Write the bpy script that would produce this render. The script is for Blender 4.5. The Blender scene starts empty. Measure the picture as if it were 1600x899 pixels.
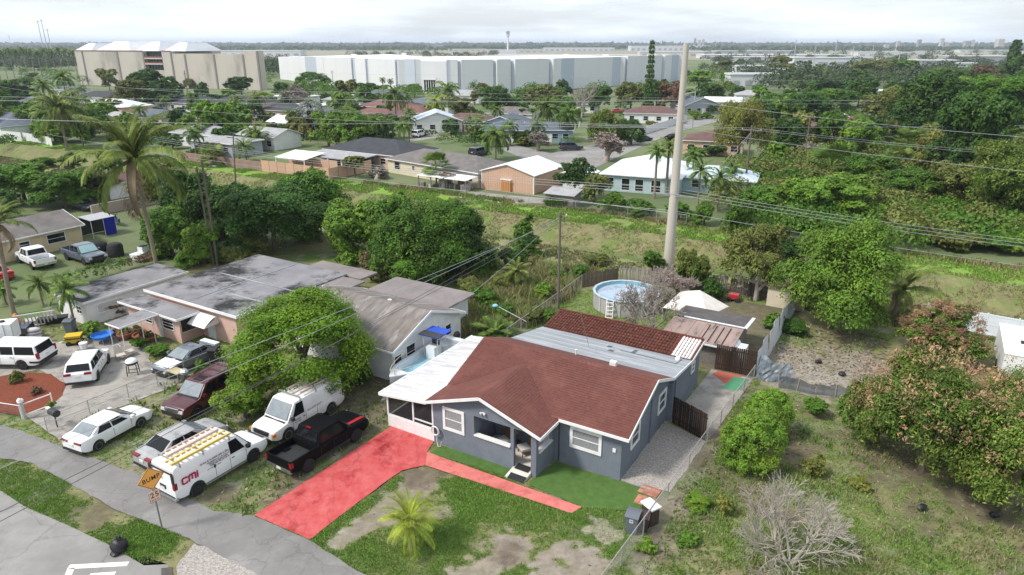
import bpy, math, random, re
import numpy as np
from mathutils import Vector, Matrix
random.seed(7)
HAZE = True
SC = bpy.context.scene
COL = SC.collection
# ---------------------------------------------------------------- camera
FPX = 1067.0; PITCH = math.atan(382 / FPX); CAMH = 25.6
CP, SP = math.cos(PITCH), math.sin(PITCH)
cam = bpy.data.cameras.new('camera'); cam_o = bpy.data.objects.new('camera', cam); COL.objects.link(cam_o)
cam_o.location = (0, 0, CAMH); cam_o.rotation_euler = (math.pi / 2 - PITCH, 0, 0)
cam.sensor_width = 36; cam.lens = 36 * FPX / 1600; cam.clip_start = .5; cam.clip_end = 30000
SC.camera = cam_o
# ---------------------------------------------------------------- light
SUN_EL, SUN_AZ = math.radians(50), math.radians(-112)      # azimuth from +Y (view direction), negative = left
SKY_STRENGTH, SUN_STRENGTH = 0.106, 2.6
wd = bpy.data.worlds.new('World'); SC.world = wd; wd.use_nodes = True
nt = wd.node_tree; N = nt.nodes; LK = nt.links
bg = N['Background']
sky = N.new('ShaderNodeTexSky'); sky.sky_type = 'NISHITA'; sky.sun_disc = False
sky.sun_elevation = SUN_EL; sky.sun_rotation = SUN_AZ; sky.dust_density = 2.0; sky.air_density = 1.0; sky.ozone_density = 1.0
tc = N.new('ShaderNodeTexCoord')
mp = N.new('ShaderNodeMapping'); mp.inputs['Scale'].default_value = (1.0, 1.0, 7.5)
cn = N.new('ShaderNodeTexNoise'); cn.inputs['Scale'].default_value = 2.6; cn.inputs['Detail'].default_value = 9; cn.inputs['Roughness'].default_value = .62
cr = N.new('ShaderNodeValToRGB'); cr.color_ramp.elements[0].position = .40; cr.color_ramp.elements[1].position = .60
cr.color_ramp.elements[0].color = (.55, .55, .55, 1); cr.color_ramp.elements[1].color = (1, 1, 1, 1)
mx = N.new('ShaderNodeMix'); mx.data_type = 'RGBA'; mx.inputs['B'].default_value = (6.8, 7.35, 8.0, 1)
LK.new(tc.outputs['Generated'], mp.inputs['Vector']); LK.new(mp.outputs[0], cn.inputs['Vector']); LK.new(cn.outputs['Fac'], cr.inputs['Fac'])
LK.new(cr.outputs['Color'], mx.inputs['Factor']); LK.new(sky.outputs['Color'], mx.inputs['A']); LK.new(mx.outputs['Result'], bg.inputs['Color'])
bg.inputs['Strength'].default_value = SKY_STRENGTH
sl = bpy.data.lights.new('sun', 'SUN'); sun = bpy.data.objects.new('sun', sl); COL.objects.link(sun)
sl.energy = SUN_STRENGTH; sl.angle = math.radians(10); sl.color = (1, .95, .88)
sd = Vector((math.sin(SUN_AZ) * math.cos(SUN_EL), math.cos(SUN_AZ) * math.cos(SUN_EL), math.sin(SUN_EL)))
sun.rotation_euler = sd.to_track_quat('Z', 'Y').to_euler(); sun.location = (0, 0, 120)
SC.view_settings.view_transform = 'Standard'; SC.view_settings.look = 'None'; SC.view_settings.gamma = 1; SC.view_settings.exposure = 0.64
SC.render.engine = 'CYCLES'; SC.cycles.max_bounces = 6; SC.cycles.diffuse_bounces = 3; SC.cycles.glossy_bounces = 2
SC.cycles.transmission_bounces = 3; SC.cycles.transparent_max_bounces = 6; SC.cycles.volume_bounces = 0
SC.cycles.caustics_reflective = False; SC.cycles.caustics_refractive = False
SC.cycles.use_denoising = True

# ---------------------------------------------------------------- places
def at(px, py, z=0.0):
    """the point of the plane at height z that stands behind a point of the photograph"""
    u = (px - 800) / FPX; v = (py - 449.5) / FPX
    t = (CAMH - z) / (SP + v * CP)
    return Vector((u * t, (CP - v * SP) * t, z))
ANG = math.radians(-31); CA, SA = math.cos(ANG), math.sin(ANG); LX, LY = 6.67, 35.85
def lot(a, b, z=0.0):
    """street frame: a runs along the street, b away from it; origin at the front right corner of the red roofed house"""
    return Vector((LX + a * CA - b * SA, LY + a * SA + b * CA, z))
def tolot(p):
    x, y = p[0] - LX, p[1] - LY
    return (x * CA + y * SA, -x * SA + y * CA)

# ---------------------------------------------------------------- tags
def tag(o, label=None, cat=None, group=None, kind=None):
    if label: o['label'] = label
    if cat: o['category'] = cat
    if group: o['group'] = group
    if kind: o['kind'] = kind
    return o
def empty(name, loc=(0, 0, 0), rz=0.0, label=None, cat=None, group=None):
    o = bpy.data.objects.new(name, None); COL.objects.link(o)
    o.location = loc; o.rotation_euler = (0, 0, rz); o.empty_display_size = .3
    return tag(o, label, cat, group)
def link(name, me, parent=None, loc=None, rot=None, mat=None):
    o = bpy.data.objects.new(name, me); COL.objects.link(o)
    if parent: o.parent = parent
    if loc is not None: o.location = loc
    if rot is not None: o.rotation_euler = rot
    if mat is not None:
        if not me.materials: me.materials.append(mat)
        if me.materials[0] != mat:
            o.material_slots[0].link = 'OBJECT'; o.material_slots[0].material = mat
    return o
KIDS = {}
def copy_tree(o, parent=None):
    c = o.copy(); COL.objects.link(c)
    if parent: c.parent = parent
    for ch in list(o.children): copy_tree(ch, c)
    return c

# ---------------------------------------------------------------- materials
MC = {}
def srgb(h):
    v = [int(h[i:i + 2], 16) / 255 for i in (0, 2, 4)]
    return tuple(((x / 12.92) if x <= .04045 else ((x + .055) / 1.055) ** 2.4) for x in v)
def mat(name, c, c2=None, rough=.75, scale=4.0, bump=0.0, bscale=None, spec=.3, metal=0.0, lo=.35, hi=.7, stretch=(1, 1, 1), coord='Object', coat=0.0, detail=7, rnd=0.0, c3=None, s3=.6, lo3=.5, hi3=.62, alpha=1.0, crack=0.0):
    if name in MC: return MC[name]
    m = bpy.data.materials.new(name); m.use_nodes = True; MC[name] = m
    t = m.node_tree; n = t.nodes; l = t.links; b = n['Principled BSDF']
    b.inputs['Roughness'].default_value = rough; b.inputs['Metallic'].default_value = metal
    b.inputs['Specular IOR Level'].default_value = spec; b.inputs['Coat Weight'].default_value = coat; b.inputs['Coat Roughness'].default_value = .06
    if c2 is None: c2 = tuple(x * .78 for x in c)
    co = n.new('ShaderNodeTexCoord'); ma = n.new('ShaderNodeMapping'); ma.inputs['Scale'].default_value = stretch
    if coord == 'World':
        g = n.new('ShaderNodeNewGeometry'); l.new(g.outputs['Position'], ma.inputs['Vector'])
    else: l.new(co.outputs[coord], ma.inputs['Vector'])
    no = n.new('ShaderNodeTexNoise'); no.inputs['Scale'].default_value = scale; no.inputs['Detail'].default_value = detail; no.inputs['Roughness'].default_value = .65
    l.new(ma.outputs[0], no.inputs['Vector'])
    r = n.new('ShaderNodeMapRange'); r.inputs['From Min'].default_value = lo; r.inputs['From Max'].default_value = hi; r.clamp = True
    l.new(no.outputs['Fac'], r.inputs['Value'])
    x = n.new('ShaderNodeMix'); x.data_type = 'RGBA'; x.inputs['A'].default_value = (*c, 1); x.inputs['B'].default_value = (*c2, 1)
    l.new(r.outputs['Result'], x.inputs['Factor']); out = x.outputs['Result']
    if c3 is not None:
        n3 = n.new('ShaderNodeTexNoise'); n3.inputs['Scale'].default_value = s3; n3.inputs['Detail'].default_value = 9; n3.inputs['Roughness'].default_value = .7
        l.new(ma.outputs[0], n3.inputs['Vector'])
        r3 = n.new('ShaderNodeMapRange'); r3.inputs['From Min'].default_value = lo3; r3.inputs['From Max'].default_value = hi3
        l.new(n3.outputs['Fac'], r3.inputs['Value'])
        x3 = n.new('ShaderNodeMix'); x3.data_type = 'RGBA'; x3.inputs['B'].default_value = (*c3, 1)
        l.new(r3.outputs['Result'], x3.inputs['Factor']); l.new(out, x3.inputs['A']); out = x3.outputs['Result']
    if crack:
        wn = n.new('ShaderNodeTexNoise'); wn.inputs['Scale'].default_value = crack * 2.5; wn.inputs['Detail'].default_value = 6; l.new(ma.outputs[0], wn.inputs['Vector'])
        wm = n.new('ShaderNodeMix'); wm.data_type = 'RGBA'; wm.blend_type = 'LINEAR_LIGHT'; wm.inputs['Factor'].default_value = .55 / crack * .35; l.new(ma.outputs[0], wm.inputs['A']); l.new(wn.outputs['Color'], wm.inputs['B'])
        vo = n.new('ShaderNodeTexVoronoi'); vo.feature = 'DISTANCE_TO_EDGE'; vo.inputs['Scale'].default_value = crack; l.new(wm.outputs['Result'], vo.inputs['Vector'])
        vr = n.new('ShaderNodeMapRange'); vr.inputs['From Min'].default_value = .002; vr.inputs['From Max'].default_value = .014; vr.inputs['To Min'].default_value = .78; l.new(vo.outputs['Distance'], vr.inputs['Value'])
        vm = n.new('ShaderNodeMix'); vm.data_type = 'RGBA'; vm.blend_type = 'MULTIPLY'; vm.inputs['Factor'].default_value = 1; l.new(out, vm.inputs['A']); l.new(vr.outputs['Result'], vm.inputs['B']); out = vm.outputs['Result']
    if rnd:
        oi = n.new('ShaderNodeObjectInfo'); h = n.new('ShaderNodeHueSaturation')
        r2 = n.new('ShaderNodeMapRange'); r2.inputs['To Min'].default_value = 1 - rnd; r2.inputs['To Max'].default_value = 1 + rnd
        l.new(oi.outputs['Random'], r2.inputs['Value']); l.new(r2.outputs['Result'], h.inputs['Value']); l.new(out, h.inputs['Color']); out = h.outputs['Color']
    l.new(out, b.inputs['Base Color'])
    if bump:
        nb = n.new('ShaderNodeTexNoise'); nb.inputs['Scale'].default_value = bscale or scale * 3; nb.inputs['Detail'].default_value = 5
        l.new(ma.outputs[0], nb.inputs['Vector'])
        bu = n.new('ShaderNodeBump'); bu.inputs['Strength'].default_value = bump; bu.inputs['Distance'].default_value = .05
        l.new(nb.outputs['Fac'], bu.inputs['Height']); l.new(bu.outputs[0], b.inputs['Normal'])
    if alpha < 1:
        b.inputs['Alpha'].default_value = alpha
    return m
def leafmat(name, c, c2, trans=.22, rough=.55, c3=None, f3=.9):
    if name in MC: return MC[name]
    m = bpy.data.materials.new(name); m.use_nodes = True; MC[name] = m
    t = m.node_tree; n = t.nodes; l = t.links; b = n['Principled BSDF']; o = n['Material Output']
    b.inputs['Roughness'].default_value = rough; b.inputs['Specular IOR Level'].default_value = .22
    g = n.new('ShaderNodeNewGeometry'); x = n.new('ShaderNodeMix'); x.data_type = 'RGBA'
    x.inputs['A'].default_value = (*c, 1); x.inputs['B'].default_value = (*c2, 1)
    l.new(g.outputs['Random Per Island'], x.inputs['Factor'])
    oi = n.new('ShaderNodeObjectInfo'); h = n.new('ShaderNodeHueSaturation'); r2 = n.new('ShaderNodeMapRange')
    r2.inputs['To Min'].default_value = .85; r2.inputs['To Max'].default_value = 1.15
    l.new(oi.outputs['Random'], r2.inputs['Value'])
    co = n.new('ShaderNodeTexCoord'); no = n.new('ShaderNodeTexNoise'); no.inputs['Scale'].default_value = .55; no.inputs['Detail'].default_value = 3
    l.new(co.outputs['Object'], no.inputs['Vector'])
    r4 = n.new('ShaderNodeMapRange'); r4.inputs['From Min'].default_value = .3; r4.inputs['From Max'].default_value = .7; r4.inputs['To Min'].default_value = .475; r4.inputs['To Max'].default_value = .52
    l.new(no.outputs['Fac'], r4.inputs['Value']); l.new(r4.outputs['Result'], h.inputs['Hue'])
    nv = n.new('ShaderNodeTexNoise'); nv.inputs['Scale'].default_value = 2.6; nv.inputs['Detail'].default_value = 2; l.new(co.outputs['Object'], nv.inputs['Vector'])
    r5 = n.new('ShaderNodeMapRange'); r5.inputs['From Min'].default_value = .35; r5.inputs['From Max'].default_value = .65; r5.inputs['To Min'].default_value = .68; r5.inputs['To Max'].default_value = 1.3; l.new(nv.outputs['Fac'], r5.inputs['Value'])
    m5 = n.new('ShaderNodeMath'); m5.operation = 'MULTIPLY'; l.new(r5.outputs['Result'], m5.inputs[0]); l.new(r2.outputs['Result'], m5.inputs[1]); l.new(m5.outputs[0], h.inputs['Value'])
    out = x.outputs['Result']
    if c3 is not None:
        x3 = n.new('ShaderNodeMix'); x3.data_type = 'RGBA'; x3.inputs['B'].default_value = (*c3, 1)
        ml = n.new('ShaderNodeMath'); ml.operation = 'FRACT'; mm = n.new('ShaderNodeMath'); mm.operation = 'MULTIPLY'; mm.inputs[1].default_value = 37.7
        gt = n.new('ShaderNodeMath'); gt.operation = 'GREATER_THAN'; gt.inputs[1].default_value = f3
        l.new(g.outputs['Random Per Island'], mm.inputs[0]); l.new(mm.outputs[0], ml.inputs[0]); l.new(ml.outputs[0], gt.inputs[0])
        l.new(gt.outputs[0], x3.inputs['Factor']); l.new(out, x3.inputs['A']); out = x3.outputs['Result']
    l.new(out, h.inputs['Color'])
    l.new(h.outputs['Color'], b.inputs['Base Color'])
    tr = n.new('ShaderNodeBsdfTranslucent'); l.new(h.outputs['Color'], tr.inputs['Color'])
    ms = n.new('ShaderNodeMixShader'); ms.inputs['Fac'].default_value = trans
    l.new(b.outputs[0], ms.inputs[1]); l.new(tr.outputs[0], ms.inputs[2]); l.new(ms.outputs[0], o.inputs['Surface'])
    return m
def glassmat(name, c=(.02, .025, .03), rough=.06, spec=.6):
    return mat(name, c, tuple(x * .7 for x in c), rough=rough, spec=spec, scale=1.2)

# ---------------------------------------------------------------- mesh builder
class MB:
    def __init__(s): s.v = []; s.f = []; s.m = []; s.cm = 0
    def add(s, vs, fs):
        k = len(s.v); s.v += [tuple(p) for p in vs]; s.f += [tuple(i + k for i in q) for q in fs]; s.m += [s.cm] * len(fs); return s
    def box(s, x0, x1, y0, y1, z0, z1, M=None):
        vs = [Vector(p) for p in ((x0, y0, z0), (x1, y0, z0), (x1, y1, z0), (x0, y1, z0), (x0, y0, z1), (x1, y0, z1), (x1, y1, z1), (x0, y1, z1))]
        if M is not None: vs = [M @ p for p in vs]
        return s.add(vs, [(3, 2, 1, 0), (4, 5, 6, 7), (0, 1, 5, 4), (1, 2, 6, 5), (2, 3, 7, 6), (3, 0, 4, 7)])
    def hexa(s, p):   # 8 corner points, bottom ring then top ring
        return s.add(p, [(3, 2, 1, 0), (4, 5, 6, 7), (0, 1, 5, 4), (1, 2, 6, 5), (2, 3, 7, 6), (3, 0, 4, 7)])
    def prism(s, poly, z0, z1):   # ccw polygon in xy
        n = len(poly)
        vs = [(x, y, z0) for x, y in poly] + [(x, y, z1) for x, y in poly]
        return s.add(vs, [tuple(range(n - 1, -1, -1)), tuple(range(n, 2 * n))] + [(i, (i + 1) % n, n + (i + 1) % n, n + i) for i in range(n)])
    def slab(s, pts, t):   # planar polygon given in 3D (ccw from above), thickened downwards
        n = len(pts); pts = [Vector(p) for p in pts]
        vs = pts + [p - Vector((0, 0, t)) for p in pts]
        return s.add(vs, [tuple(range(n)), tuple(range(2 * n - 1, n - 1, -1))] + [((i + 1) % n, i, n + i, n + (i + 1) % n) for i in range(n)])
    def sheet(s, pts): return s.add(pts, [tuple(range(len(pts)))])
    def bar(s, p, q, w, h=None, up=(0, 0, 1)):
        p, q = Vector(p), Vector(q); h = h or w; d = (q - p).normalized(); u = Vector(up)
        if abs(d.dot(u)) > .98: u = Vector((1, 0, 0))
        r = d.cross(u).normalized(); u = r.cross(d)
        c = [(-1, -1), (1, -1), (1, 1), (-1, 1)]
        vs = [e + r * (i * w / 2) + u * (j * h / 2) for e in (p, q) for i, j in c]
        return s.add(vs, [(0, 1, 2, 3), (7, 6, 5, 4), (0, 4, 5, 1), (1, 5, 6, 2), (2, 6, 7, 3), (3, 7, 4, 0)])
    def tube(s, pts, rad, n=6, cap=True):
        pts = [Vector(p) for p in pts]; m = len(pts)
        if not hasattr(rad, '__len__'): rad = [rad] * m
        vs = []; ref = Vector((0, 0, 1))
        for i, p in enumerate(pts):
            d = (pts[min(i + 1, m - 1)] - pts[max(i - 1, 0)])
            d = d.normalized() if d.length > 1e-9 else Vector((0, 0, 1))
            if i == 0:
                a = d.cross(ref if abs(d.z) < .9 else Vector((1, 0, 0))).normalized()
            else:
                a = (a - d * a.dot(d))
                a = a.normalized() if a.length > 1e-6 else d.orthogonal().normalized()
            b = d.cross(a)
            for k in range(n):
                t = 2 * math.pi * k / n; vs.append(p + (a * math.cos(t) + b * math.sin(t)) * rad[i])
        fs = [(i * n + k, i * n + (k + 1) % n, (i + 1) * n + (k + 1) % n, (i + 1) * n + k) for i in range(m - 1) for k in range(n)]
        if cap: fs += [tuple(range(n - 1, -1, -1)), tuple((m - 1) * n + k for k in range(n))]
        return s.add(vs, fs)
    def lathe(s, prof, n=16, c=(0, 0, 0), axis='z'):
        vs = []
        for r, z in prof:
            for k in range(n):
                t = 2 * math.pi * k / n; x, y = r * math.cos(t), r * math.sin(t)
                p = (x, y, z) if axis == 'z' else ((x, z, y) if axis == 'y' else (z, x, y))
                vs.append((p[0] + c[0], p[1] + c[1], p[2] + c[2]))
        m = len(prof)
        fs = [(i * n + k, i * n + (k + 1) % n, (i + 1) * n + (k + 1) % n, (i + 1) * n + k) for i in range(m - 1) for k in range(n)]
        return s.add(vs, fs + [tuple(range(n - 1, -1, -1)), tuple((m - 1) * n + k for k in range(n))])
    def ball(s, c, r, n=8, m=6, jit=0.0, rnd=None):
        rx, ry, rz = r if hasattr(r, '__len__') else (r, r, r); vs = []; rnd = rnd or random
        for i in range(1, m):
            ph = math.pi * i / m
            for k in range(n):
                t = 2 * math.pi * (k + .5 * (i % 2)) / n; j = 1 + rnd.uniform(-jit, jit)
                vs.append((c[0] + rx * j * math.sin(ph) * math.cos(t), c[1] + ry * j * math.sin(ph) * math.sin(t), c[2] + rz * j * math.cos(ph)))
        vs += [(c[0], c[1], c[2] + rz), (c[0], c[1], c[2] - rz)]; T, B = len(vs) - 2, len(vs) - 1
        fs = [(i * n + k, (i + 1) * n + k, (i + 1) * n + (k + 1) % n, i * n + (k + 1) % n) for i in range(m - 2) for k in range(n)]
        fs += [(T, k, (k + 1) % n) for k in range(n)] + [(B, (m - 2) * n + (k + 1) % n, (m - 2) * n + k) for k in range(n)]
        return s.add(vs, fs)
    def mesh(s, name, mats, smooth=None):
        me = bpy.data.meshes.new(name); me.from_pydata([tuple(p) for p in s.v], [], s.f)
        if not hasattr(mats, '__len__'): mats = [mats]
        for m in mats: me.materials.append(m)
        if len(mats) > 1: me.polygons.foreach_set('material_index', s.m)
        if smooth is not None:
            me.polygons.foreach_set('use_smooth', [True] * len(me.polygons)); me.set_sharp_from_angle(angle=math.radians(smooth))
        me.update(); return me
    def obj(s, name, mats, parent=None, smooth=None, loc=None, rot=None):
        return link(name, s.mesh(name, mats, smooth), parent, loc, rot)
def B(*a, **k): return MB().box(*a, **k)
def npmesh(name, v, f, m, smooth=False):
    """fast mesh from numpy arrays: v (n,3); f (k,3) or (k,4)"""
    me = bpy.data.meshes.new(name); v = np.ascontiguousarray(v, dtype=np.float32); f = np.ascontiguousarray(f, dtype=np.int32)
    k, w = f.shape
    me.vertices.add(len(v)); me.vertices.foreach_set('co', v.ravel())
    me.loops.add(k * w); me.loops.foreach_set('vertex_index', f.ravel())
    me.polygons.add(k); me.polygons.foreach_set('loop_start', np.arange(k, dtype=np.int32) * w)
    try: me.polygons.foreach_set('loop_total', np.full(k, w, dtype=np.int32))
    except Exception: pass
    if smooth: me.polygons.foreach_set('use_smooth', np.ones(k, dtype=bool))
    me.update(calc_edges=True)
    if m is not None: me.materials.append(m)
    return me
def text(name, s, size, m, parent=None, loc=(0, 0, 0), rot=(0, 0, 0), ext=.003, align='CENTER', sx=1.0, off=0.0, shear=0.0):
    cu = bpy.data.curves.new(name, 'FONT'); cu.body = s; cu.size = size; cu.extrude = ext; cu.align_x = align; cu.align_y = 'CENTER'
    cu.offset = off; cu.shear = shear; cu.space_character = 1.12; cu.materials.append(m)
    t = bpy.data.objects.new('t', cu); COL.objects.link(t); bpy.context.view_layer.update()
    me = bpy.data.meshes.new_from_object(t.evaluated_get(bpy.context.evaluated_depsgraph_get())); bpy.data.objects.remove(t); bpy.data.curves.remove(cu); me.name = name
    o = link(name, me, parent, loc, rot); o.scale = (sx, 1, 1)
    return o
def vnoise(x, y, sc, seed=0):
    x = np.asarray(x, float) / sc + seed * 17.31; y = np.asarray(y, float) / sc - seed * 9.77
    xi, yi = np.floor(x).astype(np.int64), np.floor(y).astype(np.int64); xf, yf = x - xi, y - yi
    def h(i, j):
        n = (i * 374761393 + j * 668265263 + seed * 144269) & 0x7fffffff
        n = ((n ^ (n >> 13)) * 1274126177) & 0x7fffffff
        return ((n ^ (n >> 16)) & 0xffff) / 65535.0
    u, w = xf * xf * (3 - 2 * xf), yf * yf * (3 - 2 * yf)
    return (h(xi, yi) * (1 - u) + h(xi + 1, yi) * u) * (1 - w) + (h(xi, yi + 1) * (1 - u) + h(xi + 1, yi + 1) * u) * w
def fbm(x, y, sc, seed=0, o=4):
    r = 0; a = .5; t = 0
    for i in range(o):
        r = r + a * vnoise(x, y, sc / 2 ** i, seed + i * 3); t += a; a *= .55
    return r / t
def sstep(a, b, x): 
    t = np.clip((np.asarray(x, float) - a) / (b - a), 0, 1); return t * t * (3 - 2 * t)
# ================================================================ ground
LUSH = np.array((.10, .20, .025)); GREEN = np.array((.10, .145, .038)); DRY = np.array((.21, .185, .10)); SAND = np.array((.35, .32, .28)); SOIL = np.array((.12, .095, .07)); BROWN = np.array((.20, .145, .09))
def PX(*pts): return [tolot(at(*p)) for p in pts]
def inpoly(a, b, poly):
    r = np.zeros(np.shape(a), bool); n = len(poly)
    for i in range(n):
        x1, y1 = poly[i]; x2, y2 = poly[(i + 1) % n]
        if y1 == y2: continue
        c = ((y1 > b) != (y2 > b)) & (a < (x2 - x1) * (b - y1) / (y2 - y1) + x1)
        r ^= c
    return r
def segd(a, b, p, q):
    px, py = p; dx, dy = q[0] - px, q[1] - py; t = np.clip(((a - px) * dx + (b - py) * dy) / (dx * dx + dy * dy), 0, 1)
    return np.hypot(a - px - t * dx, b - py - t * dy)
VN = PX((0, 717), (50, 724), (100, 751), (175, 794), (250, 824), (302, 846))
LANE = [(-120, -20)] + VN + PX((350, 872), (400, 897)) + [(-8, -19), (8, -19), (8, -14.6)] + PX((545, 885), (484, 845), (397, 807), (332, 799), (295, 779), (207, 739), (140, 714), (92, 697), (28, 672), (0, 665)) + [(-120, -17.5)]
VS_ = PX((0, 766), (37, 791), (112, 824), (175, 854), (225, 884), (262, 882), (292, 866))
DRIVE = [tolot(at(*p)) for p in ((397, 806), (484, 844), (560, 785), (628, 736), (665, 728), (667, 707), (680, 686), (611, 667))]
WALK = PX((667, 707), (665, 728), (893, 803), (909, 793))
TURF1 = PX((690, 697), (671, 709), (797, 746), (803, 733))
TURF2 = PX((833, 748), (827, 758), (909, 793), (1000, 800), (1006, 762), (968, 752), (869, 722))
GRAVEL = [(0.0, .15), (1.6, .2), (3.05, .55), (3.3, 7.2), (0.0, 8.4)]
PAD = [(.35, 8.6), (3.5, 7.7), (3.95, 18.4), (.6, 18.3)]
YARD = PX((92, 688), (28, 640), (90, 612), (104, 600), (60, 578), (0, 590), (-60, 560), (-60, 528), (60, 530), (110, 540), (160, 525), (215, 478), (250, 505), (232, 560), (250, 590), (300, 585), (262, 608), (172, 642))
MULCH = PX((-30, 640), (30, 650), (70, 640), (98, 618), (103, 600), (80, 585), (30, 582), (-30, 596))
APRON = PX((285, 925), (275, 886), (303, 850), (350, 868), (402, 893), (470, 925))
STREET = [(-120, -36), (40, -36), (40, -19.4), (-15.8, -19.4)] + VS_[-2::-1] + [(-120, -22.5)]
def ground_colour(a, b):
    n1 = fbm(a, b, 3.2, 1); n2 = fbm(a, b, 1.1, 2); n3 = fbm(a, b, 9.0, 3); n4 = fbm(a, b, .45, 5, 3)
    g = np.clip(.45 + (n1 - .5) * 2.2 + (n3 - .5) * 1.2 + (n4 - .5) * .8, 0, 1)   # how green
    d = np.clip((n2 - .56) * 4 + (n1 - .5) * 1.5, 0, 1) * .7                                # bare
    sand = np.clip((n1 - .45) * 3, 0, 1)
    def blob(px, py, r, ex=1.0):
        c = tolot(at(px, py)); q = np.hypot(a - c[0], (b - c[1]) * ex) / r + (n2 - .5) * 1.3 + (n4 - .5) * 1.2
        return 1 - sstep(.55, 1.15, q)
    yard = ((a > -16) & (a < 2.6) & (b < 0) & (b > -14)).astype(float)
    g = np.where(yard > 0, np.clip(g + .18, 0, 1), g); d = np.where(yard > 0, d * .6, d)
    for px, py, r, w in ((745, 770, 2.9, 1), (720, 755, 1.9, .9), (830, 800, 2.0, .9), (690, 845, 2.2, .9), (720, 820, 1.5, .8), (570, 850, 1.5, .8), (930, 820, 1.5, .6), (610, 870, 1.6, .7), (790, 745, 1.6, .9), (760, 800, 1.6, .8), (600, 755, 1.0, .6), (560, 880, 1.3, .6), (860, 800, 1.2, .5)):
        k = blob(px, py, r) * w; g = np.maximum(g, k); d = d * (1 - k)
    for px, py, r, w in ((790, 855, 1.5, 1), (905, 872, 1.6, 1), (865, 897, 1.5, 1), (655, 748, 1.0, .8), (620, 780, 1.1, .9), (560, 828, .9, .9), (595, 805, .9, .8), (690, 800, .7, .5), (745, 890, 1.4, .8), (940, 830, 1.2, .6), (1050, 790, 1.4, .7), (1040, 850, 1.2, .5), (660, 805, .7, .6), (640, 760, 1.0, .9)):
        k = blob(px, py, r) * w; d = np.maximum(d, k); g = g * (1 - k)
    k = (1 - sstep(.25, .75, segd(a, b, tolot(at(500, 838)), tolot(at(640, 740))) + (n2 - .5) * .5)); 
    k2 = (1 - sstep(.25, .8, segd(a, b, tolot(at(530, 850)), tolot(at(670, 760))) + (n2 - .5) * .9)) * .9
    d = np.maximum(d, k2 * .75); g = np.maximum(g * (1 - k2), k * .9)
    soilw = np.zeros_like(a)
    for px, py, r in ((650, 745, 1.2), (690, 740, .9), (790, 865, .8), (575, 750, 1.4), (455, 755, 1.2), (560, 700, 1.3), (350, 770, 1.2), (430, 785, .8)):
        soilw = np.maximum(soilw, blob(px, py, r) * .8)
    strip = ((a < -16.7) & (a > -36) & (b < 0) & (b > -16.4))
    g = np.where(strip, np.clip(g * .85, 0, 1), g); d = np.where(strip, np.clip(d + .12, 0, 1), d)
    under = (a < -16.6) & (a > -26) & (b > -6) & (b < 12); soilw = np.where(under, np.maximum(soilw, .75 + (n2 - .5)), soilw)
    vg = (b < -16.8) & (a < -17); g = np.where(vg, np.clip(g + .15, 0, 1), g); d = np.where(vg, d * .45, d)
    k = blob(235, 838, 2.4); g = np.maximum(g, np.where(vg, k, 0)); d = np.where(vg, d * (1 - k), d)
    k = blob(150, 800, 1.5); soilw = np.where(vg, np.maximum(soilw, k * .7), soilw)
    rl = (a > 3.0) & (b < 24); g = np.where(rl, np.clip(g * .9 - .04, 0, 1), g); d = np.where(rl, d * .75, d)
    soilw = np.where(rl, np.maximum(soilw, np.clip((fbm(a, b, 2.2, 9) - .5) * 3.2, 0, .75)), soilw)
    for px, py, r in ((1240, 690, 2.2), (1190, 620, 1.6), (1420, 730, 3.2), (1540, 780, 3), (1440, 690, 3)): soilw = np.maximum(soilw, np.where(rl, blob(px, py, r) * .75, 0))
    bl = (a > 3.6) & (b > 17) & (b < 36); k = np.clip(blob(1270, 590, 4.5) + blob(1330, 570, 3.5) + blob(1240, 565, 3), 0, 1) * bl
    d = np.maximum(d, k * .95); g = g * (1 - k * .8); soilw = soilw * (1 - k)
    k = (np.abs(a - 3.5) < 1.1) & (b > -7) & (b < 9); d = np.where(k, np.maximum(d, .55 + (n2 - .5)), d)
    by = (a > -16.5) & (a < .2) & (b > 15) & (b < 31); g = np.where(by, .65, g); d = np.where(by, d * .15, d); soilw = np.where(by, soilw * .2, soilw)
    dirtback = (a > -5.5) & (a < 4) & (b > 18) & (b < 40); soilw = np.where(dirtback, .8, soilw)
    col = DRY[None] * (1 - g[:, None]) + (LUSH * .6 + GREEN * .4)[None] * g[:, None]
    dd = (SAND[None] * (.55 + .5 * sand[:, None]) * (1 - .35 * n4[:, None]) + BROWN[None] * (.35 * (1 - sand[:, None])))
    col = col * (1 - d[:, None]) + dd * d[:, None]
    s = np.clip(soilw, 0, 1)[:, None]; col = col * (1 - s) + SOIL[None] * (.8 + .5 * n4[:, None]) * s
    col = col * (.82 + .36 * fbm(a, b, .3, 8, 2))[:, None]
    veg = np.clip(g * (1 - d) * (1 - s[:, 0]), 0, 1)
    return col, veg
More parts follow.
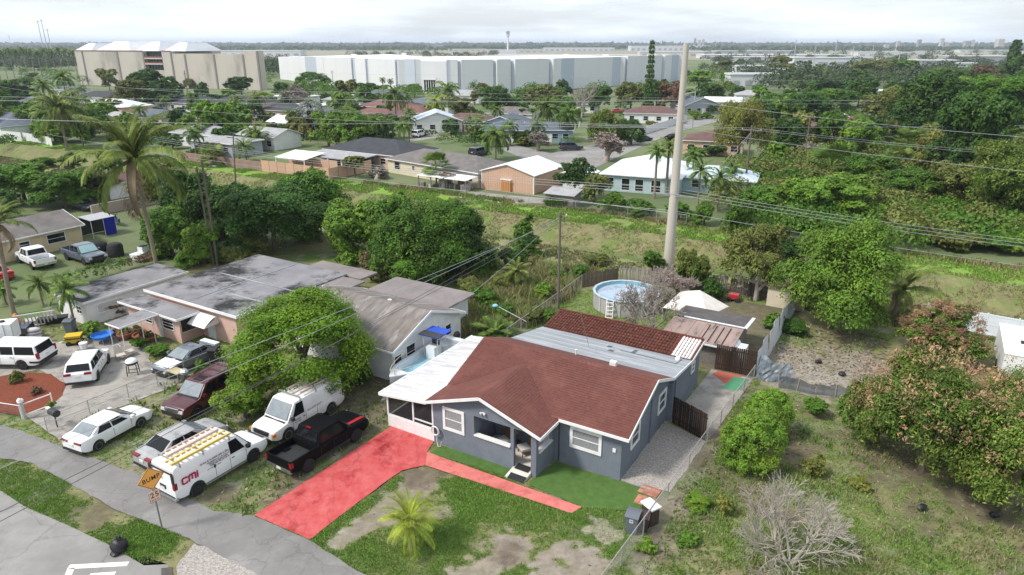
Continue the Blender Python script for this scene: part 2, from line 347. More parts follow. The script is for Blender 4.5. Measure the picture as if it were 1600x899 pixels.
def attr_mat(name, rough=.95, fine=18.0, amt=.35, bump=.35):
    if name in MC: return MC[name]
    m = bpy.data.materials.new(name); m.use_nodes = True; MC[name] = m
    t = m.node_tree; n = t.nodes; l = t.links; b = n['Principled BSDF']; b.inputs['Roughness'].default_value = rough; b.inputs['Specular IOR Level'].default_value = .15
    at_ = n.new('ShaderNodeAttribute'); at_.attribute_name = 'col'
    g = n.new('ShaderNodeNewGeometry'); no = n.new('ShaderNodeTexNoise'); no.inputs['Scale'].default_value = fine * .1; no.inputs['Detail'].default_value = 11; no.inputs['Roughness'].default_value = .8
    l.new(g.outputs['Position'], no.inputs['Vector'])
    r = n.new('ShaderNodeMapRange'); r.inputs['From Min'].default_value = .3; r.inputs['From Max'].default_value = .7; r.inputs['To Min'].default_value = 1 - amt; r.inputs['To Max'].default_value = 1 + amt
    l.new(no.outputs['Fac'], r.inputs['Value'])
    mu = n.new('ShaderNodeMix'); mu.data_type = 'RGBA'; mu.blend_type = 'MULTIPLY'; mu.inputs['Factor'].default_value = 1
    l.new(at_.outputs['Color'], mu.inputs['A']); l.new(r.outputs['Result'], mu.inputs['B']); l.new(mu.outputs['Result'], b.inputs['Base Color'])
    bu = n.new('ShaderNodeBump'); bu.inputs['Strength'].default_value = bump; bu.inputs['Distance'].default_value = .08; l.new(no.outputs['Fac'], bu.inputs['Height']); l.new(bu.outputs[0], b.inputs['Normal'])
    return m
def set_col(me, col):
    c = np.ones((len(col), 4), np.float32); c[:, :3] = np.clip(col, 0, 1)
    a = me.color_attributes.new('col', 'FLOAT_COLOR', 'POINT'); a.data.foreach_set('color', c.ravel())
def lotnp(a, b, z): return np.stack([LX + a * CA - b * SA, LY + a * SA + b * CA, z], 1)
def gridmesh(name, a0, a1, b0, b1, st, zf, cf, m):
    na, nb = int((a1 - a0) / st) + 1, int((b1 - b0) / st) + 1
    A_, B_ = np.meshgrid(np.linspace(a0, a1, na), np.linspace(b0, b1, nb)); A_ = A_.ravel(); B_ = B_.ravel()
    v = lotnp(A_, B_, zf(A_, B_)); i = np.arange(na * nb).reshape(nb, na)
    f = np.stack([i[:-1, :-1], i[:-1, 1:], i[1:, 1:], i[1:, :-1]], -1).reshape(-1, 4)
    me = npmesh(name, v, f, m, True); set_col(me, cf(A_, B_)); return me
GM = attr_mat('ground_mix')
PAVED = [LANE, DRIVE, WALK, TURF1, TURF2, GRAVEL, PAD, YARD, APRON, STREET, MULCH]
def near_z(a, b):
    z = .05 * (fbm(a, b, 2.5, 4) - .5) + .02 * (fbm(a, b, .6, 6, 2) - .5)
    pv = np.zeros(np.shape(a), bool)
    for p in PAVED: pv |= inpoly(a, b, p)
    z = np.where(pv, -.05, z)
    e = sstep(30, 33, b) * (1 - 0)
    return z * (1 - e) - .0 * e
link('ground', gridmesh('ground', -62, 30, -26, 36, .2, near_z, lambda a, b: ground_colour(a, b)[0], GM))['kind'] = 'structure'
def canal_z(a, b):
    w = (fbm(a, b, 6, 11) - .5) * 1.6
    bb = b + w * .5
    z = -1.9 * sstep(43.6, 47.2, bb) * (1 - sstep(50.5, 57.2, bb)) + (fbm(a, b, 1.4, 12) - .5) * .22 * (.4 + sstep(43, 46, b) * (1 - sstep(55, 58, b)))
    return z * sstep(36, 37, b) * (1 - sstep(63, 64.5, b))
def canal_col(a, b):
    n1 = fbm(a, b, 5, 13); n2 = fbm(a, b, 1.3, 14); bb = b + (fbm(a, b, 6, 11) - .5) * .8 + (n2 - .5) * 1.2
    g = np.clip(.62 + (n1 - .5) * 1.5 + (n2 - .5) * 1.0, 0, 1)
    col = DRY[None] * (1 - g[:, None]) * 1.05 + GREEN[None] * 1.25 * g[:, None]
    slope = sstep(44, 45.5, bb) * (1 - sstep(56.2, 57.6, bb)); wk = slope * np.clip(.75 + (n2 - .5) * 1.5, 0, 1)
    weeds = np.clip((fbm(a, b, 2.0, 15) - .42) * 4, 0, 1)[:, None]
    sc = np.array((.175, .16, .08))[None] * (1 - weeds) + np.array((.11, .16, .04))[None] * weeds
    col = col * (1 - wk[:, None]) + sc * wk[:, None]
    low = sstep(45.5, 46.8, bb) * (1 - sstep(49.5, 52, bb)) * np.clip((n1 - .35) * 4, 0, 1); low = low[:, None]
    col = col * (1 - low) + np.array((.07, .12, .03))[None] * low
    br = sstep(57, 58.3, bb) * (1 - sstep(62.2, 63.4, bb)) * np.clip((fbm(a, b, 9, 17) - .2) * 4, 0, 1); br = br[:, None] * .95
    col = col * (1 - br) + np.array((.165, .28, .04))[None] * br
    pth = sstep(37.5, 39, bb) * (1 - sstep(42.8, 44, bb)) * np.clip((n1 - .25) * 4, 0, 1); pth = pth[:, None] * .8
    col = col * (1 - pth) + np.array((.25, .235, .12))[None] * pth
    return col * (.82 + .36 * fbm(a, b, .7, 18, 2))[:, None]
link('canal_ditch', gridmesh('canal_ditch', -240, 75, 36, 64.5, .55, canal_z, canal_col, GM))['kind'] = 'structure'
FAR = mat('far_ground', (.10, .15, .05), (.19, .19, .11), rough=1, scale=.03, coord='World', c3=(.085, .115, .05), s3=.011, lo3=.45, hi3=.6, detail=10, bump=.3, bscale=.6)
mb = MB(); ga = [-14000, -240, -62, 30, 75, 14000]; gb = [-600, -26, 36, 64.5, 15000]
vs = [lot(a, b, -.02) for b in gb for a in ga]; fs = []
for j in range(4):
    for i in range(5):
        if (j == 2 and 1 <= i <= 3) or (j == 1 and i == 2): continue
        fs.append((j * 6 + i, j * 6 + i + 1, j * 6 + 7 + i, j * 6 + 6 + i))
mb.add(vs, fs); mb.obj('terrain', FAR)['kind'] = 'structure'
# ---------------------------------------------------------------- paving
ASPH = mat('asphalt', (.255, .245, .232), (.195, .188, .178), rough=.9, scale=.45, coord='World', c3=(.31, .298, .283), s3=.16, lo3=.48, hi3=.66, crack=.22, bump=.15, bscale=25, detail=12)
LANEM = mat('lane_asphalt', (.215, .208, .20), (.145, .14, .135), rough=.9, scale=.6, coord='World', c3=(.265, .256, .243), s3=.3, lo3=.5, hi3=.66, crack=.4, bump=.2, bscale=25, detail=12)
CONC = mat('yard_concrete', (.35, .325, .29), (.265, .245, .22), rough=.9, scale=.7, coord='World', c3=(.17, .155, .14), s3=.45, lo3=.5, hi3=.64, crack=.3, bump=.12, bscale=18, detail=12)
REDC = mat('red_paint', (.43, .055, .055), (.52, .12, .115), rough=.6, scale=1.6, coord='World', c3=(.29, .016, .018), s3=.42, lo3=.55, hi3=.66, crack=.24, stretch=(1, .8, 1), bump=.08, bscale=14, detail=10)
PINKC = mat('pink_paint', (.60, .19, .165), (.52, .135, .12), rough=.7, scale=1.4, coord='World', c3=(.42, .10, .09), s3=.9, lo3=.5, hi3=.66, crack=.5, bump=.08, bscale=14, detail=10)
GRAVM = mat('pale_gravel', (.44, .40, .365), (.22, .20, .18), rough=1, scale=9, coord='World', bump=.7, bscale=16, detail=12, lo=.38, hi=.62)
TURFM = mat('turf_mat', (.06, .12, .026), (.095, .175, .04), rough=1, scale=2.2, coord='World', bump=.6, bscale=60, detail=12)
MULM = mat('red_mulch', (.22, .06, .03), (.11, .03, .018), rough=1, scale=6, coord='World', bump=.9, bscale=16, detail=10)
WHITE = mat('white_paint', (.78, .78, .77), (.66, .66, .65), rough=.6, scale=3)
def flat(name, poly, z, m, kind='structure', wob=0.0, st=.35):
    pts = []
    for i in range(len(poly)):
        p, q = poly[i], poly[(i + 1) % len(poly)]; k = max(1, int(math.hypot(q[0] - p[0], q[1] - p[1]) / st)) if wob else 1
        k = min(k, 400)
        for j in range(k):
            a, b = p[0] + (q[0] - p[0]) * j / k, p[1] + (q[1] - p[1]) * j / k
            w = (fbm(np.array([a]), np.array([b]), .9, 21)[0] - .5) * wob * 2 if j else 0
            dx, dy = q[1] - p[1], p[0] - q[0]; L = math.hypot(dx, dy) or 1
            pts.append(lot(a + dx / L * w, b + dy / L * w, z))
    import bmesh
    bm = bmesh.new(); f = bm.faces.new([bm.verts.new(p) for p in pts]); bmesh.ops.triangulate(bm, faces=[f])
    if sum(x.normal.z for x in bm.faces) < 0: bmesh.ops.reverse_faces(bm, faces=list(bm.faces))
    me = bpy.data.meshes.new(name); bm.to_mesh(me); bm.free(); me.materials.append(m)
    o = link(name, me); o['kind'] = kind; return o
flat('street', STREET, .012, ASPH)
flat('gravel_apron', APRON, .020, GRAVM, wob=.25)
flat('lane', LANE, .026, LANEM, wob=.14)
flat('driveway', DRIVE, .045, REDC, wob=.05)
flat('walkway', WALK, .040, PINKC, wob=.025)
flat('lawn_strip', TURF1, .030, TURFM); flat('lawn', TURF2, .031, TURFM)
flat('gravel_path', GRAVEL, .022, GRAVM, wob=.1)
flat('side_pavement', PAD, .026, CONC)
flat('yard_pavement', YARD, .022, CONC, wob=.12)
flat('mulch_bed', MULCH, .040, MULM, wob=.15)
PGRN = mat('green_pad', (.06, .22, .11), (.09, .26, .15), rough=.8, scale=2); PRED = mat('red_pad', (.45, .12, .08), (.36, .10, .07), rough=.8, scale=2)
flat('painted_pavement', PX((1139, 604), (1160, 588), (1122, 580), (1112, 585)), .034, PRED, wob=.08)
flat('painted_pavement', PX((1128, 607), (1152, 612), (1171, 594), (1147, 589)), .038, PGRN, wob=.06)
mb = MB(); z = .018
def stripe(mb, p, q, w):
    p, q = at(*p, z), at(*q, z); d = (q - p).normalized(); n = Vector((-d.y, d.x, 0)) * w / 2
    mb.sheet([p - n, q - n, q + n, p + n])
stripe(mb, (107, 886), (200, 881), .32); stripe(mb, (111, 888), (100, 915), .34); stripe(mb, (140, 899), (180, 896), .25); stripe(mb, (144, 901), (135, 920), .3)
o = mb.obj('road_marking', WHITE); o['kind'] = 'structure'
mb = MB(); p = [at(*q, .03) for q in ((252, 888), (269, 886), (270, 905), (252, 907))]; mb.sheet(p[::-1]); o = mb.obj('road_patch', mat('tar', (.10, .09, .08), rough=.9)); o['kind'] = 'structure'
# ---------------------------------------------------------------- grass
def blades(name, a, b, h, w, col, nb=4, lean=.6, seed=1, zf=None, m=None):
    r = np.random.default_rng(seed); n = len(a)
    a = np.repeat(a, nb) + r.normal(0, 1, n * nb) * np.repeat(h, nb) * .45; b = np.repeat(b, nb) + r.normal(0, 1, n * nb) * np.repeat(h, nb) * .45
    hh = np.repeat(h, nb) * r.uniform(.55, 1.25, n * nb); ww = np.repeat(w, nb) * r.uniform(.7, 1.3, n * nb)
    z0 = zf(a, b) if zf is not None else np.zeros(n * nb)
    t = r.uniform(0, 2 * np.pi, n * nb); l = r.uniform(.2, 1, n * nb) * lean * hh; lt = r.uniform(0, 2 * np.pi, n * nb)
    base = lotnp(a, b, z0 - .02); dx = np.stack([np.cos(t) * ww, np.sin(t) * ww, np.zeros_like(t)], 1)
    tip = base + np.stack([np.cos(lt) * l, np.sin(lt) * l, hh], 1)
    mid = base + np.stack([np.cos(lt) * l * .3, np.sin(lt) * l * .3, hh * .6], 1)
    v = np.stack([base - dx, base + dx, mid + dx * .8, tip, mid - dx * .8], 1).reshape(-1, 3)
    k = np.arange(n * nb)[:, None] * 5; f = np.concatenate([k + np.array([[0, 1, 2]]), k + np.array([[0, 2, 4]]), k + np.array([[4, 2, 3]])], 0)
    me = npmesh(name, v, f, m or GB); c = np.repeat(col, nb, 0) * r.uniform(.7, 1.35, (n * nb, 1)); set_col(me, np.repeat(c, 5, 0)); return me
GB = attr_mat('grass_blade', rough=.7, fine=30, amt=.15, bump=0)
def pick(a0, a1, b0, b1, n, seed):
    r = np.random.default_rng(seed); a = r.uniform(a0, a1, n); b = r.uniform(b0, b1, n); keep = np.ones(n, bool)
    for p in PAVED: keep &= ~inpoly(a, b, p)
    keep &= ~((a > -12.8) & (a < .4) & (b > -2.6) & (b < 17.2))
    return a[keep], b[keep], r
def inview(a, b, m=40, far=90):
    p = lotnp(a, b, np.zeros_like(a)); y = p[:, 1]; d = y * CP + CAMH * SP; u = 800 + FPX * p[:, 0] / d; v = 449.5 + FPX * (CAMH * CP - y * SP) / d
    return (u > -m) & (u < 1600 + m) & (v < 899 + m) & (v > 0) & (d < far)
def grassfield(name, a0, a1, b0, b1, n, hf, w, seed, thr=.18, lab=None, nb=4, boost=1.3):
    a, b, r = pick(a0, a1, b0, b1, n, seed); k = inview(a, b); a, b = a[k], b[k]; col, veg = ground_colour(a, b)
    keep = veg > thr + r.uniform(0, .45, len(a)); a, b, col, veg = a[keep], b[keep], col[keep], veg[keep]
    h = hf * (.45 + .75 * veg) * (.5 + fbm(a, b, 1.2, 31)); tint = np.array((.135, .215, .045))[None] * .55 + col * .55
    o = link(name, blades(name, a, b, h, np.full(len(a), w), tint * boost, nb=nb, seed=seed, zf=lambda x, y: near_z(x, y))); o['kind'] = 'stuff'; return o
grassfield('lawn_grass', -16.5, 3.2, -15, 0, 95000, .10, .018, 41, thr=.03)
grassfield('verge_grass', -62, -16.5, -21.5, -16.8, 60000, .11, .018, 42)
grassfield('parking_grass', -48, -16.4, -16.6, 2, 42000, .10, .02, 43)
grassfield('field_grass', 2.9, 30, -16, 22, 120000, .14, .02, 44, thr=.05)
grassfield('backyard_grass', -17, 30, 14, 36, 16000, .14, .03, 45, thr=.1, nb=3)
a, b, r = pick(-62, -16.5, 2, 36, 9000, 46); 
# ================================================================ vegetation library
BARK = mat('bark', (.16, .125, .095), (.09, .07, .055), rough=.95, scale=6, bump=.6, stretch=(1, 1, .25))
PALMBARK = mat('palm_bark', (.27, .225, .175), (.17, .14, .11), rough=.95, scale=5, bump=.5, stretch=(.3, .3, 3))
DEADWOOD = mat('dead_wood', (.40, .36, .31), (.27, .24, .21), rough=.95, scale=6)
TWIG = mat('twig_grey', (.33, .29, .25), (.24, .205, .175), rough=.95, scale=6)
PINKTWIG = mat('twig_pink', (.36, .29, .255), (.28, .225, .195), rough=.95, scale=6)
LM = {
 'dark': leafmat('leaf_dark', (.030, .078, .012), (.065, .14, .020)),
 'mid': leafmat('leaf_mid', (.055, .135, .012), (.11, .215, .024)),
 'bright': leafmat('leaf_bright', (.10, .205, .018), (.18, .30, .035)),
 'lime': leafmat('leaf_lime', (.12, .25, .02), (.18, .32, .03)),
 'olive': leafmat('leaf_olive', (.11, .135, .028), (.18, .20, .05)),
 'yellow': leafmat('leaf_yellow', (.150, .170, .030), (.210, .220, .050)),
 'grey': leafmat('leaf_grey', (.27, .30, .27), (.38, .40, .36), trans=.1),
 'ficus': leafmat('leaf_ficus', (.085, .175, .010), (.16, .28, .018), trans=.3),
 'mango': leafmat('leaf_mango', (.055, .115, .014), (.12, .20, .026), c3=(.24, .27, .06), f3=.82),
 'brown': leafmat('leaf_brown', (.15, .085, .05), (.22, .14, .08)),
 'blossom': leafmat('blossom', (.34, .20, .11), (.44, .30, .17), trans=.3),
 'gold': leafmat('blossom_gold', (.30, .24, .07), (.40, .30, .10), trans=.3),
 'palm': leafmat('frond_green', (.075, .15, .022), (.15, .23, .042)),
 'palmy': leafmat('frond_yellow', (.22, .32, .035), (.34, .40, .06), trans=.35),
 'coco': leafmat('frond_coco', (.11, .165, .03), (.22, .27, .06)),
 'deadfrond': leafmat('frond_dead', (.28, .20, .12), (.36, .27, .17)),
 'straw': leafmat('straw', (.26, .22, .12), (.34, .29, .17)),
 'hill': leafmat('leaf_far', (.040, .070, .026), (.075, .105, .042), trans=.15),
}
def leaf_cloud(blobs, n, size, seed, aspect=.5, sub=.34, nsub=14, shell=.72, up=.5, droop=0.0, jit=.6, spike=False):
    r = np.random.default_rng(seed); bl = np.array(blobs, float); vol = (bl[:, 3] * bl[:, 4] * bl[:, 5]) ** .67; pr = vol / vol.sum()
    sc, sr, so = [], [], []
    for q in bl:
        d = r.normal(0, 1, (nsub, 3)); d /= np.linalg.norm(d, axis=1)[:, None]; d[:, 2] = np.where(d[:, 2] < -.55, -d[:, 2], d[:, 2])
        rad = r.uniform(shell - .12, shell + .16, nsub)[:, None]
        sc.append(q[:3] + d * q[3:6] * rad); sr.append(np.tile(q[3:6] * sub, (nsub, 1)) * r.uniform(.75, 1.3, (nsub, 1))); so.append(np.tile(q[:3], (nsub, 1)))
    sc, sr, so = np.concatenate(sc), np.concatenate(sr), np.concatenate(so); w = np.repeat(pr, nsub); w /= w.sum()
    k = r.choice(len(sc), n, p=w); d = r.normal(0, 1, (n, 3)); d /= np.linalg.norm(d, axis=1)[:, None]
    d[:, 2] = np.where((d[:, 2] < -.3) & (r.uniform(0, 1, n) < .6), -d[:, 2], d[:, 2])
    rad = r.uniform(.55, 1.08, n)[:, None]; c = sc[k] + d * sr[k] * rad
    out = c - so[k]; out /= np.linalg.norm(out, axis=1)[:, None] + 1e-6
    nrm = d * .75 + out * .35 + np.array([0, 0, up]) + r.normal(0, jit, (n, 3)) * .6; nrm /= np.linalg.norm(nrm, axis=1)[:, None]
    t = r.normal(0, 1, (n, 3)) + np.array([0, 0, -droop * 2]); 
    if spike: t = np.array([0, 0, 1.2]) + out * .8 + r.normal(0, .35, (n, 3)); nrm = r.normal(0, 1, (n, 3))
    t -= nrm * (t * nrm).sum(1)[:, None]; t /= np.linalg.norm(t, axis=1)[:, None] + 1e-6; b = np.cross(nrm, t)
    s = (size * r.uniform(.6, 1.35, n))[:, None]
    v = np.stack([c - t * s * .5, c - b * s * aspect * .5 + t * s * .08, c + t * s * .5 - nrm * s * .12, c + b * s * aspect * .5 + t * s * .08], 1).reshape(-1, 3)
    f = np.arange(n)[:, None] * 4 + np.array([[0, 1, 2, 3]]); return v, f
CROWN = {}
def crown_mesh(shape, dens, var):
    k = (shape, dens, var)
    if k in CROWN: return CROWN[k]
    r = random.Random(var * 31 + len(shape) * 7 + len(dens)); bl = []
    N = {'big': 46000, 'near': 24000, 'mid': 9000, 'far': 2200, 'vfar': 520}[dens]; S = {'big': .05, 'near': .085, 'mid': .125, 'far': .25, 'vfar': .46}[dens]; kw = dict(nsub={'big': 70, 'near': 40, 'mid': 24, 'far': 16, 'vfar': 9}[dens], sub=.30)
    if shape == 'round':
        bl.append((0, 0, 1.05, .72, .72, .72))
        for i in range(8):
            t = i * 2.4 + r.random(); q = r.uniform(.34, .62); z = r.uniform(.55, 1.45); R = r.uniform(.32, .48); bl.append((q * math.cos(t), q * math.sin(t), z, R, R, R * .9))
    elif shape == 'loose':
        bl.append((0, 0, .85, .62, .62, .75))
        for i in range(15):
            t = i * 2.4 + r.random(); q = r.uniform(.3, .78); z = r.uniform(.2, 1.62) if i > 1 else 1.55; q *= 1.12 - .35 * abs(z - .7); R = r.uniform(.26, .44); bl.append((q * math.cos(t), q * math.sin(t), z, R, R, R * .85))
        kw['shell'] = .76; kw['sub'] = .32
    elif shape == 'dome':
        bl.append((0, 0, .75, .92, .92, 1.05))
        for i in range(20):
            t = i * 2.4 + r.random() * .5; e = r.uniform(-.45, 1.35); q = .72 * math.cos(e); z = .75 + .9 * math.sin(e); R = r.uniform(.22, .34); bl.append((q * math.cos(t), q * math.sin(t), z, R, R, R * 1.05))
        kw['shell'] = .84; kw['sub'] = .22; kw['droop'] = .5; S *= .75; N = int(N * 1.9); kw['nsub'] = kw['nsub'] * 2
    elif shape == 'mango':
        bl.append((0, 0, .85, .80, .80, .85))
        for i in range(14):
            t = i * 2.4 + r.random() * .6; q = r.uniform(.45, .72); z = r.uniform(.35, 1.5) ; q *= (1.15 - .35 * abs(z - .7)); R = r.uniform(.25, .38); bl.append((q * math.cos(t), q * math.sin(t), z, R, R, R))
        kw['sub'] = .26; kw['droop'] = .45; kw['aspect'] = .36; S *= 1.1
    elif shape == 'column':
        for i in range(9):
            z = i * .23 + .1; R = .55 * (1 - (z / 2.1) ** 2.2) + .16; bl.append((r.uniform(-.2, .2), r.uniform(-.2, .2), z, R, R, .28))
    elif shape == 'shrub':
        for i in range(9):
            t = i * 2.4 + r.random(); q = r.uniform(0, .6); R = r.uniform(.36, .55); bl.append((q * math.cos(t), q * math.sin(t), r.uniform(.3, 1.35), R, R, R * 1.1))
    elif shape == 'willow':
        bl.append((0, 0, 1.1, .7, .7, .7))
        for i in range(10):
            t = i * 2.4 + r.random(); q = r.uniform(.3, .65); bl.append((q * math.cos(t), q * math.sin(t), r.uniform(.5, 1.45), .36, .36, .45))
        kw['aspect'] = .2; kw['droop'] = 1.0; S *= 1.15; N = int(N * 1.2); kw['sub'] = .42
    elif shape == 'norfolk':
        for i in range(15):
            z = i * .135 + .02; R = .62 * (1 - z / 2.25) + .22
            for j in range(5):
                t = j * 1.2566 + i * .6; q = R * .62; bl.append((q * math.cos(t), q * math.sin(t), z, R * .42, R * .42, .045))
        kw['nsub'] = 5; kw['sub'] = .5
    elif shape == 'spread':
        for i in range(12):
            t = i * 2.4; q = r.uniform(.1, .75); R = r.uniform(.24, .36); bl.append((q * math.cos(t), q * math.sin(t), r.uniform(.9, 1.75) - q * .3, R, R, R * .55))
    v, f = leaf_cloud(bl, N, S, var * 101 + len(shape) * 7 + N, **kw)
    CROWN[k] = npmesh('crown', v, f, None); CROWN[k, 'bl'] = bl; return CROWN[k]
TRUNK = {}
def trunk_mesh(var):
    if var in TRUNK: return TRUNK[var]
    r = random.Random(var + 5); mb = MB()
    mb.tube([(0, 0, -.1), (r.uniform(-.05, .05), 0, .5), (r.uniform(-.1, .1), r.uniform(-.1, .1), 1.0)], [.16, .12, .10], 7)
    for i in range(5):
        t = i * 1.26 + r.random() * .5; mb.tube([(0, 0, .7 + .05 * i), (.25 * math.cos(t), .25 * math.sin(t), 1.15), (.62 * math.cos(t), .62 * math.sin(t), 1.75)], [.075, .05, .015], 5)
    TRUNK[var] = mb.mesh('trunk', BARK, 40); return TRUNK[var]
def hgt(px, pyb, pyt, z0=0.0):
    p = at(px, pyb, z0); v = (pyt - 449.5) / FPX; y = p.y
    return CAMH - y * (v * CP + SP) / (CP - v * SP)
def depth(p): return p[1] * CP + (CAMH - p[2]) * SP
TREES = []
def tree(px, pyb, pyt, wpx, style, shape, label, name='tree', cat='tree', group=None, bare=.22, dens=None, bloom=None, bl_n=0, var=None, p=None, h=None, w=None):
    p = at(px, pyb) if p is None else p; d = depth(p); h = hgt(px, pyb, pyt) if h is None else h; w = wpx * d / FPX if w is None else w
    tr = random.Random(int(px * 13 + pyb * 7)); var = tr.randrange(3) if var is None else var
    dens = dens or ('big' if wpx > 145 else 'near' if wpx > 82 else 'mid' if wpx > 46 else 'far' if wpx > 18 else 'vfar')
    o = empty(name, p, tr.uniform(0, 6.28), label, cat, group)
    if shape != 'shrub' or h > 3:
        t = link('trunk', trunk_mesh(var), o); t.scale = (min(w * .25, 2.4), min(w * .25, 2.4), h * .42)
    c = link('crown', crown_mesh(shape, dens, var), o, (0, 0, h * bare), mat=LM[style]); c.scale = (w * .46, w * .46, h * (1 - bare) / 2.0)
    if bloom:
        key = (shape, 'bloom', var, bl_n)
        if key not in CROWN:
            bl = [(x, y, z + .04, a * 1.04, b * 1.04, q * 1.04) for x, y, z, a, b, q in CROWN[(shape, dens, var), 'bl']]
            v, f = leaf_cloud(bl, bl_n, .05, 77 + var, aspect=.34, spike=True, sub=.15, nsub=40, shell=.99)
            z = v.reshape(-1, 4, 3).mean(1); keep = (z[:, 2] > .7 + .5 * vnoise(z[:, 0] * 3 + 9, z[:, 1] * 3, 1, 3)); f = f[keep]
            CROWN[key] = npmesh('blossom', v, f, None)
        q = link('blossom', CROWN[key], o, (0, 0, h * bare), mat=LM[bloom]); q.scale = c.scale; q['kind'] = 'stuff'
    return o
# ---------------------------------------------------------------- palms
def frond_np(L, elev, curve, nl, ll, hang, seed, wid=.035, twist=0.0):
    r = np.random.default_rng(seed); n = 12; ang = elev; pts = [np.zeros(3)]; dirs = []
    for i in range(n):
        d = np.array([math.cos(ang), 0, math.sin(ang)]); dirs.append(d); pts.append(pts[-1] + d * L / n); ang -= curve / n * (.5 + 1.0 * i / n)
    pts = np.array(pts); V, Fq = [], []
    k = 0
    for i in range(n):
        w0, w1 = .06 * (1 - i / n) + .012, .06 * (1 - (i + 1) / n) + .012
        V += [pts[i] + (0, -w0, 0), pts[i] + (0, w0, 0), pts[i + 1] + (0, w1, 0), pts[i + 1] + (0, -w1, 0)]; Fq.append((k, k + 1, k + 2, k + 3)); k += 4
    for s in (-1, 1):
        for j in range(nl):
            u = .16 + .84 * (j + .5) / nl; x = u * n; i = min(int(x), n - 1); p = pts[i] + (pts[i + 1] - pts[i]) * (x - i); d = dirs[i]
            l = ll * (math.sin(math.pi * min(1, u * .92 + .08)) ** .55) * r.uniform(.85, 1.1) + .05
            sd = np.array([0, s, 0]); q = sd * .80 + d * .55 + np.array([0, 0, .18 + r.normal(0, .08)]); q /= np.linalg.norm(q)
            dn = np.array([0, 0, -1.0]); m = p + q * l * .5 + dn * hang * l * .12; e = p + q * l * (1 - .25 * hang) + dn * hang * l * .75
            w = np.cross(q, [0, 0, 1]); w = w / (np.linalg.norm(w) + 1e-6) * wid
            V += [p - w * .5, p + w * .5, m + w, m - w, e]; Fq += [(k, k + 1, k + 2, k + 3), (k + 3, k + 2, k + 4, k + 4)]; k += 5
    return np.array(V), np.array(Fq)
def tri4(f):   # degenerate quads -> triangles are not allowed in meshes; split
    q = f[f[:, 2] != f[:, 3]]; t = f[f[:, 2] == f[:, 3]][:, :3]
    return np.concatenate([q[:, [0, 1, 2]], q[:, [0, 2, 3]], t])
FROND = {}
def frond_mesh(kind, i):
    if (kind, i) in FROND: return FROND[kind, i]
    e = [1.25, .95, .62, .25, -.25, -.75][i]
    if kind == 'coco': v, f = frond_np(1, e, 1.35 + .12 * i, 50, .20, .7, 5 + i, wid=.0085)
    elif kind == 'phoenix': v, f = frond_np(1, e, 1.3, 32, .22, .6, 15 + i, wid=.0065)
    else: v, f = frond_np(1, e, 1.7, 26, .20, .6, 25 + i, wid=.014)
    FROND[kind, i] = npmesh('frond', v, tri4(f), None); return FROND[kind, i]
def rotz(v, t): c, s = math.cos(t), math.sin(t); return v @ np.array([[c, s, 0], [-s, c, 0], [0, 0, 1]])
PCROWN = {}
def palm_crown(kind, var):
    if (kind, var) in PCROWN: return PCROWN[kind, var]
    V, F = [], []; k = 0; r = random.Random(var * 3 + len(kind))
    if kind == 'fan':
        for i in range(34):
            t = i * 2.4; e = r.uniform(-.9, 1.2); d = np.array([math.cos(t) * math.cos(e), math.sin(t) * math.cos(e), math.sin(e)]); c = d * r.uniform(.45, .6); s = np.cross(d, [0, 0, 1]); s /= np.linalg.norm(s); u = np.cross(s, d)
            R = r.uniform(.42, .55); nb = 14; base = len(V); 
            for j in range(nb):
                a0 = -1.75 + 3.5 * j / nb; a1 = a0 + 3.5 / nb * .9; am = (a0 + a1) / 2
                p = lambda a, rr: c + d * math.cos(a) * rr + s * math.sin(a) * rr + np.array([0, 0, -.22 * rr * rr / R])
                V += [c, p(a0, R * .6), p(am, R), p(a1, R * .6)]; q = len(V) - 4; F.append((q, q + 1, q + 2, q + 3))
            V += [np.zeros(3) + s * .012, np.zeros(3) - s * .012, c - s * .008, c + s * .008]; q = len(V) - 4; F.append((q, q + 1, q + 2, q + 3))
        v, f = np.array(V), np.array(F)
    else:
        nf = {'coco': 24, 'queen': 22, 'phoenix': 30, 'areca': 20}[kind]; vs, fs = [], []
        for i in range(nf):
            e = 1.3 - 2.0 * (i / nf) ** 1.15; a, b = frond_np(r.uniform(.9, 1.08), e, {'coco': 1.5, 'queen': 1.9, 'phoenix': 1.3, 'areca': 1.2}[kind], 20, .24, .8 if kind != 'phoenix' else .3, i + var * 40, wid=.02)
            vs.append(rotz(a, i * 2.4 + r.uniform(-.2, .2))); fs.append(tri4(b) + k); k += len(a)
        v, f = np.concatenate(vs), np.concatenate(fs)
    PCROWN[kind, var] = npmesh('crown', v, f, None); return PCROWN[kind, var]
def curve_trunk(L, lean, r0, r1, rings=14, n=8):
    mb = MB(); pts = []; rad = []
    for i in range(rings + 1):
        u = i / rings; pts.append((lean[0] * u ** 1.5, lean[1] * u ** 1.5, L * u)); rad.append((r0 + (r1 - r0) * u) * (1.25 if i == 0 else 1) * (1.04 if i % 2 else .97))
    return mb.tube(pts, rad, n)
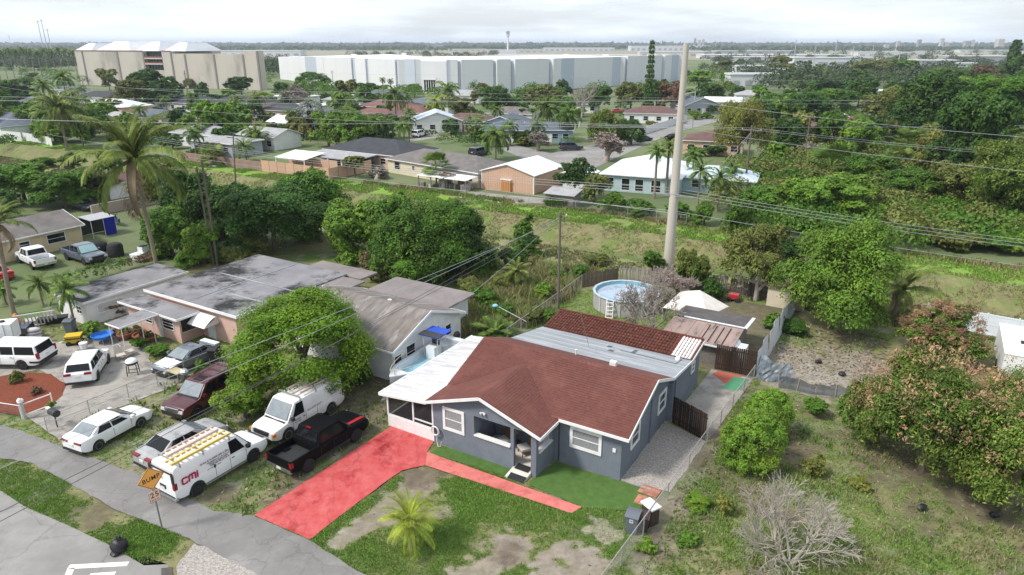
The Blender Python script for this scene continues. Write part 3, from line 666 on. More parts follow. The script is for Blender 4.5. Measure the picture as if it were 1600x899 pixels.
def palm(px, pyb, pyt, wpx, kind, style, label, name='palm_tree', group=None, skirt=True, lean=(0, 0), r0=None, p=None, h=None, w=None):
    p = at(px, pyb) if p is None else p; d = depth(p); w = wpx * d / FPX if w is None else w; h = hgt(px, pyb, pyt) if h is None else h
    tr = random.Random(int(px * 17 + pyb)); o = empty(name, p, tr.uniform(0, 6.28) if lean == (0, 0) else 0, label, 'palm tree', group)
    R = w * .56; H = max(h - R * (.62 if kind != 'fan' else .8), .5); r0 = r0 or max(.16, min(.3, H * .03))
    curve_trunk(H, lean, r0, r0 * .75, 10).obj('trunk', PALMBARK, o, 40)
    c = link('crown', palm_crown(kind, tr.randrange(2)), o, (lean[0], lean[1], H), mat=LM[style]); c.scale = (R, R, R)
    if skirt:
        if 'skirt' not in PCROWN:
            vs, fs, k = [], [], 0
            for i in range(11):
                a, b = frond_np(1, -.9 - .05 * (i % 4), .5, 12, .16, .8, i, wid=.03); vs.append(rotz(a, i * 2.4)); fs.append(tri4(b) + k); k += len(a)
            PCROWN['skirt'] = npmesh('dead_fronds', np.concatenate(vs), np.concatenate(fs), None)
        s = link('dead_fronds', PCROWN['skirt'], o, (lean[0], lean[1], H - .1), mat=LM['deadfrond']); s.scale = (R * .55,) * 3
    return o
# ---------------------------------------------------------------- bare trees
def bare_mesh(name, m, seed, levels=5, stems=1, L=1.0, spread=.75, nk=3, r0=.06, up=.25, sag=0.0, trunk=.35, twig=.004, shrink=.68):
    r = random.Random(seed); mb = MB()
    def go(p, d, l, rad, lv):
        n = 3; pts = [p]; q = p; dd = d
        for i in range(n):
            dd = (dd + Vector((r.gauss(0, .16), r.gauss(0, .16), r.gauss(0, .12) + up * .12 - sag * .1 * (levels - lv)))).normalized(); q = q + dd * l / n; pts.append(q)
        r1 = max(rad * .62, twig); mb.tube(pts, [rad + (r1 - rad) * i / n for i in range(n + 1)], 6 if lv > levels - 2 else 4 if lv > 1 else 3, cap=False)
        if lv == 0: return
        for k in range(nk if lv > 1 else nk + 1):
            a = Vector((r.gauss(0, 1), r.gauss(0, 1), r.gauss(0, .6) + up)).normalized()
            nd = (dd * (1 - spread * .55) + a * spread).normalized(); s = pts[r.choice((2, 3, 3))]
            go(s, nd, l * shrink * r.uniform(.75, 1.2), r1 * (.85 if k else .95), lv - 1)
    for i in range(stems):
        t = i * 2.4 + r.random(); k = .1 if stems == 1 else r.uniform(.5, 1.3); go(Vector((0, 0, -.03)), Vector((k * math.cos(t), k * math.sin(t), 1)).normalized(), trunk * L, r0, levels)
    return mb.mesh(name, m, 60)
# ================================================================ buildings: shared parts
GLASS = glassmat('window_glass', (.045, .055, .065), .08); DGLASS = glassmat('dark_glass', (.015, .017, .02), .08)
TRIM = mat('trim_white', (.76, .76, .75), (.66, .66, .65), rough=.5, scale=2.5)
BLIND = mat('blind', (.42, .43, .44), (.36, .37, .38), rough=.8, scale=1, stretch=(1, 1, 30))
METAL = mat('galvanised', (.42, .43, .44), (.30, .31, .32), rough=.45, metal=.6, scale=5); DARKM = mat('dark_metal', (.045, .045, .05), rough=.5)
BLACK = mat('black_rubber', (.018, .018, .02), (.03, .03, .03), rough=.8); WOODW = mat('grey_wood', (.27, .235, .20), (.16, .14, .12), rough=.95, scale=3, stretch=(8, 8, .6), rnd=.18)
def window(parent, x, y, z, w, h, rz=0.0, fm=None, trim=.12, rows=2, cols=1, blind=False, gm=None, name='window', proud=.05):
    """x, y, z: bottom centre on the wall face; the window looks along local -y"""
    fm = fm or TRIM; mb = MB(); p = proud
    mb.box(-w / 2, w / 2, -p, .03, 0, trim); mb.box(-w / 2, w / 2, -p, .03, h - trim, h)
    mb.box(-w / 2, -w / 2 + trim, -p, .03, trim, h - trim); mb.box(w / 2 - trim, w / 2, -p, .03, trim, h - trim)
    o = mb.obj(name, fm, parent, loc=(x, y, z), rot=(0, 0, rz))
    mb = MB(); s = .045; iw, ih = w - 2 * trim, h - 2 * trim
    for i in range(1, rows): zz = trim + ih * i / rows; mb.box(-w / 2 + trim, w / 2 - trim, -p + .012, .02, zz - s / 2, zz + s / 2)
    for i in range(1, cols): xx = -w / 2 + trim + iw * i / cols; mb.box(xx - s / 2, xx + s / 2, -p + .016, .021, trim, h - trim)
    if mb.v: mb.obj('sash', fm, o)
    B(-w / 2 + trim - .01, w / 2 - trim + .01, -.012, .012, trim - .01, h - trim + .01).obj('pane', gm or GLASS, o)
    if blind:
        mb = MB(); n = max(5, int(ih / .075))
        for i in range(n): zz = trim + ih * (i + .5) / n; mb.box(-w / 2 + trim + .01, w / 2 - trim - .01, -.026, -.0165, zz - .022, zz + .016)
        mb.obj('blind', BLIND, o)
    return o
def door(parent, x, y, z, w, h, m, rz=0.0, fm=None):
    mb = MB(); B(-w / 2, w / 2, -.04, .03, 0, h); o = B(-w / 2, w / 2, -.05, .03, 0, h).obj('door', m, parent, loc=(x, y, z), rot=(0, 0, rz))
    f = MB(); f.box(-w / 2 - .09, -w / 2, -.07, .03, 0, h + .09).box(w / 2, w / 2 + .09, -.07, .03, 0, h + .09).box(-w / 2, w / 2, -.07, .03, h, h + .09); f.obj('door_frame', fm or TRIM, o)
    MB().ball((w * .38, -.08, h * .48), .04, 6, 4).obj('handle', METAL, o); return o
SHCOL = {'black': ((.055, .057, .065), (.035, .036, .042)), 'grey': ((.17, .155, .145), (.11, .10, .095)), 'brown': ((.15, .085, .075), (.10, .06, .055)), 'maroon': ((.19, .10, .085), (.14, .075, .065)), 'slate': ((.12, .14, .17), (.08, .095, .115)), 'white': ((.74, .76, .79), (.66, .68, .71)), 'tan': ((.30, .25, .20), (.21, .175, .14)), 'lightgrey': ((.36, .36, .365), (.25, .25, .255)), 'blueish': ((.50, .58, .66), (.44, .52, .60))}
def roofmat(k):
    c, d = SHCOL[k]; return mat('roof_' + k, c, d, rough=.85 if k not in ('white', 'blueish') else .45, scale=.7, bump=.2, bscale=9, detail=11, c3=tuple(x * .72 for x in c), s3=.35, lo3=.52, hi3=.7)
WALLC = {'cream': (.62, .55, .42), 'white': (.70, .70, .68), 'pink': (.60, .40, .33), 'tan': (.55, .36, .25), 'blue': (.24, .35, .45), 'teal': (.40, .53, .55), 'grey': (.34, .36, .40), 'yellow': (.62, .50, .32), 'peach': (.62, .42, .30), 'red': (.50, .13, .10)}
def wallmat(k):
    c = WALLC[k]; return mat('wall_' + k, c, tuple(x * .86 for x in c), rough=.85, scale=1.2, bump=.1, bscale=12, c3=tuple(x * .74 for x in c), s3=.5, lo3=.58, hi3=.72)
def house(loc, rz, W_, D_, label, wall='cream', roof='black', kind='hip', wh=2.6, sl=.32, ov=.45, wins=(), doors=(), group=None, name='house', cat='house', chim=False, wrange=1.05):
    """loc = front left corner; x to the right along the front, y to the back"""
    o = empty(name, loc, rz, label, cat, group); wm, rm = wallmat(wall), roofmat(roof)
    B(0, W_, 0, D_, -.1, wh).obj('wall', wm, o)
    mb = MB(); e = wh - .02; x0, x1, y0, y1 = -ov, W_ + ov, -ov, D_ + ov; zt = e + .14
    if kind == 'hip':
        if W_ >= D_: rh = zt + (y1 - y0) / 2 * sl; r = [((x0 + (y1 - y0) / 2), (y0 + y1) / 2, rh), ((x1 - (y1 - y0) / 2), (y0 + y1) / 2, rh)]; 
        else: rh = zt + (x1 - x0) / 2 * sl; r = [((x0 + x1) / 2, y0 + (x1 - x0) / 2, rh), ((x0 + x1) / 2, y1 - (x1 - x0) / 2, rh)]
        c = [(x0, y0, zt), (x1, y0, zt), (x1, y1, zt), (x0, y1, zt)]; bt = [(p[0], p[1], e) for p in c]; vs = c + r + bt
        if W_ >= D_: fs = [(0, 1, 5, 4), (1, 2, 5), (2, 3, 4, 5), (3, 0, 4)]
        else: fs = [(0, 1, 4), (1, 2, 5, 4), (2, 3, 5), (3, 0, 4, 5)]
        fs += [(9, 8, 7, 6), (6, 7, 1, 0), (7, 8, 2, 1), (8, 9, 3, 2), (9, 6, 0, 3)]; mb.add(vs, fs)
        f = MB()
        for p, q in ((0, 1), (1, 2), (2, 3), (3, 0)): P_, Q_ = Vector(c[p]), Vector(c[q]); f.bar(P_ - Vector((0, 0, .09)), Q_ - Vector((0, 0, .09)), .05, .17)
    elif kind in ('gablex', 'gabley'):
        f = MB()
        if kind == 'gablex':   # ridge along x
            ym = (y0 + y1) / 2; rh = zt + (y1 - y0) / 2 * sl
            mb.slab([(x0, y0, zt), (x1, y0, zt), (x1, ym, rh), (x0, ym, rh)], .13).slab([(x0, ym, rh), (x1, ym, rh), (x1, y1, zt), (x0, y1, zt)], .13)
            for xx in (.01, W_ - .16): MB().add([(xx, .01, wh - .02), (xx, D_ - .01, wh - .02), (xx, D_ / 2, rh - .15), (xx + .15, .01, wh - .02), (xx + .15, D_ - .01, wh - .02), (xx + .15, D_ / 2, rh - .15)], [(2, 1, 0), (3, 4, 5), (0, 3, 5, 2), (1, 2, 5, 4), (0, 1, 4, 3)]).obj('gable_wall', wm, o)
            for xx in (x0, x1): f.bar((xx, y0, zt - .07), (xx, ym, rh - .07), .06, .19).bar((xx, ym, rh - .07), (xx, y1, zt - .07), .06, .19)
            for yy in (y0, y1): f.bar((x0, yy, zt - .07), (x1, yy, zt - .07), .05, .17)
        else:
            xm = (x0 + x1) / 2; rh = zt + (x1 - x0) / 2 * sl
            mb.slab([(x0, y0, zt), (xm, y0, rh), (xm, y1, rh), (x0, y1, zt)], .13).slab([(xm, y0, rh), (x1, y0, zt), (x1, y1, zt), (xm, y1, rh)], .13)
            for yy in (.01, D_ - .16): MB().add([(.01, yy, wh - .02), (W_ - .01, yy, wh - .02), (W_ / 2, yy, rh - .15), (.01, yy + .15, wh - .02), (W_ - .01, yy + .15, wh - .02), (W_ / 2, yy + .15, rh - .15)], [(0, 1, 2), (5, 4, 3), (0, 2, 5, 3), (1, 4, 5, 2), (1, 0, 3, 4)]).obj('gable_wall', wm, o)
            for yy in (y0, y1): f.bar((x0, yy, zt - .07), (xm, yy, rh - .07), .06, .19).bar((xm, yy, rh - .07), (x1, yy, zt - .07), .06, .19)
            for xx in (x0, x1): f.bar((xx, y0, zt - .07), (xx, y1, zt - .07), .05, .17)
    else:
        mb.box(x0, x1, y0, y1, e, zt + .05); f = MB()
        for (p, q) in (((x0, y0), (x1, y0)), ((x1, y0), (x1, y1)), ((x1, y1), (x0, y1)), ((x0, y1), (x0, y0))): f.bar((*p, e + .09), (*q, e + .09), .07, .24)
    ro = mb.obj('roof', rm, o); f.obj('fascia', TRIM, ro)
    for s, u, z, w, h in wins:
        X, Y, R = {'F': (u, -.005, 0), 'R': (W_ + .005, u, math.pi / 2), 'B': (u, D_ + .005, math.pi), 'L': (-.005, u, -math.pi / 2)}[s]
        window(o, X, Y, z, w, h, R, trim=.08, gm=DGLASS)
    for s, u, w, h, m in doors:
        X, Y, R = {'F': (u, -.005, 0), 'R': (W_ + .005, u, math.pi / 2), 'B': (u, D_ + .005, math.pi), 'L': (-.005, u, -math.pi / 2)}[s]
        door(o, X, Y, 0, w, h, m, R)
    return o
# ================================================================ the red roofed house
GREYW = mat('grey_stucco', (.165, .186, .222), (.135, .154, .185), rough=.9, scale=.9, bump=.35, bscale=22, detail=10, c3=(.185, .205, .24), s3=.6, lo3=.5, hi3=.7)
REDR = mat('red_shingle', (.155, .056, .044), (.105, .04, .032), rough=.9, scale=4.5, bump=.5, bscale=14, detail=12, c3=(.20, .082, .065), s3=.4, lo3=.48, hi3=.72)
GREYR = mat('grey_roll_roof', (.30, .315, .335), (.21, .225, .245), rough=.7, scale=.9, stretch=(.35, 2.5, 1), bump=.15, bscale=10, c3=(.37, .385, .40), s3=.5)
TILE = mat('clay_tile', (.115, .036, .022), (.055, .02, .015), rough=.75, scale=2.2, c3=(.19, .06, .038), s3=3.5)
WTILE = mat('white_tile', (.72, .70, .69), (.55, .48, .46), rough=.75, scale=2.5)
PORCHF = mat('porch_floor', (.62, .585, .53), (.54, .50, .45), rough=.6, scale=2)
H = empty('house', lot(0, 0), ANG, 'grey stucco house with red shingle roof and front porch beside the red driveway', 'house')
w = MB(); T = .2
w.box(-4.6, 0, 0, T, -.1, 3.25).box(-T, 0, T, 8.6, -.1, 3.2).box(-12.5, -12.5 + T, -2.4 + T, 12, -.1, 3.1)
w.add([(-T, .0, 3.2), (-T, 8.6, 3.2), (-T, 8.0, 3.55), (-T, 4.3, 5.02), (-T, .0, 3.4), (0, .0, 3.2), (0, 8.6, 3.2), (0, 8.0, 3.55), (0, 4.3, 5.02), (0, .0, 3.4)], [(4, 3, 2, 1, 0), (5, 6, 7, 8, 9), (0, 5, 9, 4), (1, 2, 7, 6), (2, 3, 8, 7), (3, 4, 9, 8), (1, 6, 5, 0)])
w.box(-12.5, -9.2, -2.4, -2.2, -.1, 3.05).box(-9.2, -6.45, -2.4, -2.2, -.1, 1.62).box(-6.45, -6.22, -2.4, -2.17, -.1, 3.05).box(-4.98, -4.6, -2.4, -2.1, -.1, 3.05)
w.add([(-12.5, -2.4, 3.05), (-4.6, -2.4, 3.05), (-4.6, -2.4, 3.2), (-8.5, -2.4, 4.52), (-12.5, -2.4, 3.2), (-12.5, -2.2, 3.05), (-4.6, -2.2, 3.05), (-4.6, -2.2, 3.2), (-8.5, -2.2, 4.52), (-12.5, -2.2, 3.2)], [(0, 1, 2, 3, 4), (9, 8, 7, 6, 5), (0, 5, 6, 1), (1, 6, 7, 2), (2, 7, 8, 3), (3, 8, 9, 4), (4, 9, 5, 0)])
w.box(-4.8, -4.6, -2.1, -.32, -.1, 1.62).box(-4.8, -4.6, -.32, -.003, -.1, 3.2)
w.box(-9.4, -9.2, -2.197, .4, -.1, 3.0).box(-9.197, -4.803, .2, .4, -.1, 3.2).box(-12.297, -9.403, 2, 2.2, 0, 3)
w.obj('wall', GREYW, H)
r = MB(); r.box(-11.9, .35, 8.6, 15.0, -.1, 3.0); r.hexa([(.15, 8.75, 3.0), (.35, 8.75, 3.0), (.35, 12.05, 3.0), (.15, 12.05, 3.0), (.15, 8.75, 3.6), (.35, 8.75, 3.6), (.35, 12.05, 3.25), (.15, 12.05, 3.25)])
r.hexa([(.15, 12.05, 3.0), (.35, 12.05, 3.0), (.35, 14.9, 3.0), (.15, 14.9, 3.0), (.15, 12.05, 3.25), (.35, 12.05, 3.25), (.35, 14.9, 3.72), (.15, 14.9, 3.72)])
r.obj('rear_wall', GREYW, H)
ro = MB(); e0, s0 = 3.4, .39
def zf_(b): return 3.4 + .39 * (b + .45)
def zg_(a): return 4.74 - .345 * abs(a + 8.5)
bJ = (4.74 - 3.4) / .39 - .45; bV = (zg_(-12.9) - 3.4) / .39 - .45; bVr = (zg_(-4.1) - 3.4) / .39 - .45
aV = -8.5 + (4.74 - 3.4) / .345
R1, R2 = (-12.75, 4.3, 5.25), (.6, 4.3, 5.25); t = .1
ro.slab([(aV, -.45, 3.4), (.6, -.45, 3.4), R2, R1, (-12.75, bV, zf_(bV)), (-8.5, bJ, 4.74)], t)                 # front slope
ro.slab([(-12.9, -2.82, zg_(-12.9)), (-8.5, -2.82, 4.74), (-8.5, bJ, 4.74), (-12.9, bV, zf_(bV))], t)               # porch, left
ro.slab([(-8.5, -2.82, 4.74), (-4.1, -2.82, zg_(-4.1)), (-4.1, -.45, zg_(-4.1)), (aV, -.45, 3.4), (-8.5, bJ, 4.74)], t)   # porch, right
ro.slab([R1, R2, (.6, 7.75, 3.9), (-12.75, 7.75, 3.9)], t)                                                         # rear slope
roof = ro.obj('roof', REDR, H)
sc = MB()
for i in range(1, 27):
    b = -.45 + i * .18; z = zf_(b) + .004
    if b > 4.2: break
    al = aV if b < bV else None
    if b < bJ:
        av = -8.5 + max(0, (4.74 - zf_(b)) / .345); sc.add([(av, b, z + .028), (.6, b, z + .028), (.6, b + .18, z + .07), (av, b + .18, z + .07)], [(0, 1, 2, 3)])
        if b > bV: av = -8.5 - max(0, (4.74 - zf_(b)) / .345); sc.add([(-12.75, b, z + .028), (av, b, z + .028), (av, b + .18, z + .07), (-12.75, b + .18, z + .07)], [(0, 1, 2, 3)])
    else: sc.add([(-12.75, b, z + .028), (.6, b, z + .028), (.6, b + .18, z + .07), (-12.75, b + .18, z + .07)], [(0, 1, 2, 3)])
for i in range(1, 24):
    for s in (-1, 1):
        a0 = 4.4 - i * .18; 
        if a0 < .15: continue
        z = 4.74 - .345 * a0 + .004; bend = (z - 3.4) / .39 - .45; bend = max(bend, -.45); A0, A1 = -8.5 + s * a0, -8.5 + s * (a0 - .18)
        q = [(A0, -2.82, z + .026), (A0, bend, z + .026), (A1, bend, z + .066), (A1, -2.82, z + .066)]; sc.add(q if s > 0 else q[::-1], [(0, 1, 2, 3)])
q = sc.obj('shingle_course', REDR, roof); q['kind'] = 'stuff'
cap = MB()
for i in range(45): x = -12.75 + i * .2967; cap.hexa([(x, 4.14, 5.19), (x + .28, 4.14, 5.19), (x + .28, 4.46, 5.19), (x, 4.46, 5.19), (x, 4.27, 5.285), (x + .28, 4.27, 5.275), (x + .28, 4.33, 5.275), (x, 4.33, 5.285)])
cap.obj('ridge_cap', REDR, roof)
fa = MB()
def fbar(p, q): fa.bar(p, q, .05, .2)
fbar((-12.93, -2.85, zg_(-12.9) - .07), (-8.5, -2.85, 4.67)); fbar((-8.5, -2.85, 4.67), (-4.07, -2.85, zg_(-4.1) - .07)); fbar((-4.08, -2.85, zg_(-4.1) - .07), (-4.08, -.47, zg_(-4.1) - .07)); fbar((-4.08, -.47, 3.3), (.62, -.47, 3.31)); fbar((.62, -.47, 3.33), (.62, 4.3, 5.17)); fbar((.62, 4.3, 5.17), (.62, 7.75, 3.82)); fbar((.62, 7.75, 3.82), (.62, 12.05, 3.36)); fbar((.62, 12.05, 3.36), (.62, 14.95, 3.82)); fbar((-12.95, -2.85, 3.14), (-12.95, 8, 3.14))
fa.obj('fascia', TRIM, H)
gr = MB(); gr.slab([(-12.6, 7.75, 3.885), (.6, 7.75, 3.885), (.6, 12.05, 3.42), (-12.0, 12.05, 3.42)], .1); g = gr.obj('rear_roof', GREYR, H)
mb = MB()
for i in range(1, 5): b = 7.75 + i * .86; z = 3.885 - .108 * (b - 7.75); mb.box(-12.2, .58, b - .02, b + .02, z - .01, z + .012)
mb.obj('roof_seam', mat('seam', (.47, .49, .51), rough=.7), g)
def tiles(a0, a1, m, name):
    mb = MB(); n = int((a1 - a0) / .25); rows = 7
    for i in range(n):
        for j in range(rows):
            b0 = 12.0 + j * .41; z0 = 3.47 + j * .066; ac = a0 + (i + .5) * .25; vs = []
            for k in range(5):
                th = math.pi * k / 4; vs.append((ac - .12 * math.cos(th), b0, z0 + .03 + .09 * math.sin(th)))
            for k in range(5):
                th = math.pi * k / 4; vs.append((ac - .10 * math.cos(th), b0 + .45, z0 + .055 + .07 * math.sin(th)))
            mb.add(vs, [(k, k + 1, k + 6, k + 5) for k in range(4)] + [(4, 3, 2, 1, 0)])
    o = mb.obj(name, m, H); return o
tb = MB(); tb.slab([(-11.95, 12.0, 3.47), (.58, 12.0, 3.47), (.58, 14.9, 3.94), (-11.95, 14.9, 3.94)], .12); tb.obj('tile_roof', TILE, H)
o = tiles(-11.9, -1.05, TILE, 'roof_tile'); o['kind'] = 'stuff'
o = tiles(-1.05, .55, WTILE, 'roof_tile'); o['kind'] = 'stuff'; o['label'] = 'white painted barrel tiles'
mb = MB(); mb.box(-11.95, .58, 14.85, 15.05, 3.9, 4.06); mb.obj('parapet_cap', TILE, H)
mb = MB(); mb.lathe([(.06, 0), (.06, .35), (.09, .36), (.09, .42)], 10, (-6.6, 7.1, 4.15)); mb.obj('vent_pipe', TRIM, H, 40)
B(-3.45, -3.0, 5.85, 6.2, 4.55, 4.92).obj('roof_vent', TRIM, H)
mb = MB(); mb.lathe([(.2, 0), (.2, .1), (.14, .2), (.02, .24)], 12, (-.35, 11.5, 3.5)); mb.obj('vent_cap', TRIM, H, 40)
TARM = mat('tar_patch', (.10, .105, .115), rough=.9)
mb = MB()
for a, b, wx, wy in ((-5.55, 11.0, .35, .55), (-5.1, 10.2, .45, .5)):
    z = 3.885 - .108 * (b - 7.75) + .006; mb.add([(a - wx / 2, b - wy / 2, z + .054 * wy), (a + wx / 2, b - wy / 2, z + .054 * wy), (a + wx / 2, b + wy / 2, z - .054 * wy), (a - wx / 2, b + wy / 2, z - .054 * wy)], [(0, 1, 2, 3)])
for p, q, wd_ in (((-4.6, 10.7), (-.2, 10.55), .09), ((-3.6, 10.7), (-3.55, 11.5), .3), ((-.2, 10.5), (-.1, 11.7), .09)):
    za, zb = 3.892 - .108 * (p[1] - 7.75), 3.892 - .108 * (q[1] - 7.75); mb.bar((*p, za), (*q, zb), wd_, .012)
mb.obj('roof_patch', TARM, H)
window(H, -10.8, -2.405, 1.36, 1.72, 1.72, 0, trim=.2, blind=True, proud=.07)
window(H, -2.38, -.005, 1.38, 2.18, 1.52, 0, trim=.2, blind=True, proud=.07)
window(H, .005, 2.25, 1.38, 1.5, 1.5, math.pi / 2, trim=.17, proud=.07)
window(H, .005, 7.3, 1.35, 1.55, 1.55, math.pi / 2, trim=.17, proud=.07)
window(H, .355, 13.2, 1.9, .8, .9, math.pi / 2, trim=.12, proud=.07)
mb = MB(); mb.box(-9.2, -4.8, -2.2, .2, -.1, .30); mb.box(-6.2, -4.98, -2.42, -2.2, -.1, .29); mb.obj('porch_floor', PORCHF, H)
mb = MB(); mb.add([(-6.35, -3.35, .045), (-5.0, -3.35, .045), (-4.95, -2.42, .29), (-6.25, -2.42, .29), (-6.35, -3.35, -.05), (-5.0, -3.35, -.05), (-4.95, -2.42, -.05), (-6.25, -2.42, -.05)], [(0, 1, 2, 3), (7, 6, 5, 4), (4, 5, 1, 0), (5, 6, 2, 1), (6, 7, 3, 2), (7, 4, 0, 3)]); mb.obj('ramp', PORCHF, H)
mb = MB(); B(-9.18, -6.46, -2.5, -2.12, 1.62, 1.7).obj('sill', TRIM, H); B(-4.88, -4.5, -2.09, -.33, 1.62, 1.7).obj('sill', TRIM, H)
door(H, -5.35, .195, .3, .95, 2.1, TRIM); B(-6.6, -5.95, .17, .2, 1.3, 2.5).obj('porch_window', DGLASS, H)
mb = MB()
for i in range(32): mb.lathe([(.01, 0), (.05, .03), (.035, .075), (.01, .08)], 6, (-4.2, -.12, .1 + i * .09))
mb.obj('rain_chain', DARKM, H)
mb = MB(); mb.box(-8.55, -8.35, -2.46, -2.4, 3.42, 3.52); 
for s in (-1, 1): mb.lathe([(.03, 0), (.09, .14), (.085, .16)], 10, (-8.45 + s * .13, -2.52, 3.36))
mb.obj('flood_light', TRIM, H, 40)
B(-.55, -.35, -.06, 0, 1.95, 2.2).obj('meter_box', TRIM, H)
B(.0, .09, 5.0, 5.12, .0, 3.3).obj('downspout', GREYW, H); B(.38, .46, 8.9, 9.0, 0, 3.1).obj('downspout', GREYW, H)
CPR = mat('carport_roof', (.58, .57, .57), (.38, .365, .37), rough=.6, scale=.8, stretch=(.5, 2.2, 1), c3=(.74, .74, .74), s3=.9, bump=.1)
cp = MB()
n = 10
for i in range(n):
    b0, b1 = -2.55 + 11.6 * i / n, -2.55 + 11.6 * (i + 1) / n; dz = .018 * (i % 2)
    o = MB().slab([(-17.1, b0, 2.56 + dz), (-12.97, b0, 3.02 + dz), (-12.97, b1 - .02, 3.02 + dz), (-17.1, b1 - .02, 2.56 + dz)], .06).obj('roof_panel', CPR, H)
mb = MB()
for i in range(1, n): b = -2.55 + 11.6 * i / n; mb.bar((-17.1, b - .01, 2.60), (-12.97, b - .01, 3.06), .05, .05)
mb.bar((-17.12, -2.55, 2.53), (-17.12, 9.05, 2.53), .1, .14).bar((-17.1, -2.6, 2.5), (-12.95, -2.6, 2.97), .06, .16); mb.obj('panel_rib', TRIM, H)
mb = MB(); mb.box(-16.6, -12.55, -2.35, -2.2, 0, .9).box(-16.6, -16.45, -2.2, 8.8, 0, .9); mb.obj('low_wall', TRIM, H)
mb = MB()
for a in (-16.58, -14.3, -12.62): mb.box(a - .06, a + .06, -2.34, -2.22, .9, 2.56 + (a + 17.1) * .1)
mb.box(-16.5, -12.6, -2.33, -2.23, .9, 1.0).box(-14.24, -12.68, -2.33, -2.23, 1.25, 1.33)
mb.box(-16.5, -14.3, -2.33, -2.23, 2.52, 2.62)
mb.obj('screen_frame', TRIM, H)
for b in (.5, 3.3, 6.1, 8.7): B(-16.58, -16.46, b - .06, b + .06, .9, 2.56).obj('screen_post', TRIM, H)
SCREEN = mat('screen_mesh', (.02, .02, .022), rough=.7, alpha=.82)
mb = MB(); mb.sheet([(-16.5, -2.27, 1.0), (-14.36, -2.27, 1.0), (-14.36, -2.27, 2.52), (-16.5, -2.27, 2.52)]).sheet([(-14.24, -2.27, 1.0), (-12.68, -2.27, 1.0), (-12.68, -2.27, 2.9), (-14.24, -2.27, 2.78)]); mb.obj('screen', SCREEN, H)
mb = MB(); mb.box(-16.5, -12.6, 8.7, 8.85, 0, 2.6); mb.box(-16.44, -12.6, -2.18, 8.7, -.1, .03); mb.obj('carport_back', mat('carport_shade', (.35, .34, .33)), H)
# ---- things on and by the porch
def on(a, b, z=0.0): return lot(a, b, z)
RATT = mat('rattan', (.25, .13, .07), (.17, .085, .045), rough=.7, scale=18); CUSH = mat('cushion', (.62, .61, .60), (.54, .53, .52), rough=.95, scale=4)
def porch_chair(a, b, rz, label):
    o = empty('rattan_chair', on(a, b, .30), rz, label, 'chair', 'rattan chairs on the porch')
    mb = MB(); 
    for i in range(11):
        x = -.42 + i * .084; mb.bar((x, .33, .38), (x * .9, .50, 1.15 - abs(x) * .35), .05, .03)
    mb.bar((-.42, .34, .4), (.42, .34, .4), .05); mb.obj('backrest', RATT, o)
    mb = MB(); mb.box(-.42, .42, -.38, .36, .3, .38); mb.obj('seat', RATT, o)
    B(-.39, .39, -.39, .30, .38, .52).obj('cushion', CUSH, o)
    for x in (-.36, .36):
        for y in (-.32, .3): B(x - .03, x + .03, y - .03, y + .03, 0, .3).obj('leg', RATT, o)
porch_chair(-8.0, -.7, ANG - .35, 'rattan chair with white cushion behind the long porch opening')
porch_chair(-6.35, -.75, ANG - .1 - .5, 'rattan chair with white cushion beside the white porch door')
o = empty('potted_plant', on(-5.0, -.85, .3), 0, 'dark round planter bowl on the porch floor near the white door', 'planter')
MB().lathe([(.18, 0), (.36, .16), (.4, .3), (.34, .3), (.3, .22)], 16).obj('pot', DARKM, o, 50); v, f = leaf_cloud([(0, 0, .36, .26, .26, .12)], 160, .13, 3); link('foliage', npmesh('foliage', v, f, None), o, mat=LM['dark'])
o = empty('hanging_plant', on(-8.85, -1.2, 2.55), 0, 'dried brown plant hanging in the left corner of the porch opening', 'plant'); v, f = leaf_cloud([(0, 0, 0, .22, .22, .35)], 220, .12, 4, spike=True); link('foliage', npmesh('foliage', v, f, None), o, mat=LM['straw']); MB().tube([(0, 0, .2), (0, 0, .5)], .01, 4).obj('hook', DARKM, o)
o = empty('potted_palm', on(-7.15, -.35, .3), 0, 'potted plant with yellowish leaves between the two rattan chairs', 'plant'); v, f = leaf_cloud([(0, 0, 1.05, .36, .36, .42)], 220, .2, 6); link('foliage', npmesh('foliage', v, f, None), o, mat=LM['straw']); MB().lathe([(.17, 0), (.24, .4), (.2, .4)], 12).obj('pot', DARKM, o); MB().tube([(0, 0, .3), (0, 0, 1.0)], .02, 4).obj('stem', BARK, o)
def rug(a, b, z, sx, sy, label, tilt=0):
    o = B(-sx / 2, sx / 2, -sy / 2, sy / 2, .0, .018).obj('doormat', BLACK, None, loc=on(a, b, z), rot=(tilt, 0, ANG)); tag(o, label, 'doormat', 'black doormats at the porch')
rug(-5.6, -2.25, .312, 1.0, .6, 'black doormat lying in the porch entrance')
rug(-5.55, -3.12, .115, 1.15, .5, 'black doormat lying at the foot of the white ramp', .26)
o = empty('garden_hose', on(-12.28, -2.5, 1.0), ANG, 'coiled white garden hose hanging at the left corner of the grey house', 'hose')
mb = MB()
for k in range(5): mb.tube([(.05 * (k % 3) + .30 * math.cos(t * .4), -.08 - .02 * k, .1 + .32 * math.sin(t * .4)) for t in range(17)], .018, 5)
mb.tube([(.2, -.1, -.15), (.15, -.12, -.6), (.35, -.25, -.95), (.6, -.3, -.85), (.6, -.2, -.5)], .018, 5); mb.obj('coil', TRIM, o, 60); B(-.1, .25, -.06, .02, -.05, .2).obj('holder', DARKM, o)
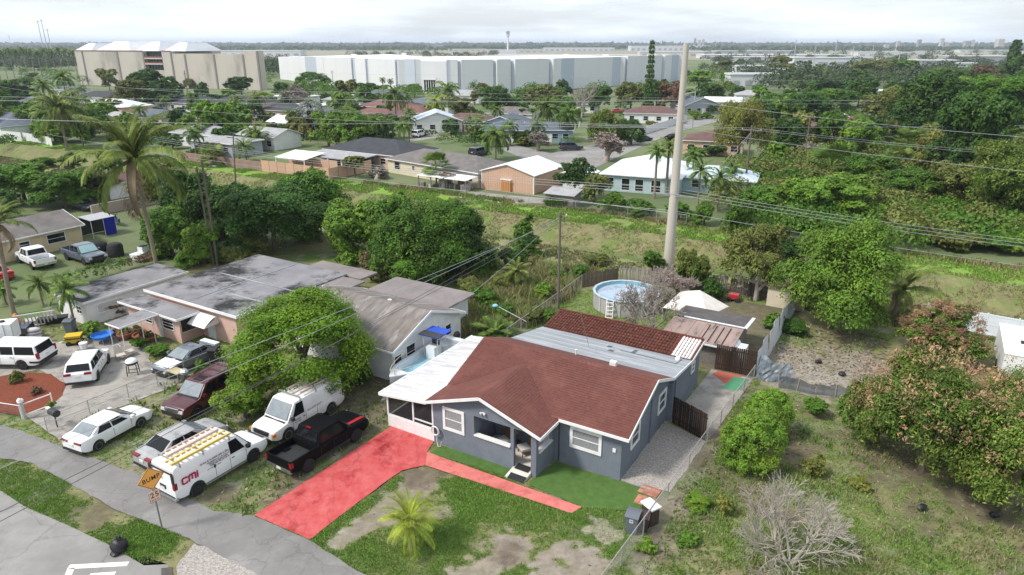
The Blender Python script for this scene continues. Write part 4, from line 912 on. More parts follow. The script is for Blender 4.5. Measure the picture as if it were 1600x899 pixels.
# ================================================================ vehicles
VS = 1.18
def paint(name, c, c2=None, rough=.28, coat=.5, **k): return mat('paint_' + name, c, c2 or tuple(x * .93 for x in c), rough=rough, coat=coat, spec=.5, scale=1.5, **k)
PWHITE = paint('white', (.80, .80, .80)); PBLACK = mat('paint_black', (.006, .006, .007), (.005, .005, .006), rough=.5, spec=.05); PMAROON = paint('maroon', (.075, .008, .012), (.06, .010, .014)); PGREY = paint('grey', (.13, .145, .17)); PSILVER = mat('paint_silver_worn', (.38, .38, .385), (.28, .28, .285), rough=.5, coat=.1, scale=2.0, c3=(.20, .20, .205), s3=1.3, lo3=.52, hi3=.64)
PRED = paint('red', (.42, .02, .03)); PBLUE = paint('blue', (.02, .05, .14)); PDARK = paint('dark', (.03, .035, .05)); PSLATE = paint('slate', (.10, .12, .15)); PWORN = mat('paint_white_worn', (.72, .70, .68), (.58, .52, .48), rough=.5, coat=.15, scale=1.3, lo=.45, hi=.75)
CHROME = mat('chrome', (.62, .62, .63), rough=.22, metal=.9); PLASTIC = mat('dark_plastic', (.03, .03, .032), rough=.6); RIM = mat('rim', (.46, .46, .47), (.36, .36, .37), rough=.35, metal=.6); RIMB = mat('rim_black', (.03, .03, .032), rough=.4); TAILM = mat('tail_lens', (.22, .008, .012), rough=.2, spec=.6); HEADM = mat('head_lens', (.55, .57, .58), (.40, .42, .43), rough=.15, spec=.7); AMBER = mat('amber_lens', (.65, .20, .03), rough=.25); PLATE = mat('plate', (.70, .70, .66), rough=.5)
SHADE = mat('sunshade', (.36, .52, .54), (.28, .44, .47), rough=.35, scale=2); CARGLASS = mat('car_glass', (.010, .012, .014), rough=.06, spec=.28); SKYGL = mat('windscreen_sky_sheen', (.24, .27, .285), (.16, .185, .20), rough=.12, spec=.5, scale=2.2)  # pale windscreen glass has the sky's reflection put into its base colour
def lerpl(pts, x):
    if x <= pts[0][0]: return pts[0][1]
    for (a, u), (b, w) in zip(pts, pts[1:]):
        if x <= b: t = (x - a) / (b - a) if b > a else 0; return u + (w - u) * t
    return pts[-1][1]
WHEELS = {}
def wheel_meshes(r, wd, dark):
    k = (r, wd, dark)
    if k in WHEELS: return WHEELS[k]
    t = MB().lathe([(r * .60, -wd / 2), (r * .93, -wd / 2), (r, -wd * .36), (r, wd * .36), (r * .93, wd / 2), (r * .60, wd / 2)], 26, axis='y').mesh('tyre', BLACK, 40)
    m = MB().lathe([(r * .12, .02), (r * .56, .015), (r * .60, wd * .44), (r * .66, wd * .47), (r * .66, wd * .5), (r * .58, wd * .5), (r * .55, wd * .30), (r * .16, wd * .40), (r * .13, wd * .43), (.001, wd * .43)], 26, axis='y')
    for i in range(6):
        a = i * math.pi / 3; c, s = math.cos(a), math.sin(a); m.bar((c * r * .12, wd * .41, s * r * .12), (c * r * .58, wd * .36, s * r * .58), r * .16, r * .07, up=(0, 1, 0))
    WHEELS[k] = (t, m.mesh('rim', RIMB if dark else RIM, 35)); return WHEELS[k]
def add_wheel(o, x, y, r, wd, dark=False):
    t, m = wheel_meshes(r, wd, dark); sgn = 1 if y > 0 else -1
    w = link('wheel', t, o, (x, y, r), (0, 0, 0 if sgn > 0 else math.pi)); link('rim', m, w)
def car_body(o, S, pm):
    L = S['L']; W2 = S['W'] / 2; xf, xr = S['xf'], S['xr']; R = S['r']; Ra = R * 1.17; zs = S.get('sill', .26); top = S['top']; bed = S.get('bed')
    xs = sorted(set([round(-L / 2 + i * L / 84, 4) for i in range(85)] + ([bed[0], bed[0] + .002] if bed else [])))
    rings = []
    for x in xs:
        u = 2 * x / L; tf = max(0, (abs(u) - .80) / .20); fr = S.get('nose', .16) if u > 0 else S.get('tail', .08)
        hw = W2 * (1 - fr * tf ** 2.2); z0 = zs + .16 * tf ** 2; zt = lerpl(top, x); zb = z0
        for xw in (xf, xr):
            dx = x - xw
            if abs(dx) < Ra: zb = max(zb, R + math.sqrt(max(Ra * Ra - dx * dx, 0)) * .98)
        zb = min(zb, zt - .12); zm = max(zb + .06, (zb + zt) * .5); zc = min(zb + .03, zt - .1)
        P = [(0, z0), (W2 * .58, z0), (W2 * .585, zb), (hw * .97, zb), (hw * .995, max(zc, z0 + .1))]
        if bed and x <= bed[0]: P += [(hw, zt - .05), (hw * .985, zt), (hw - .10, zt), (hw - .115, bed[2]), (0, bed[2])]
        else: P += [(hw, zm), (hw * .985, zt - .10), (hw * .95, zt - .02), (hw * .72, zt + .015), (0, zt + S.get('crown', .03))]
        rings.append([(x, y, z) for y, z in P] + [(x, -y, z) for y, z in P[-2:0:-1]])
    mb = MB(); n = len(rings[0])
    for r_ in rings: mb.v += r_
    for i in range(len(rings) - 1):
        for k in range(n): mb.f.append((i * n + k, (i + 1) * n + k, (i + 1) * n + (k + 1) % n, i * n + (k + 1) % n))
    mb.f.append(tuple(range(n))); mb.f.append(tuple((len(rings) - 1) * n + k for k in range(n - 1, -1, -1))); mb.m = [0] * len(mb.f)
    return mb.obj('body', pm, o, 32)
def cabin(o, S, pm, rm=None):
    x0, x1, x2, x3 = S['cab']; zb, zr = S['belt'], S['roof']; wb, wr = S['W'] / 2 * S.get('wb', .93), S['W'] / 2 * S.get('wr', .76)
    def ring(t, z, w, e=0.0): xa = x0 + (x1 - x0) * t; xb = x3 + (x2 - x3) * t; return xa - e, xb + e, w, z
    lv = []
    for t, z, w, e in ((0, zb - .05, wb, 0), (.5, zb + (zr - zb) * .5, wb + (wr - wb) * .42, 0), (.9, zb + (zr - zb) * .9, wb + (wr - wb) * .9, 0), (1, zr - .025, wr - .02, .05), (1, zr + .005, wr * .8, .22), (1, zr + .02, wr * .35, .5)):
        xa, xb, w, z = ring(t, z, w, e); zf = -.0
        lv.append([(xa - .04 * (1 if t < 1 else 0), w, z), (xa, w * .5, z), (xa + .03, 0, z), (xa, -w * .5, z), (xa - .04 * (1 if t < 1 else 0), -w, z), (xb + .03, -w, z), (xb, -w * .5, z), (xb - .01, 0, z), (xb, w * .5, z), (xb + .03, w, z)])
    mb = MB(); n = 10
    for r_ in lv: mb.v += r_
    for i in range(len(lv) - 1):
        for k in range(n): mb.f.append((i * n + (k + 1) % n, i * n + k, (i + 1) * n + k, (i + 1) * n + (k + 1) % n))
    mb.f.append(tuple((len(lv) - 1) * n + k for k in range(n - 1, -1, -1))); mb.m = [0] * len(mb.f)
    c = mb.obj('cabin', rm or pm, o, 35)
    def q(pts, name, m, off):
        a, b, cc = Vector(pts[0]), Vector(pts[1]), Vector(pts[2]); nn = (b - a).cross(cc - a).normalized(); c_ = sum((Vector(p) for p in pts), Vector()) / len(pts)
        ax = Vector((c_.x - (x0 + x3) / 2, c_.y, c_.z - (zb + zr) / 2 + .0))
        if nn.dot(ax) < 0: nn = -nn
        p0 = [Vector(p) + nn * off for p in pts]; p1 = [Vector(p) - nn * .03 for p in pts]; k = len(pts); m2 = MB(); m2.add(p0 + p1, [tuple(range(k)), tuple(range(2 * k - 1, k - 1, -1))] + [((i + 1) % k, i, k + i, k + (i + 1) % k) for i in range(k)]); return m2.obj(name, m, o)
    def wid(t): return wb + (wr - wb) * t
    gm = S.get('glass', CARGLASS)
    ta, tb = S.get('ws', (.06, .9))
    X = lambda t: x0 + (x1 - x0) * t; Z = lambda t: zb + (zr - zb) * t; XB = lambda t: x3 + (x2 - x3) * t
    q([(X(ta), wid(ta) * .90, Z(ta)), (X(ta) + .03, 0, Z(ta)), (X(ta), -wid(ta) * .90, Z(ta)), (X(tb), -wid(tb) * .9, Z(tb)), (X(tb) + .025, 0, Z(tb)), (X(tb), wid(tb) * .9, Z(tb))], 'windscreen', S.get('wsm', gm), .018)
    if S.get('rearglass', True):
        ra, rb = S.get('rw', (.12, .86)); q([(XB(ra), wid(ra) * .86, Z(ra)), (XB(ra), -wid(ra) * .86, Z(ra)), (XB(rb), -wid(rb) * .86, Z(rb)), (XB(rb), wid(rb) * .86, Z(rb))], 'rear_window', S.get('rwm', gm), .02)
    for s in (-1, 1):
        for (u0, u1, v0, v1) in S['side']:   # bottom x from/to, top x from/to
            ta, tb = .08, .86; q([(u0, s * wid(ta), Z(ta)), (u1, s * wid(ta), Z(ta)), (v1, s * wid(tb), Z(tb)), (v0, s * wid(tb), Z(tb))], 'side_window', gm, .014)
        mx = x0 - .32; mm = MB(); mm.box(mx - .09, mx + .09, s * (wb + .04) if s > 0 else s * (wb + .24), s * (wb + .24) if s > 0 else s * (wb + .04), zb + .03, zb + .20); mm.obj('mirror', S.get('mir', pm), o)
    return c
def vehicle(label, cat, name, S, pm, loc, ang, group=None, rm=None, hood=None, scale=None):
    o = empty(name, loc, math.radians(ang), label, cat, group); o.scale = (scale or VS,) * 3
    L, W2 = S['L'], S['W'] / 2
    car_body(o, S, pm); cabin(o, S, pm, rm)
    c0 = S['cab'][0]; B(c0 - .02, c0 + .1, -W2 * .82, W2 * .82, S['belt'] - .09, lerpl(S['top'], c0 + .06) + S.get('crown', .03) + .008).obj('cowl', PLASTIC, o)
    for s in (-1, 1): B(S['xr'] + S['r'] * 1.25, S['xf'] - S['r'] * 1.25, min(s * (W2 - .03), s * (W2 + .004)), max(s * (W2 - .03), s * (W2 + .004)), S.get('sill', .26), S.get('sill', .26) + .09).obj('sill_trim', PLASTIC, o)
    for x in (S['xf'], S['xr']):
        for s in (-1, 1): add_wheel(o, x, s * (W2 - .125), S['r'], S.get('tw', .23), S.get('drim', False))
    hz, hh, hwid = S.get('head', (.66, .15, .36)); tz, th, tw_ = S.get('tailz', (.82, .18, .34)); nf = 1 - S.get('nose', .16)
    hh = min(hh, lerpl(S['top'], L / 2 - .16) - .015 - hz); hh = max(hh, .07); hz = min(hz, lerpl(S['top'], L / 2 - .03) - .06)
    for s in (-1, 1):
        y1, y0 = s * W2 * nf * .99, s * (W2 * nf * .99 - hwid); ya, yb = min(y0, y1), max(y0, y1)
        MB().hexa([(L / 2 - .26, ya, hz), (L / 2 + .015, ya, hz), (L / 2 + .015, yb, hz), (L / 2 - .26, yb, hz), (L / 2 - .30, ya, hz + hh), (L / 2 - .03, ya, hz + hh), (L / 2 - .03, yb, hz + hh), (L / 2 - .30, yb, hz + hh)]).obj('headlight', HEADM, o)
        tt = 1 - S.get('tail', .08); y1, y0 = s * (W2 * tt + .012), s * (W2 * tt - tw_); ya, yb = min(y0, y1), max(y0, y1)
        B(-L / 2 - .015, -L / 2 + .16, ya, yb, tz, tz + th).obj('tail_light', TAILM, o)
    gz0, gz1 = S.get('grille', (.44, .62)); gw = S.get('gw', .55) * W2
    B(L / 2 - .1, L / 2 + .012, -gw, gw, gz0, gz1).obj('grille', S.get('grm', PLASTIC), o)
    bz0, bz1 = S.get('bump', (.30, .42)); bm_ = S.get('bm', PLASTIC)
    B(L / 2 - .12, L / 2 + .03, -W2 * nf * .93, W2 * nf * .93, bz0, bz1).obj('bumper', bm_, o); B(-L / 2 - .03, -L / 2 + .12, -W2 * .90, W2 * .90, bz0, bz1 + .02).obj('bumper', bm_, o)
    B(-L / 2 - .034, -L / 2 + .1, -.16, .16, S.get('pz', .62), S.get('pz', .62) + .15).obj('licence_plate', PLATE, o)
    for s in (-1, 1):
        mb = MB()
        for x in S.get('handles', ()): z = S['belt'] - .14; y = s * (W2 + .005); mb.box(x - .08, x + .08, min(y, y + s * .025), max(y, y + s * .025), z, z + .035)
        if mb.v: mb.obj('door_handle', S.get('hm', PLASTIC), o)
        mb = MB()
        for x in S.get('seams', ()): y = s * (W2 * .985); mb.box(x - .008, x + .008, min(y, s * (W2 + .0035)), max(y, s * (W2 + .0035)), .42, S['belt'] - .06)
        if mb.v: mb.obj('door_seam', PLASTIC, o)
    if hood: # hood panel in its own paint
        a, b = S['cab'][0] + .02, L / 2 - .20; mb = MB(); n = 6; vs = []
        for i in range(n + 1):
            x = a + (b - a) * i / n; z = lerpl(S['top'], x); w = W2 * (.90 if i < n else .78)
            for y, dz in ((w, -.005), (w * .72, .022), (0, S.get('crown', .03) + .012), (-w * .72, .022), (-w, -.005)): vs.append((x, y, z + dz))
        mb.add(vs, [(i * 5 + k, (i + 1) * 5 + k, (i + 1) * 5 + k + 1, i * 5 + k + 1) for i in range(n) for k in range(4)]); mb.obj('hood', hood, o, 40)
    return o
def spot(rear, front, side, S):
    """wheel contact points of the visible side in the photograph -> centre and heading"""
    a, b = at(*rear), at(*front); d = (b - a).normalized(); ang = math.degrees(math.atan2(d.y, d.x)); n = Vector((-d.y, d.x, 0)); m = (a + b) / 2
    xm = (S['xf'] + S['xr']) / 2 * VS
    return m - d * xm + n * (S['W'] / 2 - .1) * VS * (1 if side == 'R' else -1), ang
SEDAN = dict(L=4.63, W=1.80, xf=1.33, xr=-1.37, r=.32, top=[(-2.32, .82), (-2.2, 1.0), (-1.5, 1.03), (-.9, .98), (.8, .94), (1.2, .90), (2.05, .78), (2.24, .70), (2.32, .54)], cab=(1.15, .30, -.95, -1.85), belt=.95, roof=1.43, side=[(.62, -.32, .15, -.36), (-.40, -1.28, -.42, -1.0)], handles=(.0, -.95), seams=(-.36, .75), nose=.22, tail=.14, head=(.60, .11, .36), tailz=(.80, .11, .52), bump=(.26, .34), pz=.60)
COUPE = dict(SEDAN, W=1.84, L=4.65, top=[(-2.32, .80), (-2.2, .97), (-1.5, .99), (-.5, .93), (.5, .91), (1.0, .88), (2.05, .75), (2.24, .66), (2.32, .50)], cab=(.95, .05, -.85, -1.75), roof=1.33, belt=.92, side=[(.45, -.65, -.05, -.55), (-.74, -1.25, -.62, -1.0)], glass=CARGLASS, wsm=SKYGL)
SUV = dict(L=5.05, W=2.0, xf=1.58, xr=-1.37, r=.375, top=[(-2.52, 1.12), (-1.2, 1.12), (.9, 1.10), (1.25, 1.08), (2.3, 1.02), (2.47, .96), (2.52, .74)], cab=(1.28, .55, -2.30, -2.50), belt=1.10, roof=1.80, wr=.82, side=[(.80, -.22, .40, -.22), (-.34, -1.22, -.34, -1.22), (-1.34, -2.32, -1.34, -2.22)], handles=(-.05, -1.05), seams=(-.28, -1.28, .85), nose=.12, tail=.05, head=(.80, .16, .40), tailz=(.85, .42, .16), bump=(.40, .60), sill=.36, grille=(.66, .92), pz=.86, wsm=SKYGL)
BIGSUV = dict(SUV, L=5.57, W=2.0, xf=1.85, xr=-1.48, top=[(-2.78, 1.12), (-1.2, 1.12), (1.2, 1.10), (1.5, 1.08), (2.55, 1.02), (2.72, .96), (2.78, .74)], cab=(1.5, .80, -2.55, -2.75), side=[(1.02, .02, .66, .02), (-.10, -1.0, -.10, -1.0), (-1.12, -2.52, -1.12, -2.44)], roof=1.82, seams=(-.04, -1.06, 1.1), handles=(.15, -.85))
CROSS = dict(L=4.65, W=1.84, xf=1.37, xr=-1.35, r=.35, top=[(-2.32, 1.0), (-2.1, 1.06), (.9, 1.02), (1.2, 1.0), (2.1, .86), (2.26, .72), (2.32, .55)], cab=(1.2, .40, -1.75, -2.2), belt=1.03, roof=1.64, wr=.78, side=[(.68, -.30, .28, -.32), (-.38, -1.28, -.40, -1.25), (-1.36, -1.95, -1.33, -1.72)], handles=(.0, -1.0), seams=(-.35, .8), nose=.2, tail=.12, head=(.72, .12, .36), tailz=(.94, .12, .42), bump=(.32, .46), sill=.32, pz=.76, rw=(.18, .82))
VAN = dict(L=5.69, W=2.01, xf=1.76, xr=-1.67, r=.39, top=[(-2.84, 1.16), (1.3, 1.16), (1.62, 1.12), (2.60, .98), (2.76, .88), (2.84, .70)], cab=(1.75, 1.02, -2.72, -2.84), belt=1.16, roof=2.08, wb=.97, wr=.86, side=[(1.30, .42, .92, .42)], rearglass=False, handles=(.52,), seams=(.34, -.55, 1.35), nose=.14, tail=.03, head=(.72, .20, .34), tailz=(.98, .36, .14), bump=(.36, .56), sill=.36, grille=(.66, .90), gw=.62, pz=.80, mir=PLASTIC, crown=.03, ws=(.08, .88))
PICKUP = dict(L=5.82, W=2.02, xf=1.80, xr=-1.77, r=.40, tw=.28, top=[(-2.91, 1.20), (-.95, 1.20), (1.0, 1.17), (1.35, 1.16), (2.6, 1.08), (2.84, .98), (2.91, .75)], cab=(1.42, .72, -.72, -.98), belt=1.17, roof=1.90, wr=.80, side=[(.98, .12, .60, .12), (.02, -.78, .02, -.66)], handles=(.22, -.62), seams=(.07, -.86, 1.0), nose=.10, tail=.02, head=(.84, .20, .36), tailz=(.84, .30, .15), bump=(.48, .68), sill=.44, grille=(.70, 1.02), gw=.60, pz=.53, bed=(-1.06, -2.85, .78), bm=CHROME, rw=(.16, .84), crown=.04)
def tailgate(o, S, pm):
    L = S['L']; B(-L / 2 - .005, -L / 2 + .07, -.88, .88, .76, 1.20).obj('tailgate', pm, o); B(-L / 2 + .08, S['bed'][0] - .02, -.86, .86, .775, .79).obj('bed_liner', PLASTIC, o)
    B(S['bed'][0] - .07, S['bed'][0] + .01, -.88, .88, .7, 1.19).obj('bed_wall', pm, o)
# --- 1 contractor van
p, a = spot((308, 775), (398, 720), 'R', VAN); a = 59.0
v1 = vehicle('white work van lettered CMi with ladders on its roof', 'van', 'work_van', dict(VAN, wsm=CARGLASS), PWHITE, p, a)
MAG = mat('logo_magenta', (.52, .012, .10), rough=.5); GREYT = mat('letter_grey', (.25, .25, .28), rough=.6); LRED = mat('letter_red', (.55, .12, .14), rough=.6)
yR = -1.012
# CMi emblem drawn in strokes on the right flank (x runs forward, text reads rear to front)
mb = MB()
def stroke2(mb, pts, w, y0=yR, t=.012):
    for p_, q_ in zip(pts, pts[1:]):
        d = Vector((q_[0] - p_[0], 0, q_[1] - p_[1])).normalized() * w * .48; n = Vector((-d.z, 0, d.x)); P0, P1 = Vector((p_[0], y0, p_[1])) - d * .9, Vector((q_[0], y0, q_[1])) + d * .9; k = Vector((0, t / 2, 0))
        mb.hexa([P0 - n - k, P1 - n - k, P1 - n + k, P0 - n + k, P0 + n - k, P1 + n - k, P1 + n + k, P0 + n + k])
def cmi(mb, x, z, s, w, y0=yR, t=.012):
    C_ = [(.30, .30), (.26, .34), (.08, .34), (.02, .28), (.02, .06), (.08, 0), (.26, 0), (.30, .04)]; stroke2(mb, [(x + a_ * s, z + b_ * s) for a_, b_ in C_], w, y0, t)
    for q_ in ([(.42, 0), (.42, .28), (.47, .34), (.74, .34), (.80, .28), (.80, 0)], [(.61, .34), (.61, .08)], [(.93, 0), (.93, .22)], [(.93, .32), (.93, .345)]): stroke2(mb, [(x + a_ * s, z + b_ * s) for a_, b_ in q_], w, y0, t)
cmi(mb, -2.42, 1.10, .92, .085); mb.obj('logo', MAG, v1)
mb = MB(); cmi(mb, 0, 0, .36, .034, 0, .01); lo = mb.obj('logo', MAG, v1, loc=(-2.88, .30, 1.42), rot=(0, -.10, -math.pi / 2))
def smallprint(o, rows, y, m, seed=1, name='small_print'):
    r = random.Random(seed); mb = MB()
    for x0, x1, z, h in rows:
        x = x0
        while x < x1: w = r.uniform(.02, .045); mb.box(x, x + w, y - .004, y + .004, z, z + h * r.uniform(.6, 1)); x += w + (.012 if r.random() > .2 else .06)
    mb.obj(name, m, o)['kind'] = 'stuff'
smallprint(v1, ((-1.35, .30, 1.57, .10), (-.95, .30, 1.44, .075), (-.85, .25, 1.34, .075), (-.8, -.1, 1.24, .075), (-1.0, -.2, 1.10, .05)), -1.006, GREYT); smallprint(v1, ((-.05, .28, 1.24, .075),), -1.008, LRED, 2)
B(-2.86, -2.845, -.88, .88, 1.86, 1.96).obj('rear_trim', PLASTIC, v1)
for s in (-1, 1): B(-2.862, -2.80, s * .90 - .07, s * .90 + .07, 1.35, 1.94).obj('rear_pillar', PLASTIC, v1)
B(-2.872, -2.84, -.26, -.1 + .3, .86, 1.06).obj('plate_recess', PLASTIC, v1); B(-2.90, -2.73, -1.0, 1.0, .38, .52).obj('step_bumper', METAL, v1)
B(-1.2, 1.3, -1.03, -.93, .34, .42).obj('running_board', METAL, v1); B(-1.2, 1.3, .93, 1.03, .34, .42).obj('running_board', METAL, v1)
B(-.62, -.54, -1.04, -1.0, 1.06, 1.22).obj('slide_handle', PLASTIC, v1)
def rack(o, xs, m, z=2.2, w=.86):
    rk = MB()
    for x in xs:
        rk.bar((x, -w, z), (x, w, z), .05, .05)
        for s in (-1, 1): rk.bar((x, s * w, z + .02), (x, s * w, 1.98), .05, .05)
    return rk.obj('roof_rack', m, o)
rack(v1, (-2.3, -1.0, .55), METAL)
YLAD = mat('fibreglass_yellow', (.68, .50, .12), (.58, .42, .10), rough=.55, scale=3); PLAD = mat('fibreglass_pale', (.55, .40, .35), (.46, .34, .30), rough=.55, scale=3); ALU = mat('ladder_rung', (.66, .62, .50), rough=.5)
def ladder(van, x0, x1, y0, y1, z, m, label):
    w = van.matrix_basis; o = empty('ladder', w @ Vector(((x0 + x1) / 2, (y0 + y1) / 2, z)), van.rotation_euler.z, label, 'ladder', 'ladders on the roofs of work vans'); o.scale = van.scale; l, h = (x1 - x0) / 2, (y1 - y0) / 2
    for s in (-1, 1): B(-l, l, s * h - .045, s * h + .045, -.06, .06).obj('rail', m, o)
    n = int((x1 - x0) / .30); rg = MB().tube([(0, -h, 0), (0, h, 0)], .05, 8).mesh('rung', ALU, 60)
    for i in range(n): link('rung', rg, o, (-l + .17 + i * (2 * l - .34) / (n - 1), 0, 0))
ladder(v1, -2.65, .75, -.74, -.28, 2.29, YLAD, 'yellow fibreglass ladder on the roof of the CMi van, nearest its lettered side'); ladder(v1, -2.3, .65, .12, .56, 2.29, PLAD, 'pale reddish ladder on the far side of the CMi van roof')
# --- 2 worn silver sedan beside it
v2 = vehicle('silver sedan with peeling paint parked on the far side of the CMi van', 'car', 'sedan', dict(SEDAN, wsm=SKYGL, L=4.9, W=1.86, xr=-1.45), PSILVER, at(289, 703), 59.0)
# --- 3 white sedan by the lane
p, a = spot((168, 703), (218, 662), 'R', SEDAN); v3 = vehicle('shiny white sedan parked on the grass by the lane', 'car', 'sedan', dict(SEDAN, rwm=SKYGL, hm=PWHITE), PWHITE, p, 66.0)
# --- 4 maroon suv
S4 = dict(SUV, L=5.2, xf=1.62, xr=-1.45); p, a = spot((372, 612), (303, 657), 'L', S4); v4 = vehicle('maroon suv with roof rails and sunroof facing the lane', 'suv', 'suv', dict(S4, bm=PLASTIC, grm=CHROME), PMAROON, p, -113.0)
B(-.15, .4, -.35, .35, 1.822, 1.832).obj('sunroof', CARGLASS, v4); mb = MB()
for s in (-1, 1): mb.bar((.2, s * .68, 1.88), (-2.0, s * .68, 1.88), .04)
for x in (-.3, -1.1, -1.8): mb.bar((x, -.68, 1.88), (x, .68, 1.88), .05, .03)
mb.obj('roof_rail', PMAROON, v4)
# --- 5 second work van
p, a = spot((520, 645), (448, 690), 'L', VAN); v5 = vehicle('white van with pinkish dusty roof and pipe rack facing the lane', 'van', 'work_van', dict(VAN, wsm=SKYGL), PWORN, p, -120.5)
rk = rack(v5, (-2.1, -.7, .55), METAL, 2.24)
DIRTYP = mat('dusty_pink', (.55, .40, .37), (.44, .31, .29), rough=.8)
w5 = v5.matrix_basis
def pipe(y, x0, x1, label):
    o = empty('pipe', w5 @ Vector(((x0 + x1) / 2, y, 2.30)), v5.rotation_euler.z, label, 'pipe', 'pipes on the dusty white van'); o.scale = v5.scale; MB().tube([(x0 - (x0 + x1) / 2, 0, 0), (x1 - (x0 + x1) / 2, 0, 0)], .05, 8).obj('tube', DIRTYP, o, 60)
    mb = MB()
    for e in (x0, x1): mb.lathe([(.045, -.03), (.06, -.03), (.06, .03), (.045, .03)], 8, (e - (x0 + x1) / 2, 0, 0), axis='x')
    mb.obj('end_cap', METAL, o, 60)
pipe(.62, -2.9, .2, 'pinkish pipe on the dusty van roof, nearest the black pickup'); pipe(.30, -2.7, .5, 'pinkish pipe along the middle of the dusty van roof'); pipe(-.45, -2.5, .3, 'pinkish pipe on the dusty van roof, nearest the bushes')
text('lettering', '561 379 9217', .20, GREYT, v5, (-.35, 1.012, 1.22), (math.pi / 2, 0, math.pi), .003, 'CENTER', .9)
smallprint(v5, ((-2.35, -1.55, 1.62, .13), (-2.2, -1.6, 1.47, .12), (-2.2, -1.7, 1.34, .1)), 1.004, GREYT, 3); smallprint(v5, ((.75, 1.3, 1.0, .1), (.75, 1.2, .86, .08)), 1.012, GREYT, 4)
for s in (-1, 1): B(2.62, 2.84, s * .95 - .04 if s > 0 else s * .95 - .04, s * .95 + .04, .70, .88).obj('turn_signal', AMBER, v5)
# --- 6 black pickup
p, a = spot((482, 737), (557, 690), 'R', PICKUP); v6 = vehicle('black pickup with red taped roof lamp and open bed by the red driveway', 'pickup', 'pickup_truck', dict(PICKUP, drim=True, bm=CHROME), PBLACK, p, 57.5)
tailgate(v6, PICKUP, PBLACK); mb = MB()
for s in (-1, 1): mb.box(1.5, 2.75, s * .42 - .09, s * .42 + .09, 1.0, 1.168 + 0)
B(-.78, -.68, -.18, .18, 1.885, 1.945).obj('brake_lamp', TAILM, v6); mb = MB(); n = 8
vs = []
for i in range(n + 1):
    x = 1.5 + 1.3 * i / n; z = lerpl(PICKUP['top'], x) + .035
    for y in (-.75, -.52): vs.append((x, y, z))
mb.add(vs, [(2 * i, 2 * i + 2, 2 * i + 3, 2 * i + 1) for i in range(n)]); mb.obj('red_stripe', PRED, v6)
mb = MB(); mb.box(-1.2, 1.25, -1.06, -.98, .40, .44).box(-1.2, 1.25, .98, 1.06, .40, .44); mb.obj('step_bar', PLASTIC, v6)
# --- 7 white crossover in the neighbour's yard
v7 = vehicle('white crossover seen from behind on the concrete yard', 'car', 'crossover', CROSS, PWHITE, at(141, 583), 106.0)
# --- 8 large white suv
p, a = spot((53, 578), (-50, 577), 'L', BIGSUV); v8 = vehicle('large white suv with black rear glass cut by the left picture edge', 'suv', 'suv', dict(BIGSUV, wsm=CARGLASS), PWHITE, p, 178.0)
mb = MB()
for x in (-.4, -1.2, -2.0): mb.bar((x, -.7, 1.86), (x, .7, 1.86), .04, .03)
mb.obj('roof_rail', TRIM, v8); B(-2.80, -2.1, -1.004, 1.004, .55, .70).obj('side_trim', PLASTIC, v8)
# --- 9 grey coupe with white hood
p, a = spot((335, 560), (277, 588), 'L', COUPE); v9 = vehicle('grey coupe with white hood in front of the pink house', 'car', 'coupe', COUPE, PGREY, p, -117.0, hood=PWHITE)
B(-2.28, -1.85, -.8, .8, .985, 1.035).obj('trunk_lid', PWHITE, v9)
# --- 10, 11, 12, 13 vehicles of the yellow house
p, a = spot((100, 405), (140, 417), 'R', PICKUP); v10 = vehicle('grey pickup with silver windscreen shade beside the yellow house', 'pickup', 'pickup_truck', dict(PICKUP, wsm=SHADE, drim=True, bm=PLASTIC), PSLATE, p, -33.0); tailgate(v10, PICKUP, PSLATE)
v11 = vehicle('white pickup seen from behind on the grass by the yellow house', 'pickup', 'pickup_truck', PICKUP, PWHITE, at(57, 413), 142.0); tailgate(v11, PICKUP, PWHITE)
v12 = vehicle('red car behind the small palm at the left edge', 'car', 'sedan', SEDAN, PRED, at(-8, 436), 150.0)
v13 = vehicle('dark sedan in the shade behind the long garden wall', 'car', 'sedan', SEDAN, PDARK, at(131, 327), -30.0)
# ================================================================ neighbouring houses
R90 = math.pi / 2
WROOF = mat('weathered_roof', (.22, .195, .18), (.11, .095, .085), rough=.9, scale=.8, stretch=(2.2, .5, 1), c3=(.36, .35, .34), s3=.6, lo3=.52, hi3=.7, bump=.2, bscale=10, detail=12)
MC['roof_weathered'] = WROOF; SHCOL['weathered'] = ((.33, .31, .30), (.2, .19, .18))
FROOF = mat('flat_roof', (.25, .245, .255), (.16, .155, .165), rough=.9, scale=.35, stretch=(1, 1, 1), coord='World', c3=(.025, .025, .025), s3=.2, lo3=.49, hi3=.6, bump=.15, bscale=8, detail=13)
FROOF2 = mat('flat_roof_brown', (.24, .21, .205), (.17, .15, .145), rough=.9, scale=.5, c3=(.10, .09, .09), s3=.4, lo3=.60, hi3=.7, bump=.15, bscale=8, detail=12)
def roofmat(k, _f=roofmat): return WROOF if k == 'weathered' else _f(k)
h = house(lot(-32.2, 3.0), ANG, 11.6, 9.3, 'white house with weathered grey gable roof behind the boat', 'white', 'weathered', 'gablex', wh=2.7, sl=.36, ov=.4, wins=(('R', 2.2, 1.1, 1.2, 1.4), ('R', 7.4, 1.3, .9, 1.1), ('R', 5.9, 2.3, .5, .5)), doors=(('R', .55, .8, 2.1, DARKM),))
mb = MB(); mb.box(-31.4 + 32.2, 9.6, 9.3, 13.4, 0, 2.75); mb.obj('rear_wall', wallmat('white'), h); mb = MB(); mb.box(.5, 10.2, 8.9, 13.8, 2.78, 2.96); mb.obj('rear_roof', FROOF2, h)
mb = MB(); mb.lathe([(.2, 0), (.2, .18), (.12, .22)], 10, (7.0, 5.2, 4.3)); mb.obj('roof_vent', TRIM, h)
PINKW = wallmat('pink')
